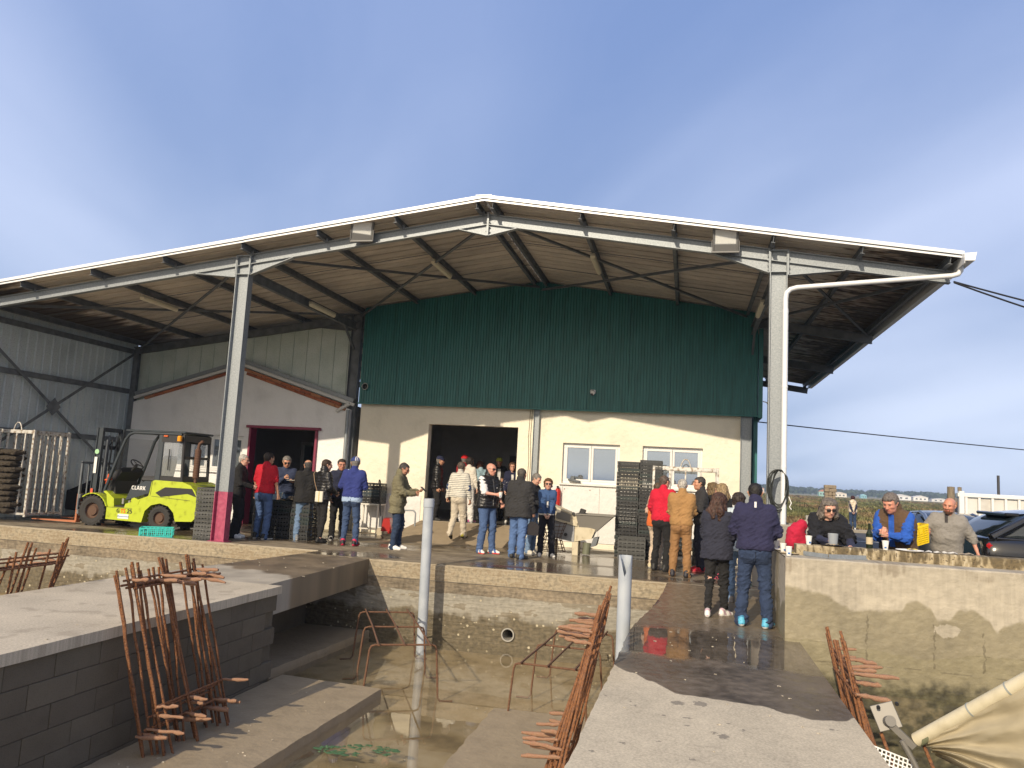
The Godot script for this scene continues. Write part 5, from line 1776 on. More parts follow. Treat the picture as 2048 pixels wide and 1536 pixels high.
	for q in [Vector3(-0.54, 0.95, 0.255), Vector3(-0.13, 0.86, 0.255), Vector3(-0.6, 0.52, 0.255), Vector3(-0.28, 0.42, 0.255)]:
		b = MB.new()
		b.cyl(q, q + Vector3(0, 0, 0.05), 0.035, 10)
		put(b, "knob", dk, g)
	b = MB.new()      # hopper: open pyramid trough with thickness
	var A := [Vector3(-0.08, 0.86, 0.3), Vector3(0.72, 0.86, 0.3), Vector3(0.72, 0.86, -0.3), Vector3(-0.08, 0.86, -0.3)]
	var B := [Vector3(0.0, 0.52, 0.2), Vector3(0.34, 0.50, 0.2), Vector3(0.34, 0.50, -0.2), Vector3(0.0, 0.52, -0.2)]
	for k in 4:
		var n := (k + 1) % 4
		b.quad(B[k], B[n], A[n], A[k])
		b.quad(B[n] + Vector3(0, 0.012, 0), B[k] + Vector3(0, 0.012, 0), A[k] * Vector3(0.985, 1, 0.96), A[n] * Vector3(0.985, 1, 0.96))
		b.beam(A[k], A[n], 0.03, 0.025)
	put(b, "hopper", gr, g)
	b = MB.new()
	b.box(Vector3(0.02, 0.90, -0.05), Vector3(0.12, 0.12, 0.14), 0.01, Basis(Vector3(0, 0, 1), -0.3))
	put(b, "motor_box", dk, g)
	b = MB.new()
	b.extrude(PackedVector2Array([Vector2(-0.1, 0.28), Vector2(0.26, 0.36), Vector2(0.34, 0.56), Vector2(-0.1, 0.66)]), 0.44, Transform3D(Basis(), Vector3(0, 0, -0.22)))
	put(b, "lower_housing", be, g)
	b = MB.new()
	b.extrude(PackedVector2Array([Vector2(-0.62, 0.34), Vector2(-0.11, 0.27), Vector2(-0.11, 0.60), Vector2(-0.62, 0.71)]), 0.42, Transform3D(Basis(), Vector3(0, 0, -0.21)))
	put(b, "grey_housing", plastic("machinelight", Color(0.3, 0.31, 0.32), 0.5), g)
	for x in [-0.08, -0.58]:
		b = MB.new()
		b.box(Vector3(x, 0.14, 0.16), Vector3(0.13, 0.29, 0.09), 0.008)
		put(b, "leg", be, g)
		b = MB.new()
		b.box(Vector3(x, 0.14, -0.16), Vector3(0.13, 0.29, 0.09), 0.008)
		put(b, "leg", be, g)
	b = MB.new()
	b.cyl(Vector3(0.16, 0.26, 0.06), Vector3(0.14, 0.02, 0.08), 0.085, 16)
	put(b, "chute", plastic("chuteglass", Color(0.16, 0.17, 0.12), 0.25), g)
	b = MB.new()
	b.extrude(PackedVector2Array([Vector2(0.24, 0.18), Vector2(0.36, 0.22), Vector2(0.40, 0.40), Vector2(0.3, 0.38)]), 0.3, Transform3D(Basis(), Vector3(0, 0, -0.1)))
	put(b, "guard", dull_shaded_steel(), g)
	# wire basket on a stand
	var wb := thing("wire_basket", "rusty wire basket on crossed legs behind the denim jacket", "basket", Vector3(-2.75, gy(-16.9), -16.6))
	for k in 9:
		b = MB.new()
		var y := 0.06 + k * 0.075
		var r := 0.17 + 0.055 * absf(k - 4.0) * 0.5
		var pts := []
		for j in 13: pts.append(Vector3(cos(TAU * j / 12) * r, y, sin(TAU * j / 12) * r))
		b.tube(pts, 0.006, 5, false)
		put(b, "hoop", rust_dark(), wb)
	for j in 14:
		b = MB.new()
		var a := TAU * j / 14
		var d := Vector3(cos(a), 0, sin(a))
		b.tube([d * 0.28 + Vector3(0, 0.06, 0), d * 0.17 + Vector3(0, 0.36, 0), d * 0.28 + Vector3(0, 0.66, 0)], 0.006, 5)
		put(b, "wire", rust_dark(), wb)
	# fallen tool on the sill and fire extinguisher
	b = MB.new()
	b.box(Vector3(-2.68, 1.49, -18.92), Vector3(0.3, 0.05, 0.1), 0.015, Basis(Vector3(0, 0, 1), -0.15))
	b.box(Vector3(-2.72, 1.55, -18.92), Vector3(0.1, 0.1, 0.06), 0.015)
	o = put(b, "sander", dull_shaded_steel(), self)
	tag(o, "small dark power tool lying on the window sill", "tool")
	var fe := thing("fire_extinguisher", "red fire extinguisher on the white boards behind the denim jacket", "extinguisher", Vector3(-3.05, 0.85, -18.8))
	b = MB.new()
	b.lathe([Vector2(0, 0), Vector2(0.07, 0.0), Vector2(0.075, 0.02), Vector2(0.075, 0.36), Vector2(0.05, 0.42), Vector2(0.02, 0.45), Vector2(0, 0.45)], 18)
	put(b, "cylinder", red, fe)
	b = MB.new()
	b.box(Vector3(0, 0.47, 0.03), Vector3(0.04, 0.05, 0.12), 0.008)
	put(b, "valve", dk, fe)


# ------------------------------------------------------------------ lettering
func letters(s: String, size: float, at: Vector3, turn: float, mt: Material, parent: Node, called: String, depth := 0.004) -> MeshInstance3D:
	var t := TextMesh.new()
	t.text = s
	t.font = SystemFont.new()
	t.font.font_names = PackedStringArray(["Droid Sans"])
	t.font.font_weight = 700
	t.font_size = 64
	t.pixel_size = size / 64.0
	t.depth = depth
	var o := inst(t, called, mt, parent)
	o.position = at
	o.rotation.y = turn
	return o

func wheel(parent: Node, at: Vector3, r: float, w: float, rim_mat: Material, tread := 0) -> void:   # axle along z
	var tm := mat("tyre", Color(0.035, 0.034, 0.033), 0.9)
	var b := MB.new()
	var T := Transform3D(Basis(Vector3(1, 0, 0), PI / 2), Vector3.ZERO)
	b.lathe([Vector2(r * 0.52, -w * 0.4), Vector2(r * 0.78, -w * 0.5), Vector2(r * 0.95, -w * 0.44), Vector2(r * 0.985, -w * 0.3), Vector2(r * 0.985, w * 0.3), Vector2(r * 0.95, w * 0.44), Vector2(r * 0.78, w * 0.5), Vector2(r * 0.52, w * 0.4)], 32, T)
	for k in tread:
		var a := TAU * k / tread
		for s in [-1, 1]:
			b.box(Vector3(cos(a + s * 0.06) * r * 0.985, sin(a + s * 0.06) * r * 0.985, s * w * 0.26), Vector3(0.04, r * 0.1, w * 0.46), 0.006, Basis(Vector3(0, 0, 1), a + s * 0.06))
	var o := put(b, "wheel", tm, parent)
	o.position = at
	b = MB.new()
	b.lathe([Vector2(0.0, -w * 0.3), Vector2(r * 0.3, -w * 0.3), Vector2(r * 0.36, -w * 0.1), Vector2(r * 0.5, -w * 0.12), Vector2(r * 0.54, -w * 0.42)], 28, T)
	b.lathe([Vector2(r * 0.54, w * 0.42), Vector2(r * 0.5, w * 0.12), Vector2(r * 0.36, w * 0.1), Vector2(r * 0.3, w * 0.3), Vector2(0.0, w * 0.3)], 28, T)
	b.lathe([Vector2(r * 0.2, w * 0.3), Vector2(r * 0.18, w * 0.44), Vector2(0, w * 0.44)], 16, T)
	put(b, "rim", rim_mat, o)

func build_forklift() -> void:
	var lime := mat("lime", Color(0.45, 0.54, 0.03), 0.35)
	lime.clearcoat_enabled = true; lime.clearcoat = 0.4; lime.clearcoat_roughness = 0.2
	tri3(lime, ntex("tex_lime", 140, 0.02, 5, [Color(0.55, 0.5, 0.4), Color(0.93, 0.93, 0.9), Color(1, 1, 1)], 256, [0.05, 0.3, 0.6]), 0.9, false)
	var dg := plastic("forkgrey", Color(0.035, 0.045, 0.055), 0.45)
	var dk := plastic("blackplastic", Color(0.02, 0.02, 0.022), 0.5)
	var steel := dull_shaded_steel()
	var f := thing("forklift", "lime green forklift with dark cab frame parked under the shed roof", "forklift", Vector3(-11.9, gy(-15.4) + 0.0, -15.4), PI)
	var b := MB.new()
	var P := PackedVector2Array([Vector2(.46, .17), Vector2(.46, .5), Vector2(.50, .70), Vector2(.60, .76), Vector2(.52, .78), Vector2(.30, .62), Vector2(.28, .44), Vector2(.02, .44), Vector2(0, .52), Vector2(-.55, .72), Vector2(-.60, 1.04), Vector2(-.68, 1.07), Vector2(-1.35, 1.06), Vector2(-1.55, 1.0), Vector2(-1.68, .88), Vector2(-1.76, .70), Vector2(-1.76, .34), Vector2(-1.66, .24), Vector2(-1.26, .22), Vector2(-1.20, .40), Vector2(-1.06, .53), Vector2(-.85, .58), Vector2(-.64, .53), Vector2(-.5, .40), Vector2(-.44, .15)])
	b.extrude(P, 1.06, Transform3D(Basis(), Vector3(0, 0, -0.53)))
	var body := put(b, "body", lime, f)
	for s in [-1, 1]:
		b = MB.new()
		b.extrude(PackedVector2Array([Vector2(-.72, .80), Vector2(-.95, .93), Vector2(-1.6, .93), Vector2(-1.72, .76), Vector2(-1.5, .82), Vector2(-.86, .72)]), 0.008, Transform3D(Basis(), Vector3(0, 0, 0.53 if s > 0 else -0.538)))
		put(b, "side_stripe", dk, body)
		b = MB.new()
		b.box(Vector3(-0.24, 0.60, s * 0.533), Vector3(0.2, 0.11, 0.008), 0.003, Basis(Vector3(0, 0, 1), 0.35))
		put(b, "side_hatch", lime, body)
		b = MB.new()     # dark seat skirt
		b.extrude(PackedVector2Array([Vector2(.0, .60), Vector2(-.56, .78), Vector2(-.60, 1.04), Vector2(-.45, 1.04), Vector2(-.1, .86)]), 0.04, Transform3D(Basis(), Vector3(0, 0, 0.50 if s > 0 else -0.54)))
		put(b, "seat_skirt", dg, f)
		b = MB.new()     # mudguard over the front wheel
		var pts := []
		for k in 9:
			var a := 0.35 + k * 0.24
			pts.append(Vector2(0.81 + cos(PI - a) * 0.39 , 0.32 + sin(PI - a) * 0.39))
		for k in 8:
			b.box(Vector3((pts[k].x + pts[k + 1].x) / 2, (pts[k].y + pts[k + 1].y) / 2, s * 0.47), Vector3(pts[k].distance_to(pts[k + 1]) + 0.01, 0.02, 0.22), 0.0, Basis(Vector3(0, 0, 1), (pts[k + 1] - pts[k]).angle()))
		put(b, "mudguard", lime if s < 0 else dg, f)
		wheel(f, Vector3(0.81, 0.33, s * 0.47), 0.33, 0.2, plastic("rustrim", Color(0.10, 0.055, 0.035), 0.8), 22)
		wheel(f, Vector3(-0.85, 0.265, s * 0.44), 0.265, 0.17, plastic("rustrim"), 20)
	for s in [-1, 1]:
		for q in [[Vector3(-0.61, 0.9, s * 0.531), Vector3(0.008, 0.34, 0.004), 0.1], [Vector3(-1.1, 0.70, s * 0.531), Vector3(0.95, 0.008, 0.004), 0.05], [Vector3(0.12, 0.43, s * 0.531), Vector3(0.6, 0.008, 0.004), 0.0]]:
			b = MB.new()
			b.box(q[0], q[1], 0.0, Basis(Vector3(0, 0, 1), q[2]))
			put(b, "panel_gap", dk, body)
	# floor, dash, seat, steering
	b = MB.new()
	b.box(Vector3(0.2, 0.46, 0), Vector3(0.6, 0.03, 1.0))
	put(b, "floor_plate", dk, f)
	b = MB.new()
	b.extrude(PackedVector2Array([Vector2(.62, .5), Vector2(.62, 1.05), Vector2(.5, 1.2), Vector2(.36, 1.28), Vector2(.32, 1.2), Vector2(.46, 1.0), Vector2(.4, .5)]), 0.7, Transform3D(Basis(), Vector3(0, 0, -0.35)))
	put(b, "dashboard", dk, f)
	b = MB.new()
	b.tube([Vector3(.42, 1.15, 0.0), Vector3(.24, 1.36, 0.0)], 0.035, 10)
	var pt := []
	var wb := Basis(Vector3(0, 0, 1), 0.72)
	for k in 21: pt.append(Vector3(.23, 1.38, 0.0) + wb * Vector3(cos(TAU * k / 20) * 0.15, 0, sin(TAU * k / 20) * 0.15))
	b.tube(pt, 0.014, 8, false)
	for k in 3: b.tube([Vector3(.23, 1.38, 0), Vector3(.23, 1.38, 0) + wb * Vector3(cos(TAU * k / 3) * 0.15, 0, sin(TAU * k / 3) * 0.15)], 0.011, 6)
	put(b, "steering_wheel", dk, f)
	b = MB.new()
	b.box(Vector3(-0.32, 1.07, 0), Vector3(0.48, 0.14, 0.5), 0.05)
	b.box(Vector3(-0.58, 1.36, 0), Vector3(0.12, 0.5, 0.46), 0.05, Basis(Vector3(0, 0, 1), 0.15))
	b.box(Vector3(-0.30, 0.95, 0), Vector3(0.4, 0.12, 0.42), 0.02)
	put(b, "seat", plastic("seatvinyl", Color(0.045, 0.045, 0.048), 0.6), f)
	for q in [[0.1, 0.52, -0.48], [-0.06, 0.55, -0.48]]:
		b = MB.new()
		b.box(Vector3(q[0], q[1] + 0.05, q[2]), Vector3(0.05, 0.12, 0.03), 0.006)
		put(b, "step", plastic("stepgrey", Color(0.25, 0.25, 0.24), 0.6), f)
	# cab frame
	for s in [-1, 1]:
		b = MB.new()
		b.tube([Vector3(.60, .72, s * .5), Vector3(.36, 1.45, s * .5), Vector3(.2, 1.92, s * .48), Vector3(.12, 2.03, s * .48), Vector3(0.0, 2.08, s * .48), Vector3(-1.2, 2.08, s * .48)], 0.035, 8)
		put(b, "front_pillar", dg, f)
		b = MB.new()
		b.beam(Vector3(-.70, 1.05, s * .49), Vector3(-.70, 2.1, s * .47), 0.05, 0.13, Vector3.RIGHT, 0.01)
		put(b, "middle_pillar", dg, f)
		b = MB.new()
		b.beam(Vector3(-1.28, 1.05, s * .46), Vector3(-1.24, 2.08, s * .46), 0.05, 0.06, Vector3.RIGHT, 0.01)
		b.beam(Vector3(-.72, 1.10, s * .48), Vector3(-1.27, 1.10, s * .47), 0.04, 0.12)
		b.beam(Vector3(-.72, 1.98, s * .48), Vector3(-1.27, 1.98, s * .47), 0.04, 0.16)
		put(b, "cab_side", dk, f)
		b = MB.new()
		b.box(Vector3(-1.0, 1.53, s * .475), Vector3(0.48, 0.72, 0.01))
		put(b, "side_window", glass_mat(), f)
		b = MB.new()
		b.tube([Vector3(-.95, 1.3, s * .52), Vector3(-.95, 1.75, s * .52)], 0.012, 6)
		put(b, "grab_rail", dk, f)
	b = MB.new()
	b.box(Vector3(-0.55, 2.12, 0), Vector3(1.5, 0.045, 1.04), 0.015)
	for k in 6: b.box(Vector3(0.1 - k * 0.16, 2.085, 0), Vector3(0.03, 0.04, 0.94))
	put(b, "roof_guard", dg, f)
	b = MB.new()
	b.box(Vector3(-1.28, 1.58, 0), Vector3(0.03, 0.06, 0.9))
	b.box(Vector3(-1.28, 1.12, 0), Vector3(0.05, 0.12, 0.9))
	b.box(Vector3(-1.26, 2.0, 0), Vector3(0.05, 0.14, 0.9))
	put(b, "rear_frame", dk, f)
	b = MB.new()
	b.quad(Vector3(.58, .85, .46), Vector3(.58, .85, -.46), Vector3(.2, 1.95, -.44), Vector3(.2, 1.95, .44))
	put(b, "windscreen", glass_mat(), f)
	b = MB.new()
	b.lathe([Vector2(0.0, -0.06), Vector2(0.05, -0.06), Vector2(0.052, 0.03), Vector2(0.04, 0.055), Vector2(0, 0.06)], 16, Transform3D(Basis(), Vector3(-1.2, 1.99, -0.56)))
	put(b, "beacon", plastic("amber", Color(0.75, 0.30, 0.01), 0.25), f)
	b = MB.new()
	b.box(Vector3(-0.82, 2.03, -0.51), Vector3(0.1, 0.035, 0.03), 0.006)
	put(b, "indicator_lamp", plastic("orangelens", Color(0.6, 0.12, 0.03), 0.3), f)
	b = MB.new()      # exhaust with perforated guard
	b.tube([Vector3(-1.5, 1.05, -0.3), Vector3(-1.5, 1.82, -0.3), Vector3(-1.52, 1.9, -0.3), Vector3(-1.6, 1.96, -0.3)], 0.035, 10)
	b.tube([Vector3(-1.5, 1.15, -0.3), Vector3(-1.5, 1.78, -0.3)], 0.065, 14)
	for k in 12:
		var pts2 := []
		for j in 15: pts2.append(Vector3(-1.5 + cos(TAU * j / 14) * 0.067, 1.17 + k * 0.052, -0.3 + sin(TAU * j / 14) * 0.067))
		b.tube(pts2, 0.007, 5, false)
	put(b, "exhaust", plastic("exhaustrust", Color(0.11, 0.055, 0.035), 0.8), f)
	# mast
	for s in [-1, 1]:
		b = MB.new()
		b.ibeam(Vector3(1.02, 0.12, s * 0.33), Vector3(0.98, 2.16, s * 0.33), 0.07, 0.15, 0.02, 0.02, Vector3.RIGHT)
		put(b, "mast_channel", dg, f)
		b = MB.new()
		b.cyl(Vector3(0.92, 0.3, s * 0.22), Vector3(0.89, 1.9, s * 0.22), 0.03, 10)
		b.cyl(Vector3(0.96, 0.3, s * 0.12), Vector3(0.93, 2.0, s * 0.12), 0.022, 8)
		put(b, "lift_cylinder", steel, f)
	for y in [0.35, 1.72, 2.12]:
		b = MB.new()
		b.box(Vector3(1.0, y, 0), Vector3(0.1, 0.09, 0.6), 0.01)
		put(b, "mast_crossbar", dg, f)
	b = MB.new()
	b.tube([Vector3(0.94, 1.7, -0.1), Vector3(0.84, 1.9, -0.12), Vector3(0.86, 1.6, -0.1), Vector3(0.9, 1.2, -0.08)], 0.016, 6)
	b.tube([Vector3(0.94, 1.7, 0.1), Vector3(0.84, 1.95, 0.1), Vector3(0.84, 1.5, 0.12), Vector3(0.9, 0.9, 0.1)], 0.016, 6)
	put(b, "hydraulic_hose", dk, f)
	# carriage and forks
	b = MB.new()
	b.box(Vector3(1.2, 0.28, 0), Vector3(0.06, 0.1, 1.05), 0.01)
	b.box(Vector3(1.2, 0.62, 0), Vector3(0.06, 0.1, 1.05), 0.01)
	for s in [-1, 1]: b.box(Vector3(1.22, 0.85, s * 0.5), Vector3(0.04, 1.05, 0.06), 0.006)
	b.box(Vector3(1.22, 1.36, 0), Vector3(0.04, 0.05, 1.06), 0.006)
	for k in 4: b.box(Vector3(1.22, 1.0, -0.3 + k * 0.2), Vector3(0.025, 0.72, 0.025))
	put(b, "carriage", steel, f)
	var orange := plastic("forkorange", Color(0.42, 0.15, 0.07), 0.7)
	for s in [-1, 1]:
		b = MB.new()
		b.box(Vector3(1.27, 0.36, s * 0.42), Vector3(0.05, 0.62, 0.12), 0.008)
		b.extrude(PackedVector2Array([Vector2(1.25, 0.04), Vector2(1.25, 0.085), Vector2(2.4, 0.06), Vector2(2.42, 0.045)]), 0.13, Transform3D(Basis(), Vector3(0, 0, s * 0.42 - 0.065)))
		put(b, "fork", orange, f)
	# gloves hung on the dash
	b = MB.new()
	rng.seed = 3
	for k in 9:
		var a := rng.randf() * TAU
		b.tube([Vector3(.56, 1.02, -.44), Vector3(.56 + cos(a) * .06, 1.02 + sin(a) * 0.08, -.46), Vector3(.56 + cos(a) * .09, 1.02 + sin(a) * 0.12, -.45)], [0.022, 0.018, 0.011], 7)
	var gl := put(b, "rubber_gloves", plastic("gloveorange", Color(0.75, 0.10, 0.01), 0.5), self)
	gl.position = Vector3(-11.9, gy(-15.4), -15.4); gl.rotation.y = PI
	tag(gl, "bright orange rubber gloves tucked at the forklift dashboard", "gloves")
	# lettering and stickers on the near side
	letters("CLARK", 0.115, Vector3(-0.30, 0.88, -0.548), PI, plastic("letterwhite", Color(0.75, 0.75, 0.73), 0.5), f, "maker_lettering")
	letters("G", 0.12, Vector3(0.16, 0.365, -0.534), PI, dk, f, "model_lettering")
	letters("TS", 0.12, Vector3(0.03, 0.365, -0.534), PI, plastic("gloveorange"), f, "model_lettering")
	letters("25", 0.12, Vector3(-0.13, 0.365, -0.534), PI, dk, f, "model_lettering")
	b = MB.new()
	b.box(Vector3(0.02, 0.25, -0.534), Vector3(0.27, 0.10, 0.004))
	var st := put(b, "sticker", plastic("letterwhite"), f)
	letters("Manutention", 0.045, Vector3(0.02, 0.25, -0.537), PI, plastic("letterblue", Color(0.05, 0.15, 0.4), 0.5), f, "sticker_lettering", 0.002)
	b = MB.new()
	b.cyl(Vector3(1.0, 1.62, -0.368), Vector3(1.0, 1.62, -0.374), 0.055, 20)
	put(b, "round_sticker", plastic("stickergreen", Color(0.35, 0.6, 0.35), 0.5), f)
	b = MB.new()
	b.box(Vector3(1.01, 1.32, -0.37), Vector3(0.07, 0.36, 0.004))
	put(b, "capacity_sticker", plastic("letterwhite"), f)
	b = MB.new()
	b.box(Vector3(1.03, 0.72, -0.37), Vector3(0.06, 0.16, 0.004))
	put(b, "warning_sticker", plastic("stickerred", Color(0.6, 0.1, 0.05), 0.5), f)

# ------------------------------------------------------------------ cars: lofted shells
# stations: [x, sill_y, sill_halfwidth, belt_y, belt_halfwidth, top_y, top_halfwidth]
func loft(b: MB, st: Array, sections: Callable, smooth_k := 4) -> void:
	var rows := []
	for i in st.size() - 1:
		for k in smooth_k:
			var t := float(k) / smooth_k
			var q := []
			var p0: Array = st[maxi(i - 1, 0)]
			var p1: Array = st[i]
			var p2: Array = st[i + 1]
			var p3: Array = st[mini(i + 2, st.size() - 1)]
			for c in p1.size():
				q.append(cubic_interpolate(p1[c], p2[c], p0[c], p3[c], t))
			rows.append(sections.call(q))
	rows.append(sections.call(st[-1]))
	var n: int = rows[0].size()
	var N := []
	for i in rows.size():
		var r := []
		for j in n:
			var du: Vector3 = rows[mini(i + 1, rows.size() - 1)][j] - rows[maxi(i - 1, 0)][j]
			var dv: Vector3 = rows[i][mini(j + 1, n - 1)] - rows[i][maxi(j - 1, 0)]
			r.append(dv.cross(du).normalized() if dv.cross(du).length() > 1e-9 else Vector3.UP)
		N.append(r)
	for i in rows.size() - 1:
		for j in n - 1:
			b.trin(rows[i][j], rows[i][j + 1], rows[i + 1][j + 1], N[i][j], N[i][j + 1], N[i + 1][j + 1])
			b.trin(rows[i][j], rows[i + 1][j + 1], rows[i + 1][j], N[i][j], N[i + 1][j + 1], N[i + 1][j])
	# end caps
	for e in [0, rows.size() - 1]:
		var c := Vector3.ZERO
		for p in rows[e]: c += p
		c /= n
		for j in n - 1:
			if e == 0: b.tri(c, rows[e][j + 1], rows[e][j])
			else: b.tri(c, rows[e][j], rows[e][j + 1])

func body_section(q: Array) -> Array:       # x, y_sill, w_sill, y_belt, w_belt, y_deck, w_deck
	var p := []
	for s in [1, -1]:
		var h := [Vector3(q[0], q[1], s * q[2] * 0.9), Vector3(q[0], q[1] + 0.04, s * q[2]), Vector3(q[0], lerpf(q[1], q[3], 0.45), s * lerpf(q[2], q[4], 0.6) * 1.01), Vector3(q[0], q[3], s * q[4]), Vector3(q[0], q[3] + (q[5] - q[3]) * 0.6, s * lerpf(q[4], q[6], 0.35)), Vector3(q[0], q[5], s * q[6]), Vector3(q[0], q[5] + 0.015, s * q[6] * 0.5)]
		if s < 0: h.reverse()
		p.append_array(h)
	return p

func build_cars() -> void:
	var grey := mat("carpaint", Color(0.085, 0.095, 0.11), 0.28, 0.55)
	grey.clearcoat_enabled = true; grey.clearcoat = 1.0; grey.clearcoat_roughness = 0.04
	var dk := plastic("blackplastic")
	var cg := mat("carglass", Color(0.012, 0.018, 0.022), 0.03)
	cg.metallic_specular = 1.0
	var redl := plastic("redlens", Color(0.35, 0.01, 0.012), 0.2)
	var alloy := mat("alloy", Color(0.3, 0.3, 0.31), 0.35, 0.7)
	# grey coupe, tail towards the camera; local -x is the tail
	var c := thing("parked_car", "dark grey sports coupe seen from behind, parked beyond the stained wall", "car", Vector3(6.05, -0.136, -21.25), PI / 2, "parked cars")
	var b := MB.new()
	loft(b, [[-2.36, 0.36, 0.70, 0.72, 0.80, 0.93, 0.70], [-2.28, 0.26, 0.84, 0.74, 0.93, 0.99, 0.78], [-1.9, 0.20, 0.92, 0.76, 0.985, 1.0, 0.76], [-1.3, 0.18, 0.94, 0.77, 0.98, 0.99, 0.72], [-0.5, 0.17, 0.93, 0.76, 0.94, 0.95, 0.74], [0.5, 0.17, 0.92, 0.75, 0.94, 0.93, 0.75], [1.2, 0.18, 0.93, 0.70, 0.97, 0.90, 0.72], [1.9, 0.20, 0.90, 0.62, 0.94, 0.80, 0.66], [2.3, 0.28, 0.70, 0.5, 0.72, 0.62, 0.5]], body_section)
	put(b, "body", grey, c)
	b = MB.new()
	loft(b, [[-1.95, 0.95, 0.70, 0.97, 0.68, 0.99, 0.62], [-1.5, 0.95, 0.74, 1.06, 0.68, 1.12, 0.56], [-0.9, 0.94, 0.77, 1.14, 0.70, 1.29, 0.53], [-0.3, 0.93, 0.78, 1.16, 0.71, 1.335, 0.53], [0.2, 0.92, 0.78, 1.12, 0.71, 1.28, 0.54], [0.7, 0.92, 0.78, 1.02, 0.73, 1.08, 0.60], [1.1, 0.9, 0.76, 0.92, 0.74, 0.93, 0.66]], body_section)
	put(b, "greenhouse", cg, c)
	b = MB.new()       # roof skin and pillars over the glass
	var roof := func(q: Array) -> Array:
		var r := []
		for k in 9:
			var u := -1.0 + k / 4.0
			r.append(Vector3(q[0], q[1] - q[3] * u * u, -u * q[2]))
		return r
	loft(b, [[-1.02, 1.262, 0.50, 0.03], [-0.6, 1.335, 0.53, 0.03], [-0.2, 1.365, 0.54, 0.03], [0.12, 1.325, 0.53, 0.03], [0.25, 1.292, 0.52, 0.03]], roof)
	put(b, "roof", grey, c)
	for s in [-1, 1]:
		b = MB.new()
		b.tube([Vector3(-2.1, 0.985, s * 0.74), Vector3(-1.6, 1.10, s * 0.66), Vector3(-1.0, 1.26, s * 0.58), Vector3(-0.6, 1.32, s * 0.57)], [0.05, 0.05, 0.045, 0.04], 8)
		b.tube([Vector3(-0.6, 1.32, s * 0.57), Vector3(0.2, 1.285, s * 0.58), Vector3(0.65, 1.1, s * 0.66), Vector3(1.1, 0.92, s * 0.74)], 0.03, 8)
		b.tube([Vector3(-0.55, 1.30, s * 0.60), Vector3(-0.7, 0.96, s * 0.78)], 0.03, 8)
		put(b, "pillar", grey, c)
		b = MB.new()
		b.lathe([Vector2(0, -0.03), Vector2(0.075, -0.02), Vector2(0.08, 0.0), Vector2(0.06, 0.03), Vector2(0, 0.035)], 18, Transform3D(Basis(Vector3(0, 0, 1), PI / 2), Vector3(-2.30, 0.84, s * 0.68)))
		put(b, "tail_light", redl, c)
		b = MB.new()
		b.box(Vector3(0.62, 0.98, s * 0.95), Vector3(0.1, 0.11, 0.16), 0.04)
		put(b, "mirror", dk, c)
		b = MB.new()
		b.box(Vector3(-2.33, 0.42, s * 0.55), Vector3(0.04, 0.08, 0.12), 0.01)
		put(b, "fog_light", redl, c)
		for x in [-1.45, 1.45]: wheel(c, Vector3(x, 0.34, s * 0.86), 0.34, 0.25, alloy)
	b = MB.new()
	b.extrude(PackedVector2Array([Vector2(-0.62, 0.62), Vector2(0.62, 0.62), Vector2(0.66, 0.80), Vector2(-0.66, 0.80)]), 0.02, Transform3D(Basis(Vector3(0, 1, 0), -PI / 2), Vector3(-2.335, 0, 0)))
	put(b, "plate_recess", grey, c)
	b = MB.new()
	b.box(Vector3(-2.36, 0.36, 0), Vector3(0.05, 0.16, 1.2), 0.02)
	put(b, "diffuser", dk, c)
	b = MB.new()
	b.box(Vector3(-2.2, 1.0, 0), Vector3(0.05, 0.014, 0.5), 0.004)
	put(b, "brake_light", redl, c)
	b = MB.new()
	b.box(Vector3(-2.385, 0.72, 0), Vector3(0.012, 0.11, 0.52), 0.002)
	var pl := put(b, "number_plate", plastic("letterwhite"), c)
	for s in [-1, 1]:
		b = MB.new()
		b.box(Vector3(-2.392, 0.72, s * 0.24), Vector3(0.004, 0.108, 0.04))
		put(b, "plate_band", plastic("plateblue", Color(0.02, 0.06, 0.35), 0.5), pl)
	letters("BW-168-AT", 0.088, Vector3(-2.394, 0.722, 0.0), -PI / 2, dk, pl, "plate_lettering", 0.003)
	# small rearing horse emblem as a silver relief
	b = MB.new()
	var E := Transform3D(Basis(Vector3(0, 1, 0), -PI / 2), Vector3(-2.372, 0.9, 0))
	for q in [[[0.0, 0.0], [0.015, 0.03], 0.014], [[0.015, 0.03], [0.03, 0.055], 0.009], [[0.03, 0.055], [0.05, 0.05], 0.006], [[0.0, 0.0], [-0.015, -0.03], 0.009], [[-0.015, -0.03], [0.0, -0.06], 0.006], [[-0.005, -0.01], [-0.04, -0.03], 0.006], [[0.012, 0.015], [0.045, 0.015], 0.005], [[0.012, 0.008], [0.04, -0.01], 0.005], [[-0.01, 0.0], [-0.03, 0.03], 0.005], [[-0.03, 0.03], [-0.025, 0.05], 0.004]]:
		b.cyl(E * Vector3(q[0][0], q[0][1], 0.006), E * Vector3(q[1][0], q[1][1], 0.006), q[2], 6)
	put(b, "emblem", mat("chrome", Color(0.7, 0.7, 0.7), 0.2, 0.9), c)
	# black estate / off-roader, tail to the left
	var blk := mat("blackpaint", Color(0.008, 0.008, 0.009), 0.2)
	blk.clearcoat_enabled = true; blk.clearcoat = 1.0; blk.clearcoat_roughness = 0.03
	var s2 := thing("parked_car", "black estate car tail light in view, parked across behind the stained wall", "car", Vector3(6.5, -0.125, -13.3), 0.0, "parked cars")
	b = MB.new()
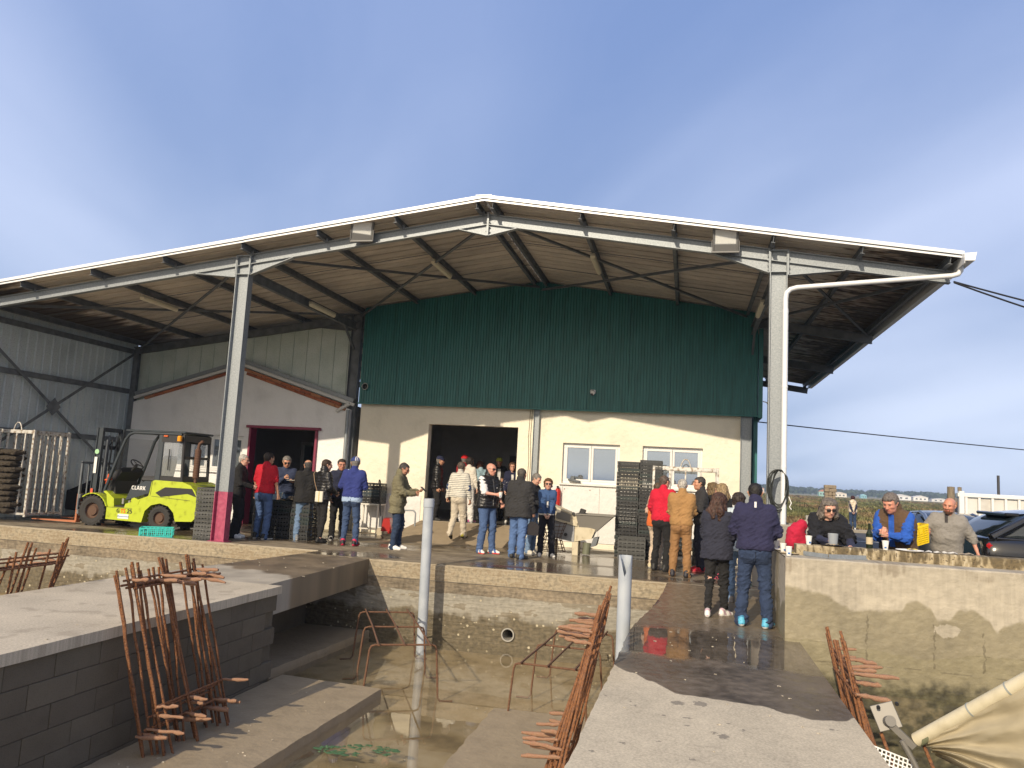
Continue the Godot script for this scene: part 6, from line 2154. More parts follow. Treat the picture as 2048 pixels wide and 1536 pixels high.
	loft(b, [[-2.38, 0.42, 0.72, 0.80, 0.80, 1.04, 0.72], [-2.3, 0.30, 0.86, 0.90, 0.92, 1.12, 0.80], [-1.9, 0.24, 0.92, 0.92, 0.96, 1.14, 0.84], [-1.0, 0.22, 0.93, 0.92, 0.96, 1.13, 0.84], [0.2, 0.22, 0.93, 0.92, 0.96, 1.10, 0.84], [1.2, 0.22, 0.93, 0.90, 0.96, 1.06, 0.82], [2.0, 0.26, 0.90, 0.8, 0.92, 0.98, 0.76], [2.35, 0.36, 0.72, 0.6, 0.74, 0.75, 0.6]], body_section)
	put(b, "body", blk, s2)
	b = MB.new()
	loft(b, [[-2.28, 1.08, 0.74, 1.11, 0.72, 1.14, 0.66], [-1.86, 1.1, 0.80, 1.32, 0.72, 1.44, 0.62], [-1.1, 1.1, 0.82, 1.36, 0.74, 1.53, 0.62], [0.0, 1.08, 0.82, 1.36, 0.74, 1.54, 0.62], [0.5, 1.06, 0.82, 1.28, 0.74, 1.42, 0.62], [1.2, 1.04, 0.78, 1.06, 0.76, 1.07, 0.7]], body_section)
	put(b, "greenhouse", cg, s2)
	b = MB.new()
	loft(b, [[-1.88, 1.49, 0.58, 0.02], [-1.4, 1.55, 0.62, 0.03], [-0.6, 1.58, 0.64, 0.03], [0.1, 1.55, 0.63, 0.03], [0.4, 1.49, 0.62, 0.03]], roof)
	b.box(Vector3(-1.90, 1.462, 0), Vector3(0.2, 0.05, 1.16), 0.015)
	put(b, "roof", blk, s2)
	for s in [-1, 1]:
		b = MB.new()
		b.tube([Vector3(-2.25, 1.12, s * 0.79), Vector3(-1.8, 1.38, s * 0.70), Vector3(-1.66, 1.45, s * 0.66)], [0.07, 0.06, 0.05], 8)
		b.tube([Vector3(-1.35, 1.1, s * 0.83), Vector3(-1.45, 1.48, s * 0.68)], 0.045, 8)
		b.tube([Vector3(-2.2, 1.12, s * 0.845), Vector3(0.6, 1.1, s * 0.845)], 0.018, 6)
		put(b, "pillar", blk, s2)
		b = MB.new()
		b.box(Vector3(-2.24, 0.98, s * 0.82), Vector3(0.2, 0.15, 0.14), 0.03)
		put(b, "tail_light", redl, s2)
		b = MB.new()
		b.box(Vector3(-2.3, 0.56, s * 0.80), Vector3(0.14, 0.05, 0.1), 0.012)
		put(b, "reflector", redl, s2)
		for x in [-1.42, 1.4]:
			wheel(s2, Vector3(x, 0.36, s * 0.86), 0.36, 0.24, alloy)
			b = MB.new()
			var pts := []
			for k in 11: pts.append(Vector3(x + cos(PI * k / 10) * 0.42, 0.36 + sin(PI * k / 10) * 0.42, s * 0.945))
			b.tube(pts, 0.035, 8)
			put(b, "wheel_arch", blk, s2)


func cup(at: Vector3, label: String, turn := 0.0) -> void:
	var o := thing("paper_cup", label, "cup", at, turn, "white paper cups")
	var b := MB.new()
	b.lathe([Vector2(0, 0), Vector2(0.026, 0), Vector2(0.038, 0.1), Vector2(0.0395, 0.1), Vector2(0.0395, 0.104), Vector2(0.036, 0.104), Vector2(0.025, 0.006), Vector2(0, 0.006)], 22)
	put(b, "cup", mat("papercup", Color(0.78, 0.77, 0.74), 0.7), o)
	b = MB.new()
	b.box(Vector3(0, 0.028, 0.0305), Vector3(0.024, 0.02, 0.004))
	put(b, "printed_mark", plastic("letterblue", Color(0.05, 0.15, 0.4), 0.5), o)

func build_right() -> void:
	# concrete ring round the column foot
	var cc := concrete("ringconcrete", Color(0.30, 0.28, 0.24))
	var t := thing("concrete_ring", "grey concrete ring filled round the foot of the column", "concrete ring", Vector3(1.45, -0.012, -13.3))
	var b := MB.new()
	b.lathe([Vector2(0.40, 0), Vector2(0.40, 0.98), Vector2(0.385, 1.0), Vector2(0.31, 1.0), Vector2(0.30, 0.94), Vector2(0, 0.93)], 36)
	put(b, "ring", cc, t)
	b = MB.new()
	b.box(Vector3(1.86, 0.85, -12.92), Vector3(0.1, 0.6, 0.06), 0.006, Basis(Vector3(0, 0, 1), 0.03))
	var o := put(b, "timber_offcut", mat("greywood", Color(0.34, 0.33, 0.30), 0.9), self)
	tag(o, "grey timber offcut upright behind the concrete ring", "timber")
	b = MB.new()
	b.cyl(Vector3(1.72, 0.98, -13.0), Vector3(1.88, 1.12, -12.92), 0.022, 10)
	o = put(b, "tool_handle", mat("palewood", Color(0.52, 0.45, 0.25), 0.8), self)
	tag(o, "pale wooden tool handle poking out beside the concrete ring", "tool")
	# coil of black hose hung on the column
	t = thing("hose_coil", "black hose coiled and hung on the grey column with downpipe", "hose", Vector3(1.42, 1.52, -13.27))
	rng.seed = 41
	for k in 7:
		b = MB.new()
		var pts := []
		var rx := rng.randf_range(0.12, 0.165)
		var ry := rng.randf_range(0.27, 0.34)
		var sh := rng.randf_range(-0.02, 0.03)
		for j in 29:
			var a := TAU * j / 28
			pts.append(Vector3(sh + sin(a) * rx + 0.02 * sin(2 * a + k), (0.32 - ry) + cos(a) * ry, 0.05 + 0.03 * sin(a * 0.5 + k) + k * 0.006))
		b.tube(pts, 0.011, 7, false)
		put(b, "loop", plastic("hoserubber", Color(0.018, 0.022, 0.02), 0.5), t)
	b = MB.new()
	b.tube([Vector3(0.16, -0.1, 0.1), Vector3(0.2, -0.2, 0.11), Vector3(0.17, -0.26, 0.12), Vector3(0.2, -0.3, 0.12)], 0.008, 6)
	put(b, "nozzle_cord", plastic("letterwhite"), t)
	# cups, plates, food on the walls
	cup(Vector3(1.16, 0.77, -9.62), "white paper cup nearest the wall corner beside the navy sweater")
	cup(Vector3(1.155, 0.77, -10.12), "white paper cup on the wall behind the corner cup", 0.5)
	cup(Vector3(1.13, 0.77, -10.6), "white paper cup farthest back on the wall by the concrete ring", 1.1)
	cup(Vector3(1.42, 0.89, -9.92), "white paper cup in front of the grey haired woman's red bag", 0.3)
	cup(Vector3(2.26, 0.89, -9.92), "white paper cup in front of the brown vest", -0.2)
	var plate := func(at: Vector3, r: float, col: Material, label: String) -> Node3D:
		var p := thing("plate", label, "plate", at)
		var q := MB.new()
		q.lathe([Vector2(0, 0), Vector2(r * 0.7, 0), Vector2(r, 0.015), Vector2(r * 0.97, 0.018), Vector2(r * 0.68, 0.006), Vector2(0, 0.006)], 24)
		put(q, "dish", col, p)
		return p
	var card := mat("cardboard", Color(0.5, 0.42, 0.28), 0.8)
	var wht := mat("papercup")
	for q in [[Vector3(1.2, 0.77, -9.85), 0.11, card, "brown cardboard plate with crumbs beside the corner cup"], [Vector3(1.17, 0.77, -10.35), 0.10, wht, "white plate of bread between the cups on the wall"], [Vector3(2.52, 0.89, -9.93), 0.15, wht, "white oval plate with a yellow lemon in front of the brown vest"], [Vector3(1.68, 0.89, -9.94), 0.13, plastic("blackplastic"), "dark tray of oyster shells in front of the grey haired woman"]]:
		var p: Node3D = plate.call(q[0], q[1], q[2], q[3])
		rng.seed = int(q[0].x * 100)
		for k in 5:
			b = MB.new()
			shell(b, Vector3(rng.randf_range(-0.6, 0.6) * q[1], 0.022, rng.randf_range(-0.6, 0.6) * q[1]), 0.025, rng.randf() * TAU)
			put(b, "shell", shell_mat() if k > 1 else mat("lemon", Color(0.62, 0.5, 0.10), 0.6), p)
	rng.seed = 71
	for k in 6:
		b = MB.new()
		shell(b, Vector3.ZERO, 0.04, rng.randf() * TAU)
		o = put(b, "oyster_shell", mat("shellwhite", Color(0.6, 0.58, 0.52), 0.5) if k < 4 else shell_mat(), self)
		o.position = Vector3(2.72 + 0.085 * k, 0.9, -9.93 + 0.03 * sin(k * 2.0))
		tag(o, "%s oyster shell of the row right of the white oval plate" % ["first", "second", "third", "fourth", "fifth", "sixth"][k], "shell", "oyster shells on the wall")
	t = thing("wine_bottle", "dark wine bottle behind the wall against the brown vest", "bottle", Vector3(2.1, 0.89, -9.98))
	b = MB.new()
	b.lathe([Vector2(0, 0), Vector2(0.036, 0), Vector2(0.037, 0.17), Vector2(0.015, 0.22), Vector2(0.014, 0.29), Vector2(0, 0.29)], 18)
	put(b, "glass", mat("bottleglass", Color(0.012, 0.02, 0.01), 0.08), t)
	b = MB.new()
	b.cyl(Vector3(0, 0.05, 0), Vector3(0, 0.13, 0), 0.0375, 18)
	put(b, "bottle_label", mat("cardboard"), t)
	t = thing("clear_tub", "clear plastic tub standing on the dark oyster tray", "tub", Vector3(1.70, 0.905, -9.98))
	b = MB.new()
	b.lathe([Vector2(0, 0), Vector2(0.05, 0), Vector2(0.06, 0.13), Vector2(0.058, 0.13), Vector2(0.048, 0.005), Vector2(0, 0.005)], 18)
	put(b, "tub", plastic("cleargrey", Color(0.3, 0.33, 0.36), 0.2), t)
	# canvas sheet hung from a plastic pipe in the third tank
	t = thing("canvas_sheet", "beige canvas sheet slung from a cream plastic pipe", "canvas", Vector3.ZERO)
	var pm := mat("creampipe", Color(1, 1, 1), 0.5)
	tri3(pm, ntex("tex_creampipe", 111, 0.02, 4, [Color(0.46, 0.40, 0.27), Color(0.60, 0.54, 0.38), Color(0.64, 0.58, 0.43)], 256), 1.5)
	var A := Vector3(1.74, -0.31, -6.7)
	var B := Vector3(2.30, 0.30, -6.2)
	var D := (B - A)
	b = MB.new()
	b.tube([A, A + D * 3.0], 0.05, 18)
	put(b, "pipe", pm, t)
	for q in [0.52, 0.86]:
		b = MB.new()
		b.tube([A + D * q, A + D * (q + 0.012)], 0.0535, 18)
		put(b, "pipe_collar", plastic("collargrey", Color(0.3, 0.32, 0.3), 0.6), t)
	var cm := mat("canvas", Color(1, 1, 1), 0.95)
	tri3(cm, ntex("tex_canvas", 112, 0.01, 5, [Color(0.24, 0.20, 0.12), Color(0.40, 0.345, 0.23), Color(0.46, 0.40, 0.275)], 256), 0.9)
	grain(cm, T_fine, 9.0)
	b = MB.new()
	var nn := noise(113, 1.6, 3)
	var R := []
	for i in 49:
		var u := i / 48.0
		var row := []
		for j in 33:
			var v := j / 32.0
			# fan of folds gathered at the tied end, spreading towards the right
			var top := A + D * (0.06 + u * 2.9)
			var drop := (0.10 + 1.25 * minf(u * 1.5, 1.0)) * v
			var p := top + Vector3(0.08 * v - 0.04 * u, -drop - 0.02, 0.30 * v * minf(u * 2.0, 1.0) + 0.03)
			var ang := v * 34.0 / (1.0 + u * 2.2) 
			p += Vector3(0.0, 0.02, 0.06) * sin(ang + 2.0 * nn.get_noise_2d(u * 2, v)) * (0.25 + 0.75 * v) * smoothstep(0.0, 0.1, v)
			p += Vector3(0.02, 0.02, 0.05) * nn.get_noise_2d(u * 3.0 + 9, v * 3.0)
			row.append(p)
		R.append(row)
	var NN := []
	for i in 49:
		var r := []
		for j in 33:
			var du: Vector3 = R[mini(i + 1, 48)][j] - R[maxi(i - 1, 0)][j]
			var dv: Vector3 = R[i][mini(j + 1, 32)] - R[i][maxi(j - 1, 0)]
			r.append(dv.cross(du).normalized())
		NN.append(r)
	for i in 48:
		for j in 32:
			b.trin(R[i][j], R[i][j + 1], R[i + 1][j + 1], NN[i][j], NN[i][j + 1], NN[i + 1][j + 1])
			b.trin(R[i][j], R[i + 1][j + 1], R[i + 1][j], NN[i][j], NN[i + 1][j + 1], NN[i + 1][j])
	put(b, "cloth", cm, t)
	b = MB.new()
	for k in 5:
		var pts := []
		for j in 13: pts.append(A + D * (0.04 + 0.012 * k) + Vector3(0, cos(TAU * j / 12), sin(TAU * j / 12)) * 0.055)
		b.tube(pts, 0.007, 5, false)
	put(b, "lashing", plastic("rope", Color(0.16, 0.17, 0.10), 0.9), t)
	# winch bracket beside it
	t = thing("winch_bracket", "stainless bracket plate and crank arm beside the canvas pipe", "bracket", Vector3.ZERO)
	var ss2 := mat("stainless", Color(0.2, 0.19, 0.17), 0.5, 0.3)
	b = MB.new()
	b.box(Vector3(1.53, -0.17, -6.72), Vector3(0.17, 0.19, 0.012), 0.004, Basis(Vector3(0, 0, 1), 0.35) * Basis(Vector3(1, 0, 0), -0.35))
	put(b, "plate", ss2, t)
	for q in [Vector3(1.47, -0.10, -6.70), Vector3(1.60, -0.06, -6.70)]:
		b = MB.new()
		b.cyl(q, q + Vector3(0, -0.004, 0.016), 0.014, 10)
		put(b, "bolt", plastic("blackplastic"), t)
	b = MB.new()
	b.beam(Vector3(1.54, -0.2, -6.68), Vector3(1.71, -0.35, -6.66), 0.06, 0.045)
	b.tube([Vector3(1.54, -0.2, -6.7), Vector3(1.545, -0.18, -6.64)], 0.04, 14)
	put(b, "arm", ss2, t)
	b = MB.new()
	var cr := []
	for k in 9: cr.append(Vector3(1.60 + 0.14 * sin(k * 0.17), -0.29 - 0.04 * k, -6.56 + 0.006 * k))
	b.tube(cr, 0.02, 8)
	put(b, "crank", ss2, t)
	# perforated sheet below it
	b = MB.new()
	var T2 := Transform3D(Basis(Vector3(0, 0, 1), -0.28) * Basis(Vector3(1, 0, 0), -0.5), Vector3(1.52, -0.52, -6.55))
	for i in 10:
		b.box(T2 * Vector3(0, 0.135 - i * 0.03, 0), Vector3(0.34, 0.010, 0.006), 0.0, T2.basis)
	for i in 12:
		b.box(T2 * Vector3(-0.168 + i * 0.0305, 0, 0.0), Vector3(0.010, 0.28, 0.0055), 0.0, T2.basis)
	b.box(T2 * Vector3(0, -0.15, 0), Vector3(0.35, 0.03, 0.03), 0.0, T2.basis)
	o = put(b, "perforated_sheet", plastic("letterwhite"), self)
	tag(o, "white perforated plastic sheet below the winch bracket", "grille")
	for k in 3:
		b = MB.new()
		var x := 1.62 + 0.14 * k
		b.tube([Vector3(x - 0.12, -0.30, -6.75), Vector3(x, -0.7, -6.5), Vector3(x + 0.3, -1.3, -6.2)], 0.014, 7)
		o = put(b, "rusty_rod", rust(), self)
		tag(o, "%s loose rusty rod hanging below the canvas lashing" % ["first", "middle", "last"][k], "rod", "loose rusty rods")
	# broken shells and grit lying about
	rng.seed = 171
	b = MB.new()
	for k in 130:
		var p: Vector3
		match k % 4:
			0: p = Vector3(rng.randf_range(-4.8, -3.7), -1.128, rng.randf_range(-9.2, -5.5))
			1: p = Vector3(rng.randf_range(-3.4, -0.8), -1.352, rng.randf_range(-12.4, -7.0))
			2: p = Vector3(rng.randf_range(-0.5, 1.1), -0.149, rng.randf_range(-9.5, -4.5))
			3: p = Vector3(rng.randf_range(-6.7, -5.0), 0.001, rng.randf_range(-12.0, -5.0))
		shell(b, p, rng.randf_range(0.005, 0.014), rng.randf() * TAU)
	o = put(b, "shell_litter", mat("shellbits", Color(0.42, 0.37, 0.28), 0.8), self)
	tag(o, "tiny bits of broken shell scattered over the concrete", "litter", "", "stuff")
	# overhead cables
	var cabs := [[Vector3(4.05, 4.95, -13.3), Vector3(14, 3.55, -15.5), 0.25, "upper of the black cables sagging from the gutter end"], [Vector3(4.05, 4.93, -13.28), Vector3(14, 3.3, -15.5), 0.42, "lower of the black cables sagging from the gutter end"], [Vector3(1.7, 3.7, -26.0), Vector3(60, 4.4, -60), 0.6, "thin single wire strung from behind the shed to the far side"]]
	for q in cabs:
		b = MB.new()
		var pts := []
		for j in 25:
			var u := j / 24.0
			pts.append(q[0].lerp(q[1], u) + Vector3(0, -q[2] * 4 * u * (1 - u), 0))
		b.tube(pts, 0.014 if q[0].z > -20 else 0.02, 6)
		o = put(b, "cable", plastic("blackplastic"), self)
		tag(o, q[3], "cable", "overhead cables")

# ------------------------------------------------------------------ distance
func build_distance() -> void:
	# corrugated white container side
	var wc := mat("containerwhite", Color(1, 1, 1), 0.6)
	tri3(wc, ntex("tex_cont", 121, 0.012, 5, [Color(0.42, 0.40, 0.36), Color(0.60, 0.59, 0.56), Color(0.66, 0.65, 0.63)], 256), 0.4)
	var t := thing("panel_fence", "white panel fence with upright ribs behind the cars", "fence", Vector3(6.75, -0.1, -22.0))
	var b := MB.new()
	for k in 18:
		b = MB.new()
		b.box(Vector3(0.30 + k * 0.30, 0.88, 0), Vector3(0.235, 1.62, 0.02), 0.004)
		put(b, "panel", wc, t)
		b = MB.new()
		b.box(Vector3(0.15 + k * 0.30, 0.88, 0.02), Vector3(0.055, 1.66, 0.09), 0.006)
		put(b, "upright", mat("whitepvc"), t)
	b = MB.new()
	b.box(Vector3(2.7, 1.75, 0.02), Vector3(5.5, 0.1, 0.12), 0.01)
	put(b, "top_rail", mat("whitepvc"), t)
	b = MB.new()
	b.box(Vector3(0.04, 0.92, 0.02), Vector3(0.12, 1.85, 0.14), 0.01)
	put(b, "end_post", mat("whitepvc"), t)
	var wood := mat("oldwood", Color(1, 1, 1), 0.95)
	tri3(wood, ntex("tex_wood", 122, 0.03, 5, [Color(0.09, 0.07, 0.05), Color(0.22, 0.18, 0.13), Color(0.30, 0.26, 0.2)], 256), 1.2)
	wood.uv1_scale = Vector3(3, 0.4, 3)
	for q in [[7.16, 2.02, 0.10, "thick weathered mooring post behind the white fence end"], [7.38, 2.02, 0.055, "thinner dark mooring post beside the thick weathered post"]]:
		b = MB.new()
		b.lathe([Vector2(q[2] * 1.1, 0), Vector2(q[2], 1.2), Vector2(q[2] * 0.97, q[1]), Vector2(0, q[1] + 0.01)], 12, Transform3D(Basis(), Vector3(q[0], -0.15, -24.0)))
		var o := put(b, "wooden_post", wood, self)
		tag(o, q[3], "post", "mooring posts")
	b = MB.new()
	b.cyl(Vector3(8.42, -0.1, -24.2), Vector3(8.42, 2.25, -24.2), 0.035, 10)
	var o := put(b, "steel_pole", plastic("poledark", Color(0.05, 0.05, 0.055), 0.5), self)
	tag(o, "slim dark pole rising above the white fence", "pole")
	# old masonry stub far out in the marsh
	var st := concrete("oldstone", Color(0.26, 0.21, 0.15))
	b = MB.new()
	rng.seed = 61
	for y in 9:
		for k in 3:
			var w := 0.22 + (0.08 if y > 6 else 0.0)
			b.box(Vector3(10.0 - 0.24 + k * 0.24, 0.0 + y * 0.25, -60 + rng.randf_range(-.05, .05)), Vector3(w + rng.randf_range(0, 0.06), 0.25, 0.6 + rng.randf_range(-.1, .1)), 0.04)
	o = put(b, "stone_pillar", st, self)
	tag(o, "old crumbling stone pillar standing out in the marsh", "pillar")
	# white marker post and driftwood on the verge
	b = MB.new()
	b.cyl(Vector3(8.95, -0.4, -39.5), Vector3(8.95, 0.75, -39.5), 0.05, 8)
	o = put(b, "marker_post", mat("whitepvc"), self)
	tag(o, "short white marker post at the marsh edge", "post")
	# low buildings across the marsh
	var bl := [[170.0, -700.0, 15.0, 4.6, 12.0, Color(0.7, 0.7, 0.7), Color(0.55, 0.55, 0.57), "long white flat shed across the marsh"], [185.0, -700.0, 11.0, 4.4, 10.0, Color(0.7, 0.7, 0.68), Color(0.6, 0.6, 0.6), "white gabled shed next to the long one across the marsh"], [106.0, -600.0, 9.0, 3.6, 8.0, Color(0.65, 0.62, 0.55), Color(0.55, 0.5, 0.45), "pale low shed between pillar and striped vest across the marsh"], [92.0, -580.0, 6.0, 4.6, 6.0, Color(0.25, 0.42, 0.38), Color(0.42, 0.17, 0.09), "teal walled cabin with red roof beside the stone pillar"], [122.0, -600.0, 4.0, 3.0, 5.0, Color(0.2, 0.42, 0.5), Color(0.25, 0.45, 0.55), "small turquoise cabin across the marsh"], [54.0, -620.0, 5.0, 4.5, 6.0, Color(0.6, 0.5, 0.42), Color(0.45, 0.2, 0.12), "pinkish house with red roof by the hose coil, across the marsh"], [46.0, -630.0, 6.0, 4.0, 6.0, Color(0.66, 0.66, 0.62), Color(0.5, 0.45, 0.4), "white cottage nearest the column across the marsh"], [64.0, -640.0, 5.0, 3.2, 6.0, Color(0.66, 0.66, 0.66), Color(0.5, 0.5, 0.5), "low white hut right of the pinkish house"], [206.0, -720.0, 14.0, 3.0, 8.0, Color(0.62, 0.62, 0.62), Color(0.55, 0.55, 0.55), "low pale shed beyond the gabled one"], [236.0, -720.0, 8.0, 3.4, 8.0, Color(0.6, 0.6, 0.62), Color(0.5, 0.5, 0.5), "far small shed near the mooring posts"]]
	for q in bl:
		t = thing("marsh_shed", q[7], "building", Vector3(q[0], -0.42, q[1]), 0.0, "sheds across the marsh")
		b = MB.new()
		b.box(Vector3(0, q[3] * 0.35, 0), Vector3(q[2], q[3] * 0.7, q[4]))
		put(b, "wall", mat("shedwall_%s" % q[7].left(12), q[5], 0.8), t)
		b = MB.new()
		b.extrude(PackedVector2Array([Vector2(-q[2] * 0.53, q[3] * 0.7), Vector2(q[2] * 0.53, q[3] * 0.7), Vector2(0, q[3])]), q[4] * 1.04, Transform3D(Basis(), Vector3(0, 0.002, -q[4] * 0.52)))
		put(b, "roof", mat("shedroof_%s" % q[7].left(12), q[6], 0.8), t)
		for k in 3:
			b = MB.new()
			b.box(Vector3((k - 1) * q[2] * 0.28, q[3] * 0.35, q[4] * 0.5 + 0.02), Vector3(q[2] * 0.12, q[3] * 0.25, 0.06))
			put(b, "window", plastic("shedwindow", Color(0.05, 0.06, 0.07), 0.2), t)
	# far wood as one mass of crowns
	var leaf := MB.new()
	rng.seed = 91
	for k in 46:
		var d := Vector3(rng.randfn(), rng.randfn(), rng.randfn()).normalized()
		var p := d * rng.randf_range(0.55, 1.0)
		var x := d.cross(Vector3(0.3, 1, 0.2)).normalized() * 0.34
		var y := d.cross(x).normalized() * 0.34
		leaf.tri(p - x - y * 0.6, p + x - y * 0.5, p + y)
		leaf.tri(p + x + y * 0.3, p - x * 0.2 + y, p - x + y * 0.1)
	for k in 10:
		var a := TAU * k / 10
		var a2 := TAU * (k + 1) / 10
		leaf.tri(Vector3(cos(a) * 0.7, -0.9, sin(a) * 0.7), Vector3(0, 0.75, 0), Vector3(cos(a2) * 0.7, -0.9, sin(a2) * 0.7))
	var mm := MultiMesh.new()
	mm.transform_format = MultiMesh.TRANSFORM_3D
	mm.use_colors = true
	mm.mesh = leaf.mesh()
	var pos := []
	var hn := noise(92, 0.006, 3)
	for k in 3400:
		var x := rng.randf_range(-560, 950)
		var z := -820.0 - rng.randf_range(0, 260) - absf(x - 100) * 0.1
		var h := 6.5 + 5.0 * hn.get_noise_1d(x) + rng.randf_range(-1.5, 2.0)
		if x > 260: h *= 0.8
		pos.append([x, z, maxf(h, 2.5)])
	mm.instance_count = pos.size()
	for k in pos.size():
		var p: Array = pos[k]
		var w: float = p[2] * rng.randf_range(0.4, 0.7)
		mm.set_instance_transform(k, Transform3D(Basis(Vector3.UP, rng.randf() * TAU).scaled(Vector3(w, p[2] * 0.5, w)), Vector3(p[0], -0.4 + p[2] * 0.5 + (-p[1] - 820) * 0.012, p[1])))
		var g := rng.randf_range(0.7, 1.25)
		mm.set_instance_color(k, Color(0.05 * g, 0.075 * g, 0.03 * g))
	var mi := MultiMeshInstance3D.new()
	mi.name = "far_wood"
	mi.multimesh = mm
	var lm := mat("treeleaf", Color(1, 1, 1), 0.9)
	lm.vertex_color_use_as_albedo = true
	mi.material_override = lm
	add_child(mi)
	tag(mi, "dark band of woodland along the horizon", "wood", "", "stuff")
	# marsh tussocks near the road
	var tf := MB.new()
	for k in 16:
		var a := rng.randf() * TAU
		var r := rng.randf() * 0.5
		var p := Vector3(cos(a) * r, 0, sin(a) * r)
		var q := p * 1.5 + Vector3(rng.randf_range(-.2, .2), rng.randf_range(0.5, 1.0), rng.randf_range(-.2, .2))
		var s := Vector3(-sin(a), 0, cos(a)) * 0.11
		tf.tri(p - s, p + s, q)
		tf.tri(p + s, p - s, q)
	mm = MultiMesh.new()
	mm.transform_format = MultiMesh.TRANSFORM_3D
	mm.use_colors = true
	mm.mesh = tf.mesh()
	var N := 26000
	mm.instance_count = N
	var pn := noise(93, 0.03, 3)
	for k in N:
		var d := 39.5 + 330.0 * pow(rng.randf(), 2.2)
		var z := -d
		var x := d * rng.randf_range(0.08, 0.68) + rng.randf_range(-3, 3)
		var s := rng.randf_range(0.22, 0.5) * (1.0 + d * 0.004)
		mm.set_instance_transform(k, Transform3D(Basis(Vector3.UP, rng.randf() * TAU).scaled(Vector3(s * 1.6, s * 0.8, s * 1.6)), Vector3(x, -0.42, z)))
		var f := pn.get_noise_2d(x * 2.0, z * 0.8)
		var c := Color(0.25, 0.245, 0.10).lerp(Color(0.33, 0.235, 0.125), smoothstep(0.0, 0.35, f)).lerp(Color(0.19, 0.205, 0.08), smoothstep(0.05, 0.35, -f))
		var g := rng.randf_range(0.7, 1.25)
		mm.set_instance_color(k, Color(c.r * g, c.g * g, c.b * g))
	mi = MultiMeshInstance3D.new()
	mi.name = "marsh_grass"
	mi.multimesh = mm
	mi.material_override = lm
	add_child(mi)
	tag(mi, "tufted marsh grass of the flat field beyond the road", "grass", "", "stuff")


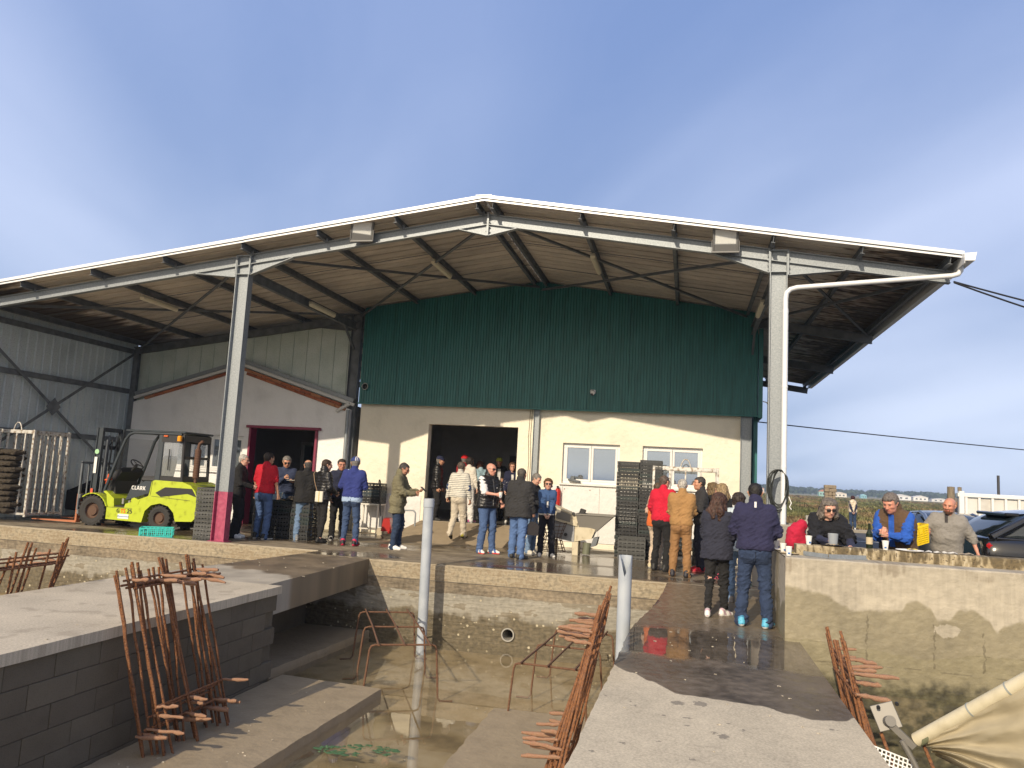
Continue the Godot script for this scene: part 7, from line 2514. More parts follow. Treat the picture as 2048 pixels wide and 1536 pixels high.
# ------------------------------------------------------------------ people: smooth fields over bones, meshed as surface nets
class Field:
	var lo: Vector3
	var c: float
	var nx: int
	var ny: int
	var nz: int
	var f := PackedFloat32Array()
	func _init(a: Vector3, b: Vector3, cell: float) -> void:
		lo = a; c = cell
		nx = int((b.x - a.x) / cell) + 2; ny = int((b.y - a.y) / cell) + 2; nz = int((b.z - a.z) / cell) + 2
		f.resize(nx * ny * nz); f.fill(1.0)
	func bone(a: Vector3, b: Vector3, ra: float, rb: float, k: float, flat := 1.0) -> void:    # flat squeezes the bone front to back
		var m := maxf(ra, rb) + k + c * 2.0
		var i0 := maxi(0, int((minf(a.x, b.x) - m - lo.x) / c))
		var i1 := mini(nx - 1, int((maxf(a.x, b.x) + m - lo.x) / c) + 1)
		var j0 := maxi(0, int((minf(a.y, b.y) - m - lo.y) / c))
		var j1 := mini(ny - 1, int((maxf(a.y, b.y) + m - lo.y) / c) + 1)
		var k0 := maxi(0, int((minf(a.z, b.z) - m - lo.z) / c))
		var k1 := mini(nz - 1, int((maxf(a.z, b.z) + m - lo.z) / c) + 1)
		var d := b - a
		d.z /= flat
		var dd := maxf(d.length_squared(), 1e-9)
		var dr := rb - ra
		var ik := 1.0 / k
		for z in range(k0, k1 + 1):
			var pz := (lo.z + z * c - a.z) / flat
			for y in range(j0, j1 + 1):
				var py := lo.y + y * c - a.y
				var row := (z * ny + y) * nx
				for x in range(i0, i1 + 1):
					var px := lo.x + x * c - a.x
					var t := clampf((px * d.x + py * d.y + pz * d.z) / dd, 0.0, 1.0)
					var ex := px - d.x * t
					var ey := py - d.y * t
					var ez := pz - d.z * t
					var s := sqrt(ex * ex + ey * ey + ez * ez) - ra - dr * t
					var o := f[row + x]
					var h := k - absf(o - s)
					if h > 0.0: f[row + x] = minf(o, s) - h * h * ik * 0.25
					elif s < o: f[row + x] = s
	func dent(a: Vector3, r: float, k: float) -> void:
		var m := r + k + c
		for z in range(maxi(0, int((a.z - m - lo.z) / c)), mini(nz - 1, int((a.z + m - lo.z) / c) + 1) + 1):
			for y in range(maxi(0, int((a.y - m - lo.y) / c)), mini(ny - 1, int((a.y + m - lo.y) / c) + 1) + 1):
				for x in range(maxi(0, int((a.x - m - lo.x) / c)), mini(nx - 1, int((a.x + m - lo.x) / c) + 1) + 1):
					var s := r - (lo + Vector3(x, y, z) * c - a).length()
					var i := (z * ny + y) * nx + x
					var o := f[i]
					var h := k - absf(o - s)
					f[i] = maxf(o, s) + (h * h / k * 0.25 if h > 0.0 else 0.0)
	func cut(g: Callable) -> void:       # keep only where g(p) < 0
		for z in nz:
			for y in ny:
				for x in nx:
					var i := (z * ny + y) * nx + x
					if f[i] < 0.06: f[i] = maxf(f[i], g.call(lo + Vector3(x, y, z) * c))
	# surface nets -> [verts, tris(counter-clockwise)]
	func net() -> Array:
		var id := PackedInt32Array()
		id.resize(nx * ny * nz); id.fill(-1)
		var V := PackedVector3Array()
		var off := [0, 1, nx, nx + 1, nx * ny, nx * ny + 1, nx * ny + nx, nx * ny + nx + 1]
		var cut2 := c * 2.2
		var cells := PackedInt32Array()
		for z in nz - 1:
			for y in ny - 1:
				var row := (z * ny + y) * nx
				for x in nx - 1:
					var i := row + x
					if absf(f[i]) > cut2: continue
					var m := 0
					for q in 8:
						if f[i + off[q]] < 0.0: m |= 1 << q
					if m == 0 or m == 255: continue
					var p := Vector3.ZERO
					var n := 0
					for e in [[0, 1], [2, 3], [4, 5], [6, 7], [0, 2], [1, 3], [4, 6], [5, 7], [0, 4], [1, 5], [2, 6], [3, 7]]:
						var a: int = e[0]
						var b: int = e[1]
						if ((m >> a) & 1) == ((m >> b) & 1): continue
						var fa := f[i + off[a]]
						var fb := f[i + off[b]]
						var t := fa / (fa - fb)
						var pa := Vector3(a & 1, (a >> 1) & 1, a >> 2)
						var pb := Vector3(b & 1, (b >> 1) & 1, b >> 2)
						p += pa.lerp(pb, t); n += 1
					id[i] = V.size()
					cells.append(i)
					V.append(lo + (Vector3(x, y, z) + p / n) * c)
		var F := PackedInt32Array()
		var st := [1, nx, nx * ny]
		for i in cells:
			for ax in 3:
				var a := i
				var b: int = i + st[ax]
				if b >= f.size(): continue
				var s0 := f[a] < 0.0
				if s0 == (f[b] < 0.0): continue
				var u: int = st[(ax + 1) % 3]
				var w: int = st[(ax + 2) % 3]
				if i - u - w < 0: continue
				var q := [id[i - u - w], id[i - w], id[i], id[i - u]]
				if q[0] < 0 or q[1] < 0 or q[2] < 0 or q[3] < 0: continue
				if not s0: q.reverse()
				F.append_array(PackedInt32Array([q[0], q[1], q[2], q[0], q[2], q[3]]))
		return [V, F]

class Hull:      # indexed mesh under construction
	var v := PackedVector3Array()
	var c := PackedColorArray()
	var f := PackedInt32Array()
	func add(net: Array, col: Color, T := Transform3D()) -> void:
		var b := v.size()
		var flip := T.basis.determinant() < 0
		for p in net[0]:
			v.append(T * p); c.append(col)
		var t: PackedInt32Array = net[1]
		for i in range(0, t.size(), 3):
			f.append(b + t[i])
			if flip: f.append(b + t[i + 2]); f.append(b + t[i + 1])
			else: f.append(b + t[i + 1]); f.append(b + t[i + 2])
	func normals() -> PackedVector3Array:
		var n := PackedVector3Array()
		n.resize(v.size())
		for i in range(0, f.size(), 3):
			var k := (v[f[i + 1]] - v[f[i]]).cross(v[f[i + 2]] - v[f[i]])
			n[f[i]] += k; n[f[i + 1]] += k; n[f[i + 2]] += k
		for i in n.size(): n[i] = n[i].normalized()
		return n
	func mesh() -> ArrayMesh:
		var n := normals()
		var ix := PackedInt32Array()
		ix.resize(f.size())
		for i in range(0, f.size(), 3):
			ix[i] = f[i]; ix[i + 1] = f[i + 2]; ix[i + 2] = f[i + 1]
		var a := []
		a.resize(Mesh.ARRAY_MAX)
		a[Mesh.ARRAY_VERTEX] = v; a[Mesh.ARRAY_NORMAL] = n; a[Mesh.ARRAY_COLOR] = c; a[Mesh.ARRAY_INDEX] = ix
		var m := ArrayMesh.new()
		m.add_surface_from_arrays(Mesh.PRIMITIVE_TRIANGLES, a)
		return m

# ---- prototypes built once: head, hair styles, hands, shoes (head origin: base of the skull, facing +z)
var proto := {}
var wrists := {}
func head_net() -> Array:
	var F := Field.new(Vector3(-0.11, -0.16, -0.13), Vector3(0.11, 0.16, 0.14), 0.0062)
	F.bone(Vector3(0, 0.035, 0.012), Vector3(0, 0.04, -0.03), 0.074, 0.079, 0.02)
	F.bone(Vector3(0, 0.0, 0.03), Vector3(0, -0.05, 0.04), 0.062, 0.052, 0.03)
	F.bone(Vector3(0, -0.055, 0.03), Vector3(0, -0.09, 0.058), 0.05, 0.024, 0.03)
	for s in [-1, 1]:
		F.bone(Vector3(s * 0.05, -0.02, 0.0), Vector3(s * 0.035, -0.078, 0.025), 0.022, 0.022, 0.03)
		F.bone(Vector3(s * 0.04, -0.012, 0.068), Vector3(s * 0.05, -0.02, 0.05), 0.018, 0.018, 0.02)
		F.bone(Vector3(s * 0.018, 0.034, 0.083), Vector3(s * 0.045, 0.032, 0.07), 0.011, 0.010, 0.015)
		F.bone(Vector3(s * 0.077, 0.022, -0.008), Vector3(s * 0.083, 0.012, -0.018), 0.013, 0.015, 0.006, 0.8)
		F.bone(Vector3(s * 0.076, -0.018, -0.006), Vector3(s * 0.083, 0.012, -0.018), 0.009, 0.013, 0.006, 0.8)
		F.dent(Vector3(s * 0.031, 0.014, 0.103), 0.020, 0.014)
	F.bone(Vector3(0, 0.022, 0.088), Vector3(0, -0.022, 0.110), 0.0085, 0.0125, 0.012)
	for s in [-1, 1]: F.bone(Vector3(s * 0.012, -0.026, 0.098), Vector3(0, -0.024, 0.104), 0.0075, 0.008, 0.008)
	F.bone(Vector3(-0.02, -0.052, 0.084), Vector3(0.02, -0.052, 0.084), 0.0085, 0.0085, 0.008)
	F.bone(Vector3(0, -0.05, 0.091), Vector3(0, -0.054, 0.090), 0.009, 0.009, 0.008)
	F.bone(Vector3(0, -0.04, -0.02), Vector3(0, -0.15, -0.028), 0.052, 0.056, 0.03)
	return F.net()
func hair_net(kind: String) -> Array:
	var big := kind in ["bob", "long", "shoulder"]
	var F := Field.new(Vector3(-0.16, -0.36 if big else -0.14, -0.19), Vector3(0.16, 0.17, 0.16), 0.0088 if big else 0.0072)
	var g: float = {"short": 0.010, "buzz": 0.004, "bald_sides": 0.006, "bob": 0.020, "long": 0.02, "shoulder": 0.016, "cap": 0.014, "full": 0.016}[kind]
	F.bone(Vector3(0, 0.036, 0.008), Vector3(0, 0.042, -0.03), 0.076 + g, 0.081 + g, 0.02)
	F.bone(Vector3(0, 0.0, -0.035), Vector3(0, -0.055, -0.032), 0.066 + g, 0.055 + g * 0.6, 0.02)
	if kind == "bob":
		for s in [-1, 1]: F.bone(Vector3(s * 0.062, 0.03, -0.01), Vector3(s * 0.075, -0.045, -0.015), 0.034, 0.024, 0.02)
		F.bone(Vector3(-0.03, 0.09, 0.05), Vector3(0.05, 0.07, 0.075), 0.03, 0.018, 0.02)
		F.bone(Vector3(-0.03, 0.09, 0.05), Vector3(-0.055, 0.05, 0.06), 0.03, 0.014, 0.02)
	if kind == "long" or kind == "shoulder":
		var L := -0.27 if kind == "long" else -0.20
		for s in [-1, 1]:
			F.bone(Vector3(s * 0.06, 0.06, 0.0), Vector3(s * 0.085, -0.10, 0.0), 0.04, 0.036, 0.03)
			F.bone(Vector3(s * 0.085, -0.10, 0.0), Vector3(s * 0.10, L + 0.02, -0.02), 0.036, 0.022, 0.03)
			F.bone(Vector3(s * 0.04, -0.03, -0.075), Vector3(s * 0.085, L * 0.6, -0.085), 0.055, 0.046, 0.03)
			F.bone(Vector3(s * 0.085, L * 0.6, -0.085), Vector3(s * 0.075, L, -0.07), 0.046, 0.026, 0.03)
			F.bone(Vector3(s * 0.01, 0.09, 0.045), Vector3(s * 0.065, 0.03, 0.055), 0.028, 0.016, 0.02)
		F.bone(Vector3(0, 0.0, -0.08), Vector3(0.01, L + 0.03, -0.11), 0.055, 0.035, 0.03)
	if kind == "full":
		F.bone(Vector3(-0.02, 0.10, 0.04), Vector3(0.04, 0.085, 0.07), 0.03, 0.02, 0.02)
	if kind == "cap":
		F.cut(func(p): return 0.028 - p.y - p.z * 0.05)
		var G := F
		G.bone(Vector3(-0.045, 0.045, 0.085), Vector3(0.045, 0.045, 0.085), 0.02, 0.02, 0.008)
		G.bone(Vector3(-0.04, 0.034, 0.10), Vector3(0.04, 0.034, 0.10), 0.009, 0.009, 0.006)
		G.bone(Vector3(-0.035, 0.028, 0.13), Vector3(0.035, 0.028, 0.13), 0.0085, 0.0085, 0.006)
	elif kind == "bald_sides":
		F.cut(func(p): return maxf(maxf(p.z - 0.005 + maxf(0.0, -p.y) * 0.2, p.y - 0.058), -0.075 - p.y))
	else:
		# hairline: off the face and off the neck front
		var rag := noise(77, 60.0, 2)
		F.cut(func(p):
			var line = 0.074 - p.y + 0.016 * rag.get_noise_2d(p.x, p.z)
			var face: float = minf(p.z - (0.035 if not big else 0.045), line)
			if absf(p.x) > 0.062 and not big: face = maxf(face, minf(p.z + 0.012, 0.012 - p.y))
			return face)
		F.cut(func(p):
			if big: return -0.40 - p.y
			var low := -0.072
			if absf(p.x) > 0.05 and p.z > -0.05: low = -0.022
			if p.z > -0.02: low = 0.0
			return low + 0.008 * rag.get_noise_2d(p.x * 2.0, p.z * 2.0) - p.y)
	var net := F.net()
	var nz := noise(kind.hash() % 500, 26.0, 3)
	var V: PackedVector3Array = net[0]
	for i in V.size():
		if kind != "cap":
			var p := V[i]
			var a := 0.008 if not big else 0.02
			V[i] = p + (p - Vector3(0, -0.02 if not big else p.y, -0.02)).normalized() * nz.get_noise_3d(p.x * 1.6, p.y * (1.0 if not big else 0.45), p.z * 1.6) * a
	net[0] = V
	return net
func hand_net(curl: float) -> Array:     # wrist at origin, fingers towards -y, palm faces +z, thumb towards +x
	var F := Field.new(Vector3(-0.065, -0.22, -0.04), Vector3(0.085, 0.05, 0.10), 0.0058)
	F.bone(Vector3(0, 0.03, 0), Vector3(0, 0, 0), 0.027, 0.026, 0.01, 0.8)
	for k in 4:
		var x := 0.030 - k * 0.0195
		F.bone(Vector3(x * 0.5, -0.005, 0), Vector3(x, -0.085 + absf(k - 1.2) * 0.003, 0.002), 0.018, 0.0125, 0.012, 0.8)
	for k in 4:
		var x := 0.030 - k * 0.0195
		var L: float = [0.072, 0.080, 0.075, 0.058][k]
		var p := Vector3(x, -0.085 + absf(k - 1.2) * 0.003, 0.002)
		var a := 0.35 + curl * 1.1 + k * 0.05
		for j in 3:
			var l = L * [0.45, 0.32, 0.23][j]
			var q = p + Vector3(0, -cos(a), sin(a)) * l
			F.bone(p, q, 0.0098 - j * 0.0009, 0.0090 - j * 0.0009, 0.003)
			p = q
			a += 0.25 + curl * 0.75
	var t := Vector3(0.024, -0.022, 0.008)
	for j in 3:
		var d := Vector3(0.75 - j * 0.35 - curl * 0.25, -0.62 - j * 0.1, 0.25 + curl * 0.45).normalized()
		var q = t + d * [0.036, 0.030, 0.024][j]
		F.bone(t, q, 0.0145 - j * 0.002, 0.0120 - j * 0.0016, 0.006)
		t = q
	return F.net()
func shoe_net() -> Array:      # ankle above origin, toe +z
	var F := Field.new(Vector3(-0.07, -0.01, -0.12), Vector3(0.07, 0.14, 0.24), 0.009)
	F.bone(Vector3(0, 0.035, -0.055), Vector3(0.0, 0.032, 0.06), 0.036, 0.042, 0.02)
	F.bone(Vector3(0.0, 0.032, 0.06), Vector3(0.004, 0.028, 0.155), 0.042, 0.034, 0.02)
	F.bone(Vector3(0, 0.05, -0.05), Vector3(0, 0.10, -0.035), 0.038, 0.042, 0.02)
	F.bone(Vector3(0, 0.08, -0.02), Vector3(0, 0.05, 0.09), 0.036, 0.03, 0.03)
	F.cut(func(p): return -p.y)
	return F.net()

func person_protos() -> void:
	proto["head"] = head_net()
	for k in ["short", "buzz", "bald_sides", "bob", "long", "shoulder", "cap", "full"]: proto[k] = hair_net(k)
	proto["hand0"] = hand_net(0.25)
	proto["hand1"] = hand_net(0.85)
	proto["shoe"] = shoe_net()

var T_cloth: ImageTexture
var cloth_i := 0
func cloth(c: Color, kind := "knit") -> StandardMaterial3D:
	var key := "cloth_%s_%.3f_%.3f_%.3f" % [kind, c.r, c.g, c.b]
	if mats.has(key): return mats[key]
	var m := mat(key, c, 0.9)
	m.uv1_triplanar = true
	match kind:
		"denim":
			m.albedo_texture = ntex("tex_denim", 131, 0.05, 5, [Color(0.7, 0.72, 0.75), Color(1, 1, 1), Color(1.0, 1.0, 1.0)], 256)
			m.uv1_scale = Vector3(3, 3, 3)
		"stripe":
			m.albedo_texture = stripes(Color(1, 1, 1), Color(0.10, 0.12, 0.18), 0.22)
			m.uv1_scale = Vector3(1, 24, 1)
			m.roughness = 0.95
		"puffer":
			m.roughness = 0.4
			m.uv1_scale = Vector3(2, 2, 2)
		_:
			m.albedo_texture = ntex("tex_knit", 132, 0.03, 4, [Color(0.8, 0.8, 0.8), Color(1, 1, 1)], 256)
			m.uv1_scale = Vector3(2.5, 2.5, 2.5)
	m.normal_enabled = true
	m.normal_texture = nnorm("normcloth", 133, 0.018, 3, 10.0)
	m.normal_scale = 0.55 if kind != "puffer" else 0.2
	m.rim_enabled = kind != "puffer"; m.rim = 0.25; m.rim_tint = 0.6
	return m
func stripes(a: Color, b: Color, share: float) -> ImageTexture:
	if texs.has("stripes"): return texs["stripes"]
	var im := Image.create(4, 32, false, Image.FORMAT_RGB8)
	for y in 32:
		for x in 4: im.set_pixel(x, y, (b if y < 32 * share else a).linear_to_srgb())
	texs["stripes"] = ImageTexture.create_from_image(im)
	return texs["stripes"]
func skin_mat() -> StandardMaterial3D:
	if mats.has("skin"): return mats["skin"]
	var m := mat("skin", Color(1, 1, 1), 0.5)
	m.vertex_color_use_as_albedo = true
	m.subsurf_scatter_enabled = true; m.subsurf_scatter_strength = 0.08
	return m
func shoe_mat() -> StandardMaterial3D:
	if mats.has("shoemat"): return mats["shoemat"]
	var m := mat("shoemat", Color(1, 1, 1), 0.6)
	m.vertex_color_use_as_albedo = true
	return m

func frame_y(dir: Vector3, fwd: Vector3) -> Basis:     # basis whose -y runs along dir, z near fwd
	var y := -dir.normalized()
	var x := y.cross(fwd)
	if x.length() < 1e-3: x = y.cross(Vector3.RIGHT)
	x = x.normalized()
	return Basis(x, y, x.cross(y))

# d: h height, girth, lean, bend, twist, head [yaw, pitch], hands L/R positions, feet L/R [x, z, turn], clothes ...
func person(at: Vector3, face: float, label: String, d: Dictionary) -> Node3D:
	var o := thing("person", label, "person", at, face)
	var H: float = d.get("h", 1.75)
	var s := H / 1.75
	var G: float = d.get("girth", 1.0)          # body width
	var belly: float = d.get("belly", 0.0)
	var lean: float = d.get("lean", 0.03)       # trunk bends forward from the hips
	var side: float = d.get("side", 0.0)
	var wom: bool = d.get("woman", false)
	# joints
	var hipc := Vector3(d.get("hipx", 0.0), 0.93 * s, d.get("hipz", 0.0))
	var B := Basis(Vector3(1, 0, 0), lean) * Basis(Vector3(0, 0, 1), side)
	var up := func(y: float, x := 0.0, z := 0.0) -> Vector3: return hipc + B * (Vector3(x, y, z) * s)
	var shw := (0.142 if wom else 0.162) * lerpf(1.0, G, 0.7)
	var waist: Vector3 = up.call(0.15)
	var chest: Vector3 = up.call(0.40, 0, 0.0)
	var neck: Vector3 = up.call(0.545, 0, -0.005)
	var stoop: float = d.get("stoop", 0.06)
	var hd: Array = d.get("head", [0.0, 0.0])
	var skull: Vector3 = up.call(0.665, 0, 0.01 + stoop * 0.45)
	var HB := B * Basis(Vector3(0, 1, 0), hd[0]) * Basis(Vector3(1, 0, 0), hd[1] - lean * 0.6) * Basis(Vector3(0, 0, 1), hd[2] if hd.size() > 2 else 0.0)
	var HT := Transform3D(HB.scaled_local(Vector3.ONE * s * d.get("headsize", 1.0)), skull)
	var feet: Array = d.get("feet", [[0.10, 0.0, 0.15], [-0.10, 0.0, -0.15]])    # left foot is +x
	var hips := []
	var knees := []
	var ankles := []
	for k in 2:
		var sx := 1.0 if k == 0 else -1.0
		var ft: Array = feet[k]
		var hip: Vector3 = hipc + Vector3(sx * 0.085 * s * (0.9 + 0.1 * G), -0.02 * s, 0)
		var lift: float = ft[3] if ft.size() > 3 else 0.0
		var an := Vector3(ft[0] * s, (0.075 + lift) * s, ft[1] * s)
		var L := 0.4195 * s
		var dv := an - hip
		var half: float = minf(dv.length() * 0.5, L)
		var pole := Vector3(sin(ft[2]) * 0.3, 0, 1.0)
		pole = (pole - dv.normalized() * pole.dot(dv.normalized())).normalized()
		knees.append(hip + dv * 0.5 + pole * (sqrt(maxf(L * L - half * half, 0.0)) + 0.008))
		hips.append(hip); ankles.append(an)
	var sho := []
	var elb := []
	var wri := []
	var hands: Array = d.get("hands", [[0.27, 0.86, 0.06], [-0.27, 0.86, 0.06]])     # in body space, metres for 1.75 m
	for k in 2:
		var sx := 1.0 if k == 0 else -1.0
		var p: Vector3 = up.call(0.478, sx * shw, -0.005)
		var w := Vector3(hands[k][0], hands[k][1], hands[k][2]) * s
		var L1 := 0.285 * s
		var L2 := 0.255 * s
		var dv := w - p
		var l := dv.length()
		if l > (L1 + L2) * 0.995:
			w = p + dv.normalized() * (L1 + L2) * 0.995
			dv = w - p; l = dv.length()
		var a := (L1 * L1 - L2 * L2 + l * l) / (2 * l)
		var hh := sqrt(maxf(L1 * L1 - a * a, 0.0))
		var pole: Vector3 = Vector3(sx * 0.55, -0.5, -0.75) if hands[k].size() < 4 else hands[k][3]
		var u := dv / l
		pole = (pole - u * pole.dot(u)).normalized()
		sho.append(p); elb.append(p + u * a + pole * hh); wri.append(w)
	# ---- body: one continuous skin
	var skinc: Color = d.get("skin", Color(0.52, 0.29, 0.20))
	var hulls := {}
	var K := Hull.new()
	var cell := 0.021 * s
	var lo := Vector3(-0.5, 0.0, -0.45) * s
	var hi := Vector3(0.5, 1.75, 0.6) * s
	for q in wri + ankles + elb + [skull]:
		lo = lo.min(q - Vector3.ONE * 0.1); hi = hi.max(q + Vector3.ONE * 0.1)
	lo = lo.max(Vector3(-0.75, 0, -0.8)); 
	var all := [hips[0], hips[1], knees[0], knees[1], ankles[0], ankles[1], sho[0], sho[1], elb[0], elb[1], wri[0], wri[1], neck, hipc]
	lo = all[0]; hi = all[0]
	for q in all:
		lo = lo.min(q); hi = hi.max(q)
	lo -= Vector3(0.2, 0.12, 0.2); hi += Vector3(0.2, 0.12, 0.2)
	var F := Field.new(lo, hi, cell)
	for k in 2:
		F.bone(sho[k], elb[k], 0.044 * s, 0.036 * s, 0.02)
		F.bone(elb[k], wri[k], 0.036 * s, 0.025 * s, 0.02)
		F.bone(hips[k], knees[k], 0.066 * s, 0.048 * s, 0.03)
		F.bone(knees[k], ankles[k], 0.045 * s, 0.032 * s, 0.02)
		F.bone(chest, sho[k] - B.y * 0.02 * s, 0.05 * s, 0.036 * s, 0.03)
	F.bone(hipc, chest, 0.075 * s, 0.07 * s, 0.03)
	F.bone(chest, neck - B.y * 0.03 * s + B.z * 0.01 * s, 0.055 * s, 0.045 * s, 0.03)
	F.bone(neck, skull + HB * Vector3(0, -0.09, -0.02) * s, 0.054 * s, 0.052 * s, 0.03)
	K.add(F.net(), skinc)
	var b0 := K.v.size()
	K.add(proto["head"], skinc, HT)
	var hp: PackedVector3Array = proto["head"][0]
	var hairc: Color = d.get("hairc", Color(0.05, 0.035, 0.025))
	for i in hp.size():
		var p := hp[i]
		if p.z > 0.05 and absf(p.y + 0.052) < 0.010 and absf(p.x) < 0.026: K.c[b0 + i] = skinc * Color(0.85, 0.55, 0.55)
		elif p.z > 0.06 and absf(p.y - 0.033) < 0.006 and absf(p.x) > 0.012 and absf(p.x) < 0.05: K.c[b0 + i] = skinc.lerp(hairc, 0.7)
		elif p.z > 0.06 and Vector2((absf(p.x) - 0.031) * 0.8, p.y - 0.012).length() < 0.0085: K.c[b0 + i] = Color(0.04, 0.03, 0.025)
		elif d.get("beard", false) and p.z > 0.035 and p.y < -0.03 and (absf(p.x) < 0.035 or p.y < -0.07): K.c[b0 + i] = skinc.lerp(d.get("beardc", hairc), 0.85)
		elif p.z > 0.05: K.c[b0 + i] = skinc * Color(1.05, 0.95, 0.92)
	var grips: Array = d.get("grip", [0, 0])
	for k in 2:
		var dir: Vector3 = (wri[k] - elb[k]).normalized()
		if d.has("handdir"): dir = (dir + d["handdir"][k] * 1.2).normalized()
		var fw: Vector3 = Vector3(-1 if k == 0 else 1, 0, 0.3) if absf(dir.y) > 0.75 else Vector3(-0.8 if k == 0 else 0.8, 0.9 if grips[k] == 2 else 0.1, 0.3)
		if grips[k] == 2: fw = Vector3(0, 1, 0)
		var HBs := frame_y(dir, fw)
		if k == 1: HBs = Basis(-HBs.x, HBs.y, HBs.z)
		# thumb forward/up: mirror so that +x of the hand points to the front
		if HBs.x.z < -0.2: HBs = Basis(-HBs.x, HBs.y, HBs.z)
		K.add(proto["hand1"] if grips[k] == 1 else proto["hand0"], skinc, Transform3D(HBs.scaled_local(Vector3.ONE * s * 0.98), wri[k]))
	inst(K.mesh(), "body", skin_mat(), o)
	# ---- hair
	var style: String = d.get("hair", "short")
	if style != "none":
		var S := Hull.new()
		S.add(proto[style], Color(1, 1, 1), HT)
		if style != "cap":
			var hv: PackedVector3Array = proto[style][0]
			var st := noise(int(at.x * 17 + at.z * 5), 55.0, 3)
			for i in hv.size():
				var a := atan2(hv[i].x, hv[i].z) * 0.09
				var q := clampf(0.85 + 1.5 * st.get_noise_3d(a * 2.0 + hv[i].x * 0.8, hv[i].y * 0.35, hv[i].z * 0.8), 0.35, 1.5)
				S.c[i] = Color(q, q, q)
		var hm: Material = d.get("hairmat", null)
		if hm == null:
			var key := "hair_%.3f_%.3f_%.3f" % [hairc.r, hairc.g, hairc.b]
			if style == "cap": hm = mat(key + "cap", hairc, 0.85)
			else:
				hm = mat(key, hairc, 0.6)
				hm.vertex_color_use_as_albedo = true
				hm.albedo_texture = ntex("tex_hair", 134, 0.05, 4, [Color(0.45, 0.45, 0.45), Color(0.9, 0.9, 0.9), Color(1, 1, 1)], 256)
				hm.uv1_triplanar = true; hm.uv1_scale = Vector3(9, 2.2, 9)
				hm.normal_enabled = true; hm.normal_texture = T_norm; hm.normal_scale = 1.0
		inst(S.mesh(), "cap" if style == "cap" else "hair", hm, o)
		if style == "cap" and d.get("underhair", true):
			var S2 := Hull.new()
			S2.add(proto["bald_sides"], Color(1, 1, 1), HT)
			inst(S2.mesh(), "hair", mat("hairgrey", Color(0.16, 0.15, 0.14), 0.8), o)
	if d.get("glasses", "") != "":
		var b := MB.new()
		var dark: bool = d["glasses"] == "dark"
		for k in [-1, 1]:
			if dark:
				b.box(Vector3(k * 0.033, 0.012, 0.101), Vector3(0.05, 0.036, 0.006), 0.002, Basis(Vector3(0, 1, 0), k * 0.15))
			else:
				var pts := []
				for j in 13: pts.append(Vector3(k * 0.033 + cos(TAU * j / 12) * 0.023, 0.012 + sin(TAU * j / 12) * 0.017, 0.1))
				b.tube(pts, 0.0022, 5, false)
			b.tube([Vector3(k * 0.058, 0.018, 0.095), Vector3(k * 0.082, 0.02, 0.0)], 0.0025, 5)
		b.tube([Vector3(-0.01, 0.016, 0.103), Vector3(0.01, 0.016, 0.103)], 0.0025, 5)
		var ge := put(b, "glasses", plastic("blackplastic"), o)
		ge.transform = HT
	# ---- trousers
	var tro: Dictionary = d.get("trousers", {})
	var tc: Color = tro.get("c", Color(0.05, 0.08, 0.16))
	var wide: float = tro.get("w", 1.0)
	var S3 := Hull.new()
	lo = hips[0]; hi = hips[0]
	for q in hips + knees + ankles + [waist]:
		lo = lo.min(q); hi = hi.max(q)
	lo -= Vector3(0.2, 0.08, 0.22); hi += Vector3(0.2, 0.12, 0.22)
	F = Field.new(lo, hi, 0.0165 * s)
	var tw := 0.097 * G
	F.bone(hipc + Vector3(-0.07 * G * s, 0.035, -0.01), hipc + Vector3(0.07 * G * s, 0.035, -0.01), (tw - 0.004 + belly * 0.2) * s, (tw - 0.004 + belly * 0.2) * s, 0.05)
	F.bone(hipc + Vector3(-0.065 * s, -0.065 * s, -0.02), hipc + Vector3(0.065 * s, -0.065 * s, -0.02), (0.104 * G + (0.004 if wom else 0.0)) * s, (0.104 * G + (0.004 if wom else 0.0)) * s, 0.05)
	F.bone(hipc, waist + B * Vector3(0, -0.06, 0), 0.10 * G * s, 0.092 * G * s, 0.04)
	for k in 2:
		var sx := 1.0 if k == 0 else -1.0
		F.bone(hips[k] + Vector3(0, 0.02, 0), knees[k], 0.098 * s * (0.6 + 0.4 * G) * lerpf(1.0, wide, 0.4), 0.068 * s * wide, 0.035)
		var ank: Vector3 = ankles[k] + (knees[k] - ankles[k]).normalized() * tro.get("short", -0.025)
		F.bone(knees[k], (knees[k] + ank) * 0.5 + Vector3(0, 0, -0.012), 0.066 * s * wide, 0.062 * s * wide, 0.03)
		F.bone((knees[k] + ank) * 0.5 + Vector3(0, 0, -0.012), ank, 0.062 * s * wide, 0.056 * s * wide, 0.03)
	var hem_y: float = ankles[0].y
	S3.add(F.net(), Color(1, 1, 1))
	fold(S3, o.get_instance_id() % 97 + int(at.x * 13), 0.013 * tro.get("fold", 1.0), s, [knees[0], knees[1], hipc, ankles[0], ankles[1]])
	hulls["trousers"] = S3
	inst(S3.mesh(), "trousers", cloth(tc, tro.get("kind", "denim")), o)
	# ---- shoes
	var shc: Color = d.get("shoes", Color(0.02, 0.02, 0.02))
	var slc: Color = d.get("sole", Color(0.03, 0.03, 0.03))
	for k in 2:
		var ft: Array = feet[k]
		var S4 := Hull.new()
		var pitch: float = ft[4] if ft.size() > 4 else 0.0
		S4.add(proto["shoe"], shc, Transform3D((Basis(Vector3.UP, ft[2]) * Basis(Vector3(1, 0, 0), pitch)).scaled_local(Vector3.ONE * s * (0.92 if wom else 1.0)), ankles[k] - Vector3(0, 0.075 * s, 0)))
		var pv: PackedVector3Array = proto["shoe"][0]
		for i in pv.size():
			if pv[i].y < 0.024: S4.c[i] = slc
			elif d.has("shoe2") and fposmod(pv[i].z * 9.0 + pv[i].y * 6.0, 1.0) < 0.4: S4.c[i] = d["shoe2"]
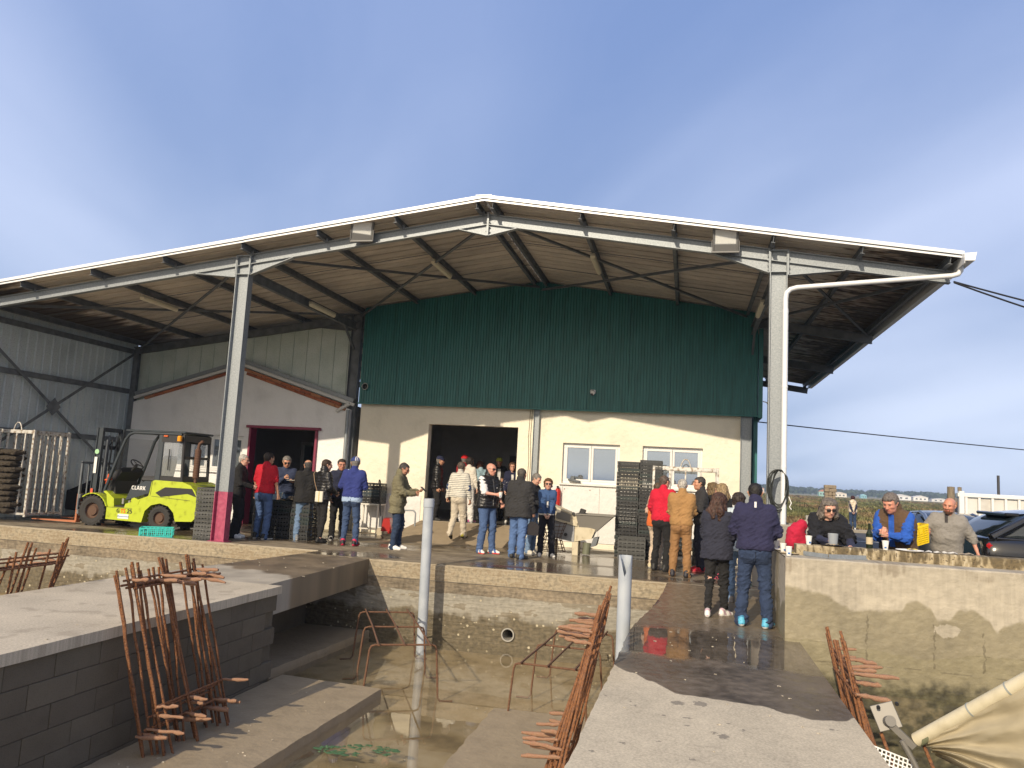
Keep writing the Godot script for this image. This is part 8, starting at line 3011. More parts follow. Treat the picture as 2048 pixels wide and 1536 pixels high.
		inst(S4.mesh(), "shoe", shoe_mat(), o)
	# ---- top
	var tops: Array = d.get("tops", [])
	for t in tops:
		var gr: float = t.get("g", 0.0)         # extra thickness
		var hem: float = t.get("hem", 0.0)      # relative to hip centre
		var S5 := Hull.new()
		lo = hipc; hi = hipc
		var sl: float = t.get("sleeve", 1.0)    # 0 none, 0.5 short, 1 long
		var pts := [up.call(hem, 0, 0), neck, sho[0], sho[1], waist]
		if sl > 0.05: pts += [elb[0], elb[1]]
		if sl > 0.6: pts += [wri[0], wri[1]]
		for q in pts:
			lo = lo.min(q); hi = hi.max(q)
		lo -= Vector3(0.24, 0.2, 0.26); hi += Vector3(0.24, 0.16, 0.26)
		F = Field.new(lo, hi, t.get("cell", 0.0165) * s)
		var cw := shw - 0.055
		var cr := (0.106 if not wom else 0.094) * lerpf(1.0, G, 0.6) + gr * 0.8
		F.bone(up.call(0.37, -cw, 0.005), up.call(0.37, cw, 0.005), cr * s, cr * s, 0.06, 0.86)
		for sx in [-1, 1]: F.bone(up.call(0.497, sx * 0.03, -0.012), up.call(0.458, sx * shw * 0.92, -0.008), (0.052 + gr * 0.8) * s, (0.056 + gr * 0.7) * s, 0.05)
		F.bone(up.call(0.2, -0.06 * G, 0.01 + belly * 0.6), up.call(0.2, 0.06 * G, 0.01 + belly * 0.6), (0.098 * G + gr * 0.8 + belly * 0.5) * s, (0.098 * G + gr * 0.8 + belly * 0.5) * s, 0.07)
		if wom: F.bone(up.call(0.36, -0.07, 0.07), up.call(0.36, 0.07, 0.07), (0.065 + gr) * s, (0.065 + gr) * s, 0.05)
		var fl: float = t.get("flare", 0.0)
		F.bone(up.call(0.02, -0.072 * G, -0.008 + belly * 0.2), up.call(0.02, 0.072 * G, -0.008 + belly * 0.2), (0.106 * G + gr * 0.8 + fl + 0.006) * s, (0.106 * G + gr * 0.8 + fl + 0.006) * s, 0.06)
		if hem < -0.05: F.bone(up.call(hem + 0.02, -0.08 * G, -0.012), up.call(hem + 0.02, 0.08 * G, -0.012), (0.112 * G + gr * 0.8 + fl * 1.3) * s, (0.112 * G + gr * 0.8 + fl * 1.3) * s, 0.06)
		for sx in [-1, 1]: F.bone(up.call(0.02, sx * 0.07 * G), up.call(0.38, sx * cw), (0.095 * G + gr * 0.8) * s, (0.09 + gr * 0.8) * s, 0.05)
		F.bone(up.call(0.5, 0, -0.01), neck + B * Vector3(0, 0.015 + t.get("collar", 0.0), -0.004) * s, (0.07 + gr) * s, (0.058 + gr * 0.7 + t.get("collarw", 0.0)) * s, 0.03)
		if sl > 0.05:
			for k in 2:
				var full := sl > 0.6
				var e: Vector3 = elb[k] if full else sho[k].lerp(elb[k], sl * 1.7)
				F.bone(sho[k], e, (0.058 + gr * 0.7) * s, (0.047 + gr * 0.7 + (0.012 if not full else 0.0)) * s, 0.04)
				if full: F.bone(elb[k], elb[k].lerp(wri[k], t.get("cuff", 0.93)), (0.047 + gr * 0.7) * s, (0.036 + gr * 0.6) * s, 0.025)
		else:
			for k in 2: F.bone(sho[k].lerp(chest, 0.35), sho[k].lerp(neck, 0.22), (0.06 + gr * 0.6) * s, (0.05 + gr * 0.5) * s, 0.04)
		# cut the hem square to the trunk, and the neck
		var hp0: Vector3 = up.call(hem)
		var bu := B.y
		var hems: bool = t.get("square", true)
		if hems:
			var hpw := hp0
			F.cut(func(p):
				var k: float = (hpw - p).dot(bu)
				return k if (Vector2(p.x - hpw.x, p.z - hpw.z).length() < 0.25) else -1.0)
		S5.add(F.net(), Color(1, 1, 1))
		if t.get("kind", "knit") == "puffer": quilt(S5, B, hipc, s)
		fold(S5, int(at.x * 31 + at.z * 7), 0.012 * t.get("fold", 1.0), s, [elb[0], elb[1], waist, waist, hipc])
		var nm: String = t.get("name", "top")
		hulls[nm] = S5
		inst(S5.mesh(), nm, cloth(t["c"], t.get("kind", "knit")), o)
	wrists[label] = [o.transform * wri[0], o.transform * wri[1], o.transform * hipc, elb[0], elb[1], o, hulls]
	return o

# a sewn-on piece that follows the garment: rectangle in the body's own x and y, on its front or back
func sew(w: Array, on: String, x0: float, x1: float, y0: float, y1: float, front: bool, mt: Material, called: String, nx := 3, ny := 4, off := 0.004) -> void:
	var H: Hull = w[6][on]
	var sg := 1.0 if front else -1.0
	var P := []
	for j in ny + 1:
		var row := []
		for i in nx + 1:
			var x := lerpf(x0, x1, float(i) / nx)
			var y := lerpf(y0, y1, float(j) / ny)
			var best := -9.0
			for p in H.v:
				if absf(p.x - x) < 0.016 and absf(p.y - y) < 0.016 and p.z * sg > best: best = p.z * sg
			if best < -8.0: return
			row.append(Vector3(x, y, (best + off) * sg))
		P.append(row)
	var b := MB.new()
	for j in ny:
		for i in nx:
			if front: b.quad(P[j][i], P[j][i + 1], P[j + 1][i + 1], P[j + 1][i])
			else: b.quad(P[j][i + 1], P[j][i], P[j + 1][i], P[j + 1][i + 1])
	put(b, called, mt, w[5])

func fold(S: Hull, sd: int, amp: float, s: float, around: Array) -> void:
	var n = S.normals()
	var f1 := noise(sd, 7.0, 3)
	var f2 := noise(sd + 7, 3.0, 2)
	for i in S.v.size():
		var p = S.v[i]
		var w := 0.35
		for q in around: w = maxf(w, 1.25 - (p - q).length() / (0.22 * s))
		var k := absf(f1.get_noise_3d(p.x * 0.8, p.y * 1.9 + p.x * 0.9, p.z * 0.8))
		var k2 := absf(f1.get_noise_3d(p.x * 2.1 + 5.0, p.y * 3.4 - p.z * 1.5, p.z * 2.1))
		S.v[i] = p + n[i] * ((k - 0.22) * amp * 3.6 * w + (k2 - 0.2) * amp * 1.6 * w + f2.get_noise_3d(p.x, p.y, p.z) * amp * 0.9)
func quilt(S: Hull, B: Basis, c: Vector3, s: float) -> void:
	var n = S.normals()
	for i in S.v.size():
		var y = (S.v[i] - c).dot(B.y) / s
		S.v[i] += n[i] * (absf(sin(y * PI / 0.062)) - 0.6) * 0.013


# ------------------------------------------------------------------ the crowd
const DENIM := Color(0.062, 0.112, 0.245)
const DENIM_D := Color(0.025, 0.05, 0.11)
const DENIM_L := Color(0.16, 0.25, 0.40)
const NAVY := Color(0.012, 0.016, 0.05)
const BLACK := Color(0.010, 0.010, 0.011)
const WHITE := Color(0.72, 0.71, 0.69)
const PALE := Color(0.60, 0.36, 0.27)
const TAN := Color(0.48, 0.26, 0.17)
const GREYH := Color(0.26, 0.24, 0.22)
const WHITEH := Color(0.55, 0.52, 0.48)
const DARKH := Color(0.035, 0.025, 0.02)

func build_people() -> void:
	person_protos()
	var g := func(x: float, z: float) -> Vector3: return Vector3(x, gy(z), z)
	var down := [[0.26, 0.84, 0.04], [-0.26, 0.84, 0.04]]
	var front := [[0.10, 1.06, 0.30], [-0.10, 1.06, 0.30]]
	# group at the food counter
	person(g.call(-8.97, -14.5), 1.85, "white haired person in a black jacket half hidden by the pink column", {"h": 1.73, "hair": "buzz", "hairc": WHITEH, "skin": PALE, "glasses": "clear", "hands": front, "grip": [1, 1], "head": [0.0, 0.12], "tops": [{"c": Color(0.22, 0.01, 0.015), "hem": 0.0, "name": "shirt"}, {"c": BLACK, "g": 0.018, "hem": -0.10, "collar": 0.02, "name": "jacket"}], "trousers": {"c": BLACK, "w": 1.25, "kind": "knit"}, "shoes": WHITE, "sole": WHITE})
	person(g.call(-8.48, -14.68), 3.0, "person in a red polo shirt and blue jeans seen from behind", {"h": 1.80, "girth": 1.08, "hair": "short", "hairc": DARKH, "skin": TAN, "hands": [[0.27, 0.84, 0.03], [-0.29, 0.82, 0.08]], "head": [-0.25, 0.0], "grip": [1, 1], "feet": [[0.14, 0.02, 0.25], [-0.12, -0.03, -0.3]], "tops": [{"c": Color(0.46, 0.006, 0.022), "g": 0.012, "hem": -0.02, "sleeve": 0.5, "collar": 0.012, "flare": 0.006, "name": "polo_shirt"}], "trousers": {"c": DENIM, "w": 1.05}, "shoes": BLACK, "sole": WHITE})
	person(g.call(-8.76, -16.0), 0.5, "grey haired person in sunglasses and navy sweatshirt eating behind the food crates", {"h": 1.78, "girth": 1.08, "hair": "short", "hairc": GREYH, "skin": TAN, "glasses": "dark", "lean": 0.10, "hands": [[0.16, 1.16, 0.26], [-0.02, 1.26, 0.27]], "grip": [2, 1], "head": [0.1, 0.32], "tops": [{"c": Color(0.03, 0.042, 0.09), "g": 0.014, "hem": -0.03, "name": "sweatshirt"}], "trousers": {"c": DENIM_D}})
	person(g.call(-7.82, -15.2), 3.75, "balding person in a black coat looking at a phone beside the food crates", {"h": 1.70, "girth": 1.12, "hair": "bald_sides", "hairc": Color(0.09, 0.08, 0.075), "skin": TAN, "hands": [[0.06, 1.20, 0.36], [-0.05, 1.16, 0.34]], "grip": [1, 1], "head": [0.1, 0.22], "tops": [{"c": BLACK * 1.3, "g": 0.02, "hem": -0.13, "flare": 0.012, "collar": 0.02, "name": "coat"}], "trousers": {"c": DENIM_L * 0.85, "w": 1.15}, "shoes": Color(0.2, 0.2, 0.2), "sole": WHITE, "feet": [[0.13, 0.02, 0.3], [-0.13, 0.05, -0.2]]})
	person(g.call(-7.31, -14.93), 2.62, "person in black quilted jacket, slim black trousers and ankle boots with a cream bag", {"h": 1.72, "woman": true, "hair": "short", "hairc": Color(0.05, 0.028, 0.018), "skin": PALE, "glasses": "clear", "hands": [[0.17, 1.02, 0.2], [-0.17, 1.02, 0.22]], "head": [-0.35, 0.1], "tops": [{"c": BLACK * 1.5, "g": 0.022, "hem": -0.06, "kind": "puffer", "collar": 0.035, "collarw": 0.015, "name": "quilted_jacket"}], "trousers": {"c": BLACK * 1.2, "w": 0.86, "kind": "knit", "short": 0.07, "fold": 0.5}, "shoes": BLACK, "sole": BLACK, "feet": [[0.09, 0.08, 0.1], [-0.09, -0.05, -0.3]]})
	person(g.call(-7.34, -15.8), 0.5, "person in glasses, navy jacket and red collar facing the camera by the cap wearer", {"h": 1.77, "hair": "short", "hairc": Color(0.06, 0.045, 0.035), "skin": Color(0.50, 0.26, 0.18), "glasses": "clear", "hands": [[0.14, 0.98, 0.2], [-0.2, 0.9, 0.16]], "head": [0.1, 0.1], "tops": [{"c": Color(0.3, 0.012, 0.02), "hem": 0.0, "collar": 0.02, "name": "shirt"}, {"c": Color(0.018, 0.022, 0.05), "g": 0.016, "hem": -0.05, "name": "jacket"}], "trousers": {"c": BLACK, "kind": "knit"}, "shoes": BLACK, "sole": WHITE, "shoe2": Color(0.5, 0.5, 0.5)})
	person(g.call(-6.58, -14.78), 3.32, "person in a striped cap and royal blue sweater seen from behind", {"h": 1.80, "hair": "cap", "hairmat": cap_mat(), "skin": TAN, "hands": [[0.13, 1.20, 0.26], [-0.12, 1.16, 0.26]], "grip": [1, 1], "head": [0.15, 0.1], "tops": [{"c": Color(0.35, 0.47, 0.66), "g": 0.006, "hem": -0.09, "sleeve": 0.0, "name": "shirt"}, {"c": Color(0.024, 0.038, 0.19), "g": 0.016, "hem": -0.03, "collar": 0.015, "name": "sweater"}], "trousers": {"c": DENIM * 0.62, "w": 0.95}, "shoes": BLACK * 1.5, "sole": Color(0.6, 0.02, 0.08), "shoe2": Color(0.55, 0.02, 0.08), "feet": [[0.12, 0.0, 0.2], [-0.12, 0.0, -0.2]]})
	# green parka
	person(g.call(-5.56, -14.68), 1.62, "person in an olive green parka reading a phone", {"h": 1.72, "hair": "short", "hairc": Color(0.07, 0.06, 0.055), "skin": Color(0.44, 0.23, 0.15), "glasses": "clear", "beard": true, "hands": [[0.04, 1.17, 0.38], [-0.06, 1.12, 0.35]], "grip": [2, 1], "head": [0.0, 0.38], "stoop": 0.12, "tops": [{"c": Color(0.17, 0.155, 0.095), "g": 0.026, "hem": -0.22, "flare": 0.014, "collar": 0.04, "collarw": 0.02, "fold": 1.5, "name": "parka"}], "trousers": {"c": DENIM_D * 0.7, "w": 1.05}, "shoes": WHITE, "sole": WHITE, "feet": [[0.10, 0.03, 0.12], [-0.10, -0.02, -0.1]]})
	# doorway
	person(Vector3(-6.24, 0.3, -19.15), 1.75, "person in a black quilted jacket and navy cap in the hall doorway", {"h": 1.66, "hair": "cap", "hairc": NAVY, "skin": TAN, "hands": [[0.2, 0.84, 0.12], [-0.22, 0.82, 0.06]], "head": [0.1, 0.15], "tops": [{"c": BLACK * 1.4, "g": 0.024, "hem": -0.08, "kind": "puffer", "collar": 0.03, "name": "quilted_jacket"}], "trousers": {"c": BLACK * 1.6, "kind": "knit", "w": 1.1}})
	var z0 := -17.25
	person(Vector3(-5.08, 0.055, z0), 3.05, "person in a striped sweater with blue elbow patches walking up the ramp", {"h": 1.76, "hair": "short", "hairc": Color(0.12, 0.09, 0.075), "skin": TAN, "hands": [[0.25, 0.86, -0.08], [-0.27, 0.83, 0.05]], "grip": [1, 0], "head": [-0.1, 0.0], "lean": 0.08, "feet": [[0.08, -0.20, 0.1, 0.06, 0.55], [-0.09, 0.22, -0.1]], "tops": [{"c": Color(0.62, 0.60, 0.53), "g": 0.014, "hem": -0.03, "kind": "stripe", "collar": 0.03, "name": "striped_sweater"}], "trousers": {"c": Color(0.58, 0.52, 0.42), "kind": "knit", "w": 1.1}, "shoes": Color(0.32, 0.28, 0.02), "sole": BLACK, "shoe2": BLACK})
	patches()
	person(Vector3(-5.44, 0.3, -19.25), 2.9, "person in a white jacket and wide white trousers in the hall doorway", {"h": 1.66, "woman": true, "hair": "bob", "hairc": Color(0.03, 0.02, 0.018), "skin": PALE, "hands": [[0.16, 1.08, 0.26], [-0.24, 0.88, 0.08]], "head": [-0.3, 0.0], "tops": [{"c": Color(0.70, 0.66, 0.58), "g": 0.014, "hem": -0.02, "name": "jacket"}], "trousers": {"c": WHITE, "kind": "knit", "w": 1.35}, "shoes": Color(0.35, 0.02, 0.2), "sole": WHITE, "feet": [[0.14, 0.0, 0.3], [-0.16, -0.04, -0.4]]})
	person(Vector3(-5.84, 0.3, -20.1), 2.6, "person in a red cap inside the hall behind the white jacket", {"h": 1.74, "hair": "cap", "hairc": Color(0.55, 0.01, 0.015), "skin": TAN, "hands": front, "tops": [{"c": Color(0.35, 0.01, 0.02), "g": 0.015, "hem": -0.05, "name": "sweater"}], "trousers": {"c": BLACK, "kind": "knit"}})
	person(Vector3(-5.42, 0.3, -20.5), 3.9, "person in a pale blue shirt bending inside the hall", {"h": 1.62, "woman": true, "hair": "bob", "hairc": Color(0.12, 0.04, 0.02), "skin": PALE, "lean": 0.2, "hands": front, "tops": [{"c": Color(0.34, 0.5, 0.58), "g": 0.012, "hem": -0.05, "name": "shirt"}], "trousers": {"c": BLACK, "kind": "knit"}})
	person(Vector3(-5.08, 0.3, -21.0), 0.35, "person in a lime cap and black jacket deep inside the hall", {"h": 1.74, "hair": "cap", "hairc": Color(0.4, 0.42, 0.06), "skin": TAN, "hands": [[0.12, 1.1, 0.25], [-0.2, 0.9, 0.1]], "grip": [1, 0], "tops": [{"c": WHITE, "hem": 0.0, "name": "shirt"}, {"c": BLACK, "g": 0.016, "hem": -0.1, "name": "jacket"}], "trousers": {"c": BLACK, "kind": "knit"}})
	person(Vector3(-4.50, 0.3, -20.1), 0.35, "person in glasses and dark blazer over a white blouse inside the hall", {"h": 1.60, "woman": true, "hair": "bob", "hairc": Color(0.12, 0.06, 0.035), "skin": PALE, "glasses": "clear", "hands": [[0.2, 0.9, 0.14], [-0.2, 0.9, 0.14]], "tops": [{"c": WHITE, "hem": 0.0, "g": 0.004, "name": "blouse"}, {"c": NAVY, "g": 0.010, "hem": -0.06, "name": "blazer"}], "trousers": {"c": BLACK, "kind": "knit"}, "shoes": WHITE, "sole": WHITE})
	# middle trio
	person(g.call(-3.9, -15.33), 0.98, "bald person in sunglasses, black quilted vest and white shirt holding a cup", {"h": 1.83, "girth": 1.16, "belly": 0.03, "hair": "none", "skin": Color(0.55, 0.29, 0.22), "glasses": "dark", "hands": [[0.22, 0.95, 0.16], [-0.10, 1.13, 0.36]], "grip": [0, 1], "head": [0.05, 0.08], "tops": [{"c": Color(0.74, 0.74, 0.76), "g": 0.008, "hem": 0.0, "sleeve": 0.55, "name": "shirt"}, {"c": BLACK * 1.5, "g": 0.026, "hem": -0.07, "sleeve": 0.0, "kind": "puffer", "collar": 0.035, "collarw": 0.012, "name": "quilted_vest"}], "trousers": {"c": DENIM, "w": 1.08}, "shoes": WHITE, "sole": Color(0.72, 0.05, 0.04), "shoe2": Color(0.05, 0.12, 0.32), "feet": [[0.12, 0.06, 0.2], [-0.11, -0.04, -0.25]]})
	person(g.call(-3.12, -14.74), 2.95, "grey haired person in a charcoal jacket and blue jeans carrying a dark bag", {"h": 1.74, "girth": 1.1, "hair": "buzz", "hairc": Color(0.10, 0.09, 0.08), "skin": TAN, "hands": [[0.27, 0.88, 0.05], [-0.27, 0.82, 0.10]], "grip": [0, 1], "tops": [{"c": Color(0.028, 0.028, 0.030), "g": 0.026, "hem": -0.15, "flare": 0.02, "collar": 0.03, "fold": 1.4, "name": "jacket"}], "trousers": {"c": Color(0.085, 0.155, 0.33), "w": 1.2}, "feet": [[0.13, 0.05, 0.3], [-0.11, -0.1, -0.5]]})
	person(g.call(-3.13, -16.05), 1.25, "grey haired person in a dark jacket looking down behind the charcoal jacket", {"h": 1.68, "hair": "short", "hairc": GREYH, "skin": PALE, "hands": front, "head": [0.0, 0.45], "stoop": 0.12, "tops": [{"c": Color(0.02, 0.022, 0.03), "g": 0.018, "hem": -0.06, "name": "jacket"}], "trousers": {"c": DENIM_L, "w": 1.0}, "shoes": Color(0.55, 0.52, 0.45), "sole": WHITE})
	person(g.call(-2.75, -15.70), 0.22, "person in sunglasses and a denim jacket with clasped hands", {"h": 1.58, "woman": true, "girth": 0.98, "hair": "bob", "hairc": Color(0.16, 0.085, 0.035), "skin": PALE, "glasses": "dark", "hands": [[0.035, 0.87, 0.22, Vector3(1, -0.2, -0.3)], [-0.035, 0.87, 0.22, Vector3(-1, -0.2, -0.3)]], "grip": [1, 1], "tops": [{"c": WHITE, "hem": -0.02, "g": 0.0, "name": "shirt"}, {"c": Color(0.04, 0.09, 0.22), "g": 0.014, "hem": 0.02, "kind": "denim", "collar": 0.02, "name": "denim_jacket"}], "trousers": {"c": Color(0.011, 0.012, 0.02), "w": 1.1, "kind": "knit"}, "shoes": WHITE, "sole": WHITE, "feet": [[0.14, 0.02, 0.35], [-0.12, 0.0, -0.1]]})
	# group by the corner
	person(g.call(-0.55, -14.9), 2.3, "person in an orange gilet and cream trousers behind the red fleece", {"h": 1.60, "woman": true, "hair": "short", "hairc": Color(0.12, 0.08, 0.05), "skin": PALE, "hands": [[0.2, 1.0, 0.2], [-0.24, 0.86, 0.04]], "tops": [{"c": Color(0.6, 0.42, 0.33), "g": 0.012, "hem": -0.02, "name": "sweater"}, {"c": Color(0.72, 0.16, 0.035), "g": 0.02, "hem": -0.10, "sleeve": 0.0, "name": "gilet"}], "trousers": {"c": Color(0.6, 0.49, 0.38), "kind": "knit", "w": 1.05}, "shoes": Color(0.55, 0.48, 0.3), "sole": WHITE})
	person(g.call(-0.42, -14.5), 2.75, "person in a bright red fleece and black trousers seen from behind", {"h": 1.73, "girth": 1.06, "hair": "buzz", "hairc": Color(0.14, 0.10, 0.08), "skin": Color(0.55, 0.28, 0.21), "hands": [[0.22, 0.95, 0.2], [-0.12, 1.05, 0.3]], "head": [-0.3, 0.1], "tops": [{"c": Color(0.56, 0.008, 0.035), "g": 0.016, "hem": -0.05, "collar": 0.02, "name": "fleece"}], "trousers": {"c": BLACK * 1.2, "kind": "knit"}, "feet": [[0.14, 0.0, 0.3], [-0.12, -0.05, -0.5]]})
	person(g.call(-0.08, -13.66), 3.1, "white haired person in a camel sweater and tan trousers", {"h": 1.66, "girth": 1.06, "hair": "buzz", "hairc": WHITEH, "skin": Color(0.58, 0.32, 0.26), "hands": front, "head": [0.0, 0.12], "tops": [{"c": Color(0.36, 0.20, 0.075), "g": 0.015, "hem": -0.03, "collar": 0.02, "name": "sweater"}], "trousers": {"c": Color(0.30, 0.16, 0.065), "w": 1.12, "kind": "knit"}, "shoes": Color(0.02, 0.022, 0.03), "feet": [[0.14, 0.0, 0.2], [-0.12, -0.04, -0.35]]})
	person(g.call(0.27, -14.9), -1.35, "dark haired person in a charcoal jacket facing the camel sweater", {"h": 1.75, "hair": "short", "hairc": Color(0.06, 0.055, 0.05), "skin": TAN, "hands": front, "tops": [{"c": Color(0.03, 0.03, 0.034), "g": 0.018, "hem": -0.08, "collar": 0.02, "name": "jacket"}], "trousers": {"c": Color(0.015, 0.018, 0.035), "kind": "knit"}, "shoes": Color(0.42, 0.01, 0.03), "sole": Color(0.5, 0.1, 0.1)})
	person(g.call(0.50, -15.1), -2.0, "dark blonde person between the charcoal jacket and the long haired blonde", {"h": 1.66, "woman": true, "hair": "shoulder", "hairc": Color(0.22, 0.15, 0.075), "skin": PALE, "hands": front, "tops": [{"c": BLACK, "g": 0.016, "hem": -0.08, "name": "coat"}], "trousers": {"c": BLACK, "kind": "knit", "w": 0.9}})
	person(g.call(0.60, -13.85), -2.35, "person with long blonde hair and dark clothes beside the brunette", {"h": 1.62, "woman": true, "hair": "shoulder", "hairc": Color(0.36, 0.26, 0.14), "skin": PALE, "glasses": "clear", "hands": front, "head": [0.25, 0.1], "tops": [{"c": BLACK * 1.3, "g": 0.02, "hem": -0.12, "name": "jacket"}], "trousers": {"c": BLACK, "kind": "knit", "w": 0.88}, "shoes": BLACK, "sole": Color(0.5, 0.1, 0.18), "shoe2": Color(0.5, 0.05, 0.12)})
	# on the ramp, nearest to the camera
	person(Vector3(0.40, -0.145, -10.62), 2.85, "person with wavy brown hair and navy sweatshirt on the ramp", {"h": 1.60, "woman": true, "girth": 1.08, "hair": "long", "hairc": Color(0.075, 0.033, 0.02), "skin": PALE, "hands": [[0.12, 1.02, 0.28], [-0.12, 1.0, 0.26]], "grip": [1, 1], "head": [-0.25, 0.22], "stoop": 0.1, "tops": [{"c": Color(0.022, 0.024, 0.042), "g": 0.018, "hem": -0.13, "flare": 0.01, "collar": 0.02, "fold": 1.4, "cell": 0.0135, "name": "sweatshirt"}], "trousers": {"c": BLACK * 1.3, "w": 0.9, "kind": "denim", "short": 0.06, "fold": 1.3}, "shoes": WHITE, "sole": WHITE, "shoe2": Color(0.45, 0.32, 0.38), "feet": [[0.09, -0.1, 0.25], [-0.08, 0.13, -0.55]]})
	person(Vector3(0.83, -0.15, -10.15), 3.12, "dark haired person in a navy sweater and blue jeans at the wall", {"h": 1.76, "girth": 1.13, "hair": "buzz", "hairc": Color(0.014, 0.011, 0.01), "skin": TAN, "hands": [[0.16, 1.05, 0.27], [-0.18, 1.03, 0.26]], "grip": [1, 1], "head": [-0.12, 0.2], "stoop": 0.1, "tops": [{"c": Color(0.020, 0.020, 0.062), "g": 0.018, "hem": -0.02, "flare": 0.004, "collar": 0.03, "collarw": 0.01, "cell": 0.0135, "fold": 1.2, "name": "sweater"}], "trousers": {"c": Color(0.022, 0.040, 0.092), "w": 1.1, "fold": 1.4}, "shoes": Color(0.10, 0.42, 0.62), "sole": WHITE, "shoe2": Color(0.04, 0.2, 0.36), "feet": [[0.15, 0.02, 0.15], [-0.15, -0.04, -0.5]]})
	person(Vector3(0.72, -0.09, -11.55), 3.3, "person in pale top and light jeans hidden behind the navy sweater", {"h": 1.56, "woman": true, "hair": "bob", "hairc": Color(0.04, 0.025, 0.02), "skin": PALE, "hands": front, "tops": [{"c": Color(0.5, 0.58, 0.62), "g": 0.016, "hem": -0.12, "name": "shirt"}], "trousers": {"c": DENIM_L, "w": 0.95}, "shoes": Color(0.2, 0.18, 0.16)})
	# behind the stained wall
	person(Vector3(1.72, -0.12, -10.72), 0.02, "grey haired person in sunglasses and a dark draped shawl at the wall", {"h": 1.66, "woman": true, "girth": 1.08, "hair": "shoulder", "hairc": Color(0.20, 0.17, 0.145), "skin": PALE, "glasses": "dark", "lean": 0.40, "hands": [[0.24, 1.03, 0.50], [-0.05, 1.10, 0.56]], "grip": [1, 1], "head": [0.12, 0.18], "stoop": 0.14, "tops": [{"c": Color(0.02, 0.025, 0.06), "g": 0.012, "hem": -0.05, "name": "sweater"}, {"c": Color(0.008, 0.009, 0.014), "g": 0.034, "hem": 0.0, "sleeve": 0.58, "flare": 0.05, "collar": 0.03, "collarw": 0.03, "fold": 2.0, "name": "shawl"}], "trousers": {"c": NAVY, "kind": "knit"}})
	person(Vector3(2.66, -0.12, -10.95), -0.62, "grey haired person in a brown vest over royal blue fleece shucking oysters", {"h": 1.74, "girth": 1.1, "belly": 0.02, "hair": "full", "hairc": Color(0.20, 0.17, 0.15), "skin": Color(0.56, 0.28, 0.20), "lean": 0.30, "hands": [[0.05, 1.16, 0.46], [-0.04, 1.20, 0.44]], "grip": [1, 1], "head": [-0.05, 0.3], "stoop": 0.14, "tops": [{"c": Color(0.02, 0.10, 0.46), "g": 0.016, "hem": -0.02, "collar": 0.01, "fold": 1.4, "name": "fleece"}, {"c": Color(0.11, 0.065, 0.035), "g": 0.032, "hem": -0.10, "sleeve": 0.0, "collar": 0.03, "collarw": 0.015, "name": "vest"}], "trousers": {"c": NAVY, "kind": "knit"}})
	person(Vector3(3.68, -0.12, -12.55), -0.30, "bald bearded person in a grey hooded top carrying a yellow basket", {"h": 1.70, "girth": 1.1, "belly": 0.02, "hair": "none", "beard": true, "beardc": Color(0.06, 0.03, 0.02), "skin": Color(0.52, 0.25, 0.17), "lean": 0.18, "side": -0.06, "hands": [[0.40, 0.90, 0.10], [-0.27, 1.18, 0.35]], "grip": [0, 1], "head": [-0.25, 0.1], "tops": [{"c": Color(0.26, 0.245, 0.225), "g": 0.018, "hem": -0.04, "cuff": 0.25, "collar": 0.02, "name": "hooded_top"}], "trousers": {"c": DENIM * 0.9}, "feet": [[0.1, -0.1, 0.1], [-0.1, 0.2, 0.0]]})
	# far ones
	person(Vector3(7.28, -0.035, -37.85), 3.2, "distant person in a pale striped gilet standing at the marsh edge", {"h": 1.52, "woman": true, "hair": "bob", "hairc": Color(0.06, 0.012, 0.015), "skin": PALE, "hands": [[0.05, 0.86, -0.16, Vector3(1, 0, -0.2)], [-0.05, 0.86, -0.16, Vector3(-1, 0, -0.2)]], "tops": [{"c": NAVY, "g": 0.01, "hem": -0.04, "name": "sweater"}, {"c": Color(0.58, 0.50, 0.38), "g": 0.024, "hem": -0.05, "sleeve": 0.0, "kind": "puffer", "name": "gilet"}], "trousers": {"c": DENIM_D, "w": 1.1}, "shoes": WHITE, "sole": WHITE})
	person(Vector3(7.32, -0.14, -24.3), 1.0, "person in a black quilted jacket and sunglasses by the white fence", {"h": 1.74, "hair": "buzz", "hairc": GREYH, "skin": TAN, "glasses": "dark", "hands": front, "head": [0.0, 0.25], "tops": [{"c": BLACK, "g": 0.022, "hem": -0.06, "kind": "puffer", "name": "quilted_jacket"}], "trousers": {"c": DENIM_D}})
	sewn_details()
	held_things()

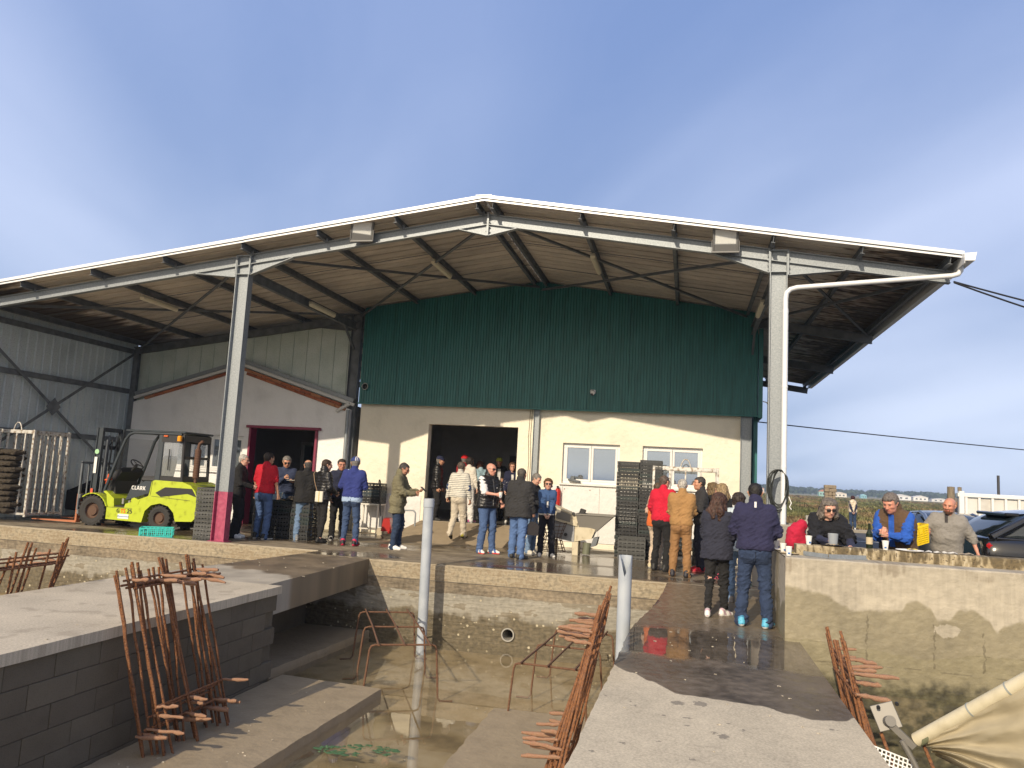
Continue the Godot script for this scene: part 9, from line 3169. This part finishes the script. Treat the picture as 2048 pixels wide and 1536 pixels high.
func sewn_details() -> void:
	for q in [["red polo shirt", DENIM * 0.8, 1.80], ["navy sweater and blue jeans", Color(0.016, 0.03, 0.07), 1.76], ["royal blue sweater", DENIM * 0.45, 1.80], ["camel sweater and tan", Color(0.25, 0.13, 0.05), 1.66], ["charcoal jacket and blue jeans", Color(0.06, 0.12, 0.26), 1.74]]:
		var w := wrist(q[0])
		var s: float = q[2] / 1.75
		for k in [-1, 1]:
			sew(w, "trousers", k * 0.085 * s - 0.062 * s, k * 0.085 * s + 0.055 * s, 0.755 * s, 0.875 * s, false, cloth(q[1], "denim"), "back_pocket")
		sew(w, "trousers", -0.006, 0.006, 0.80 * s, 0.90 * s, false, cloth(q[1] * 0.6, "denim"), "seam", 1, 5)
	var w := wrist("denim jacket with clasped")
	var s := 1.58 / 1.75
	sew(w, "denim_jacket", -0.016, 0.016, 1.08 * s, 1.22 * s, true, cloth(WHITE), "shirt_front", 1, 6)
	for k in [-1, 1]:
		sew(w, "denim_jacket", k * 0.085 - 0.04, k * 0.085 + 0.04, 1.27 * s, 1.31 * s, true, cloth(Color(0.03, 0.065, 0.16), "denim"), "pocket_flap", 3, 2, 0.006)
		sew(w, "denim_jacket", k * 0.03 - 0.006, k * 0.03 + 0.006, 1.02 * s, 1.36 * s, true, cloth(Color(0.028, 0.06, 0.15), "denim"), "front_seam", 1, 10, 0.005)
	w = wrist("quilted vest and white")
	sew(w, "quilted_vest", -0.006, 0.006, 0.95, 1.48, true, mat("zipgrey", Color(0.2, 0.2, 0.2), 0.4), "zip", 1, 14)
	sew(w, "quilted_vest", 0.07, 0.1, 1.30, 1.315, true, mat("papercup"), "badge", 1, 1)
	w = wrist("brown vest over")
	sew(w, "vest", -0.04, 0.03, 1.0, 1.40, true, cloth(Color(0.02, 0.10, 0.46)), "fleece_front", 2, 10, 0.005)
	for k in [-1, 1]: sew(w, "vest", k * 0.11 - 0.05, k * 0.11 + 0.04, 1.08, 1.12, true, cloth(Color(0.075, 0.044, 0.022)), "pocket_flap", 3, 2, 0.006)
	w = wrist("grey hooded top")
	sew(w, "hooded_top", -0.02, 0.02, 1.30, 1.42, true, cloth(Color(0.05, 0.045, 0.045)), "neck_opening", 1, 4, 0.005)
	w = wrist("cream bag")
	w = wrist("white haired person in a black")
	w = wrist("olive green parka")
	sew(w, "parka", -0.008, 0.008, 0.74, 1.40, true, cloth(Color(0.10, 0.09, 0.055)), "zip_flap", 1, 14, 0.004)
	for k in [-1, 1]: sew(w, "parka", k * 0.10 - 0.05, k * 0.10 + 0.045, 0.90, 0.94, true, cloth(Color(0.12, 0.11, 0.065)), "pocket_flap", 3, 2, 0.007)
	w = wrist("facing the camel")
	w = wrist("red collar facing")
	sew(w, "jacket", -0.03, 0.03, 1.02, 1.42, true, cloth(BLACK), "jacket_opening", 2, 10, 0.004)
	w = wrist("dark blazer")
	sew(w, "blazer", -0.03, 0.03, 1.0, 1.26, true, cloth(WHITE), "blouse_front", 2, 8, 0.004)
	w = wrist("lime cap")
	sew(w, "jacket", -0.04, 0.04, 1.05, 1.40, true, cloth(WHITE), "shirt_front", 2, 8, 0.004)

func cap_mat() -> StandardMaterial3D:
	var m := mat("capstripes", Color(1, 1, 1), 0.85)
	var im := Image.create(64, 4, false, Image.FORMAT_RGB8)
	for x in 64:
		for y in 4: im.set_pixel(x, y, Color(0.02, 0.04, 0.16).linear_to_srgb() if x < 34 else (Color(0.7, 0.7, 0.7).linear_to_srgb() if (x / 5) % 2 else Color(0.03, 0.05, 0.2).linear_to_srgb()))
	m.albedo_texture = ImageTexture.create_from_image(im)
	m.uv1_triplanar = true; m.uv1_scale = Vector3(5, 5, 5)
	return m
func patches() -> void:
	var w := wrist("elbow patches")
	for k in 2:
		var b := MB.new()
		b.lathe([Vector2(0, -0.08), Vector2(0.03, -0.06), Vector2(0.042, 0), Vector2(0.03, 0.06), Vector2(0, 0.08)], 14)
		var o := put(b, "elbow_patch", cloth(Color(0.02, 0.045, 0.13)), w[5])
		o.position = w[3 + k] + Vector3(0.024 if k == 0 else -0.024, 0.0, -0.024)

func wrist(part: String) -> Array:
	for k in wrists:
		if k.contains(part): return wrists[k]
	return [Vector3.ZERO, Vector3.ZERO, Vector3.ZERO]
func held_things() -> void:
	var b: MB
	var o: Node3D
	var w := wrist("holding a cup")
	cup(w[1] + Vector3(0.08, -0.05, 0.02), "white paper cup held by the bald person in the quilted vest")
	w = wrist("olive green parka")
	b = MB.new()
	b.box(Vector3.ZERO, Vector3(0.075, 0.15, 0.01), 0.004, Basis(Vector3(0, 1, 0), 1.4) * Basis(Vector3(1, 0, 0), -0.9))
	o = put(b, "mobile_phone", plastic("phonedark", Color(0.03, 0.03, 0.035), 0.2), self)
	o.position = w[0] + Vector3(0.13, 0.05, 0.02)
	tag(o, "dark mobile phone held by the person in the olive parka", "phone")
	w = wrist("looking at a phone")
	b = MB.new()
	b.box(Vector3.ZERO, Vector3(0.075, 0.15, 0.01), 0.004, Basis(Vector3(1, 0, 0), -0.8))
	o = put(b, "mobile_phone", plastic("phonedark"), self)
	o.position = (w[0] + w[1]) * 0.5 + Vector3(-0.06, 0.06, -0.08)
	tag(o, "dark mobile phone held by the balding person in the coat", "phone")
	w = wrist("eating behind")
	o = thing("plate", "white plate of oysters held by the person in sunglasses behind the crates", "plate", w[0] + Vector3(0.04, 0.03, 0.10))
	b = MB.new()
	b.lathe([Vector2(0, 0), Vector2(0.09, 0), Vector2(0.13, 0.015), Vector2(0.125, 0.018), Vector2(0.09, 0.006), Vector2(0, 0.006)], 20)
	put(b, "dish", mat("papercup"), o)
	for k in 4:
		b = MB.new()
		shell(b, Vector3(cos(k * 1.6) * 0.06, 0.02, sin(k * 1.6) * 0.06), 0.03, k)
		put(b, "oyster", shell_mat(), o)
	# shoulder bag
	w = wrist("cream bag")
	o = thing("shoulder_bag", "small cream shoulder bag with a pale gold stripe on the black quilted back", "bag", Vector3(w[2].x + 0.03, w[2].y + 0.02, w[2].z + 0.2), 0.15)
	b = MB.new()
	b.box(Vector3(0, 0, 0), Vector3(0.16, 0.22, 0.05), 0.012)
	put(b, "pouch", mat("bagcream", Color(0.62, 0.60, 0.5), 0.6), o)
	b = MB.new()
	b.box(Vector3(0, 0, 0.027), Vector3(0.02, 0.215, 0.004))
	put(b, "stripe", mat("baggold", Color(0.5, 0.42, 0.16), 0.5), o)
	b = MB.new()
	b.tube([Vector3(-0.05, 0.1, 0), Vector3(-0.12, 0.3, 0.0), Vector3(-0.17, 0.46, -0.06), Vector3(-0.16, 0.52, -0.16)], 0.007, 6)
	put(b, "strap", mat("strapbrown", Color(0.30, 0.2, 0.12), 0.7), o)
	# hand bag
	w = wrist("carrying a dark bag")
	o = thing("hand_bag", "soft dark grey handbag hanging from the charcoal jacket's hand", "bag", w[1] + Vector3(0.0, -0.30, 0.0), 0.3)
	b = MB.new()
	b.extrude(PackedVector2Array([Vector2(-0.11, -0.12), Vector2(0.10, -0.13), Vector2(0.12, 0.06), Vector2(0.04, 0.13), Vector2(-0.04, 0.13), Vector2(-0.12, 0.04)]), 0.08, Transform3D(Basis(), Vector3(0, 0, -0.04)))
	put(b, "pouch", cloth(Color(0.03, 0.027, 0.03)), o)
	b = MB.new()
	b.tube([Vector3(-0.05, 0.1, 0), Vector3(-0.03, 0.22, 0), Vector3(0.03, 0.22, 0), Vector3(0.05, 0.1, 0)], 0.01, 6)
	put(b, "handle", plastic("blackplastic"), o)
	# rucksack of the woman in the shawl
	w = wrist("draped shawl")
	o = thing("rucksack", "bright red rucksack slung on the shawl wearer's shoulder", "bag", w[2] + Vector3(-0.32, 0.22, -0.02), 0.3)
	b = MB.new()
	var Fb := Field.new(Vector3(-0.25, -0.3, -0.22), Vector3(0.25, 0.3, 0.22), 0.02)
	Fb.bone(Vector3(-0.05, -0.12, 0), Vector3(0.06, -0.12, 0), 0.10, 0.11, 0.06)
	Fb.bone(Vector3(-0.02, 0.0, 0), Vector3(0.05, 0.10, 0.02), 0.11, 0.07, 0.06)
	var Hb := Hull.new()
	Hb.add(Fb.net(), Color(1, 1, 1))
	fold(Hb, 5, 0.012, 1.0, [Vector3.ZERO])
	inst(Hb.mesh(), "pouch", cloth(Color(0.5, 0.012, 0.05)), o)
	b = MB.new()
	b.tube([Vector3(0.08, 0.08, 0.06), Vector3(0.15, 0.17, 0.17), Vector3(0.2, 0.2, 0.25), Vector3(0.26, 0.12, 0.33)], 0.016, 8)
	put(b, "strap", cloth(Color(0.5, 0.012, 0.05)), o)
	# yellow basket
	w = wrist("yellow basket")
	o = thing("plastic_basket", "yellow slatted plastic basket carried tilted by the bald bearded person", "basket", Vector3(3.16, 0.955, -12.3), 0.12)
	var tilt := Basis(Vector3(0, 0, 1), 0.35)
	var ye := plastic("basketyellow", Color(0.72, 0.52, 0.01), 0.4)
	b = MB.new()
	var top := [Vector3(-0.21, 0.12, 0.14), Vector3(0.21, 0.12, 0.14), Vector3(0.21, 0.12, -0.14), Vector3(-0.21, 0.12, -0.14)]
	var bot := [Vector3(-0.15, -0.12, 0.10), Vector3(0.15, -0.12, 0.10), Vector3(0.15, -0.12, -0.10), Vector3(-0.15, -0.12, -0.10)]
	for k in 4:
		var n := (k + 1) % 4
		b.beam(tilt * top[k], tilt * top[n], 0.02, 0.03)
		b.beam(tilt * bot[k], tilt * bot[n], 0.012, 0.015)
		for j in 6:
			var u := j / 6.0
			b.beam(tilt * top[k].lerp(top[n], u), tilt * bot[k].lerp(bot[n], u), 0.012, 0.022)
		for j in range(1, 8):
			var v := j / 8.0
			b.beam(tilt * top[k].lerp(bot[k], v), tilt * top[n].lerp(bot[n], v), 0.006, 0.020)
	for j in 7: b.beam(tilt * bot[0].lerp(bot[3], j / 6.0), tilt * bot[1].lerp(bot[2], j / 6.0), 0.02, 0.006)
	put(b, "basket", ye, o)
	w = wrist("blue jeans at the wall")
	b = MB.new()
	b.box(Vector3(-0.013, 0, 0), Vector3(0.012, 0.07, 0.004)); b.box(Vector3(0, 0, 0.0002), Vector3(0.013, 0.07, 0.004))
	var tab := put(b, "collar_tab", plastic("letterwhite"), w[5])
	tab.position = Vector3(0.0, 1.47, -0.085); tab.rotation.y = PI
	# bottle in the lime cap wearer's hand is out of sight; knife and oyster of the shucker
	w = wrist("shucking oysters")
	b = MB.new()
	shell(b, Vector3.ZERO, 0.035, 0.6)
	o = put(b, "oyster_shell", shell_mat(), self)
	o.position = (w[0] + w[1]) * 0.5 + Vector3(-0.05, -0.02, 0.06)
	tag(o, "oyster held in the shucker's hands above the wall", "shell")


const EXPOSURE := 1.6
const SKY_TOP := Color(0.40, 0.49, 0.67)
const SKY_HOR := Color(0.54, 0.61, 0.71)
const SUN_ENERGY := 0.88
const CLOUD := 0.24
func _ready() -> void:
	var t0 := Time.get_ticks_msec()
	setup_view()
	base_textures()
	build_ground()
	build_deck()
	build_tanks()
	build_walkway()
	build_tank_walls()
	print("setting ", Time.get_ticks_msec() - t0)
	build_shed()
	build_hall()
	build_annex()
	print("buildings ", Time.get_ticks_msec() - t0)
	build_trestles()
	build_crates()
	build_machinery()
	build_forklift()
	build_cars()
	build_right()
	build_distance()
	print("props ", Time.get_ticks_msec() - t0)
	build_people()
	print("people ", Time.get_ticks_msec() - t0)
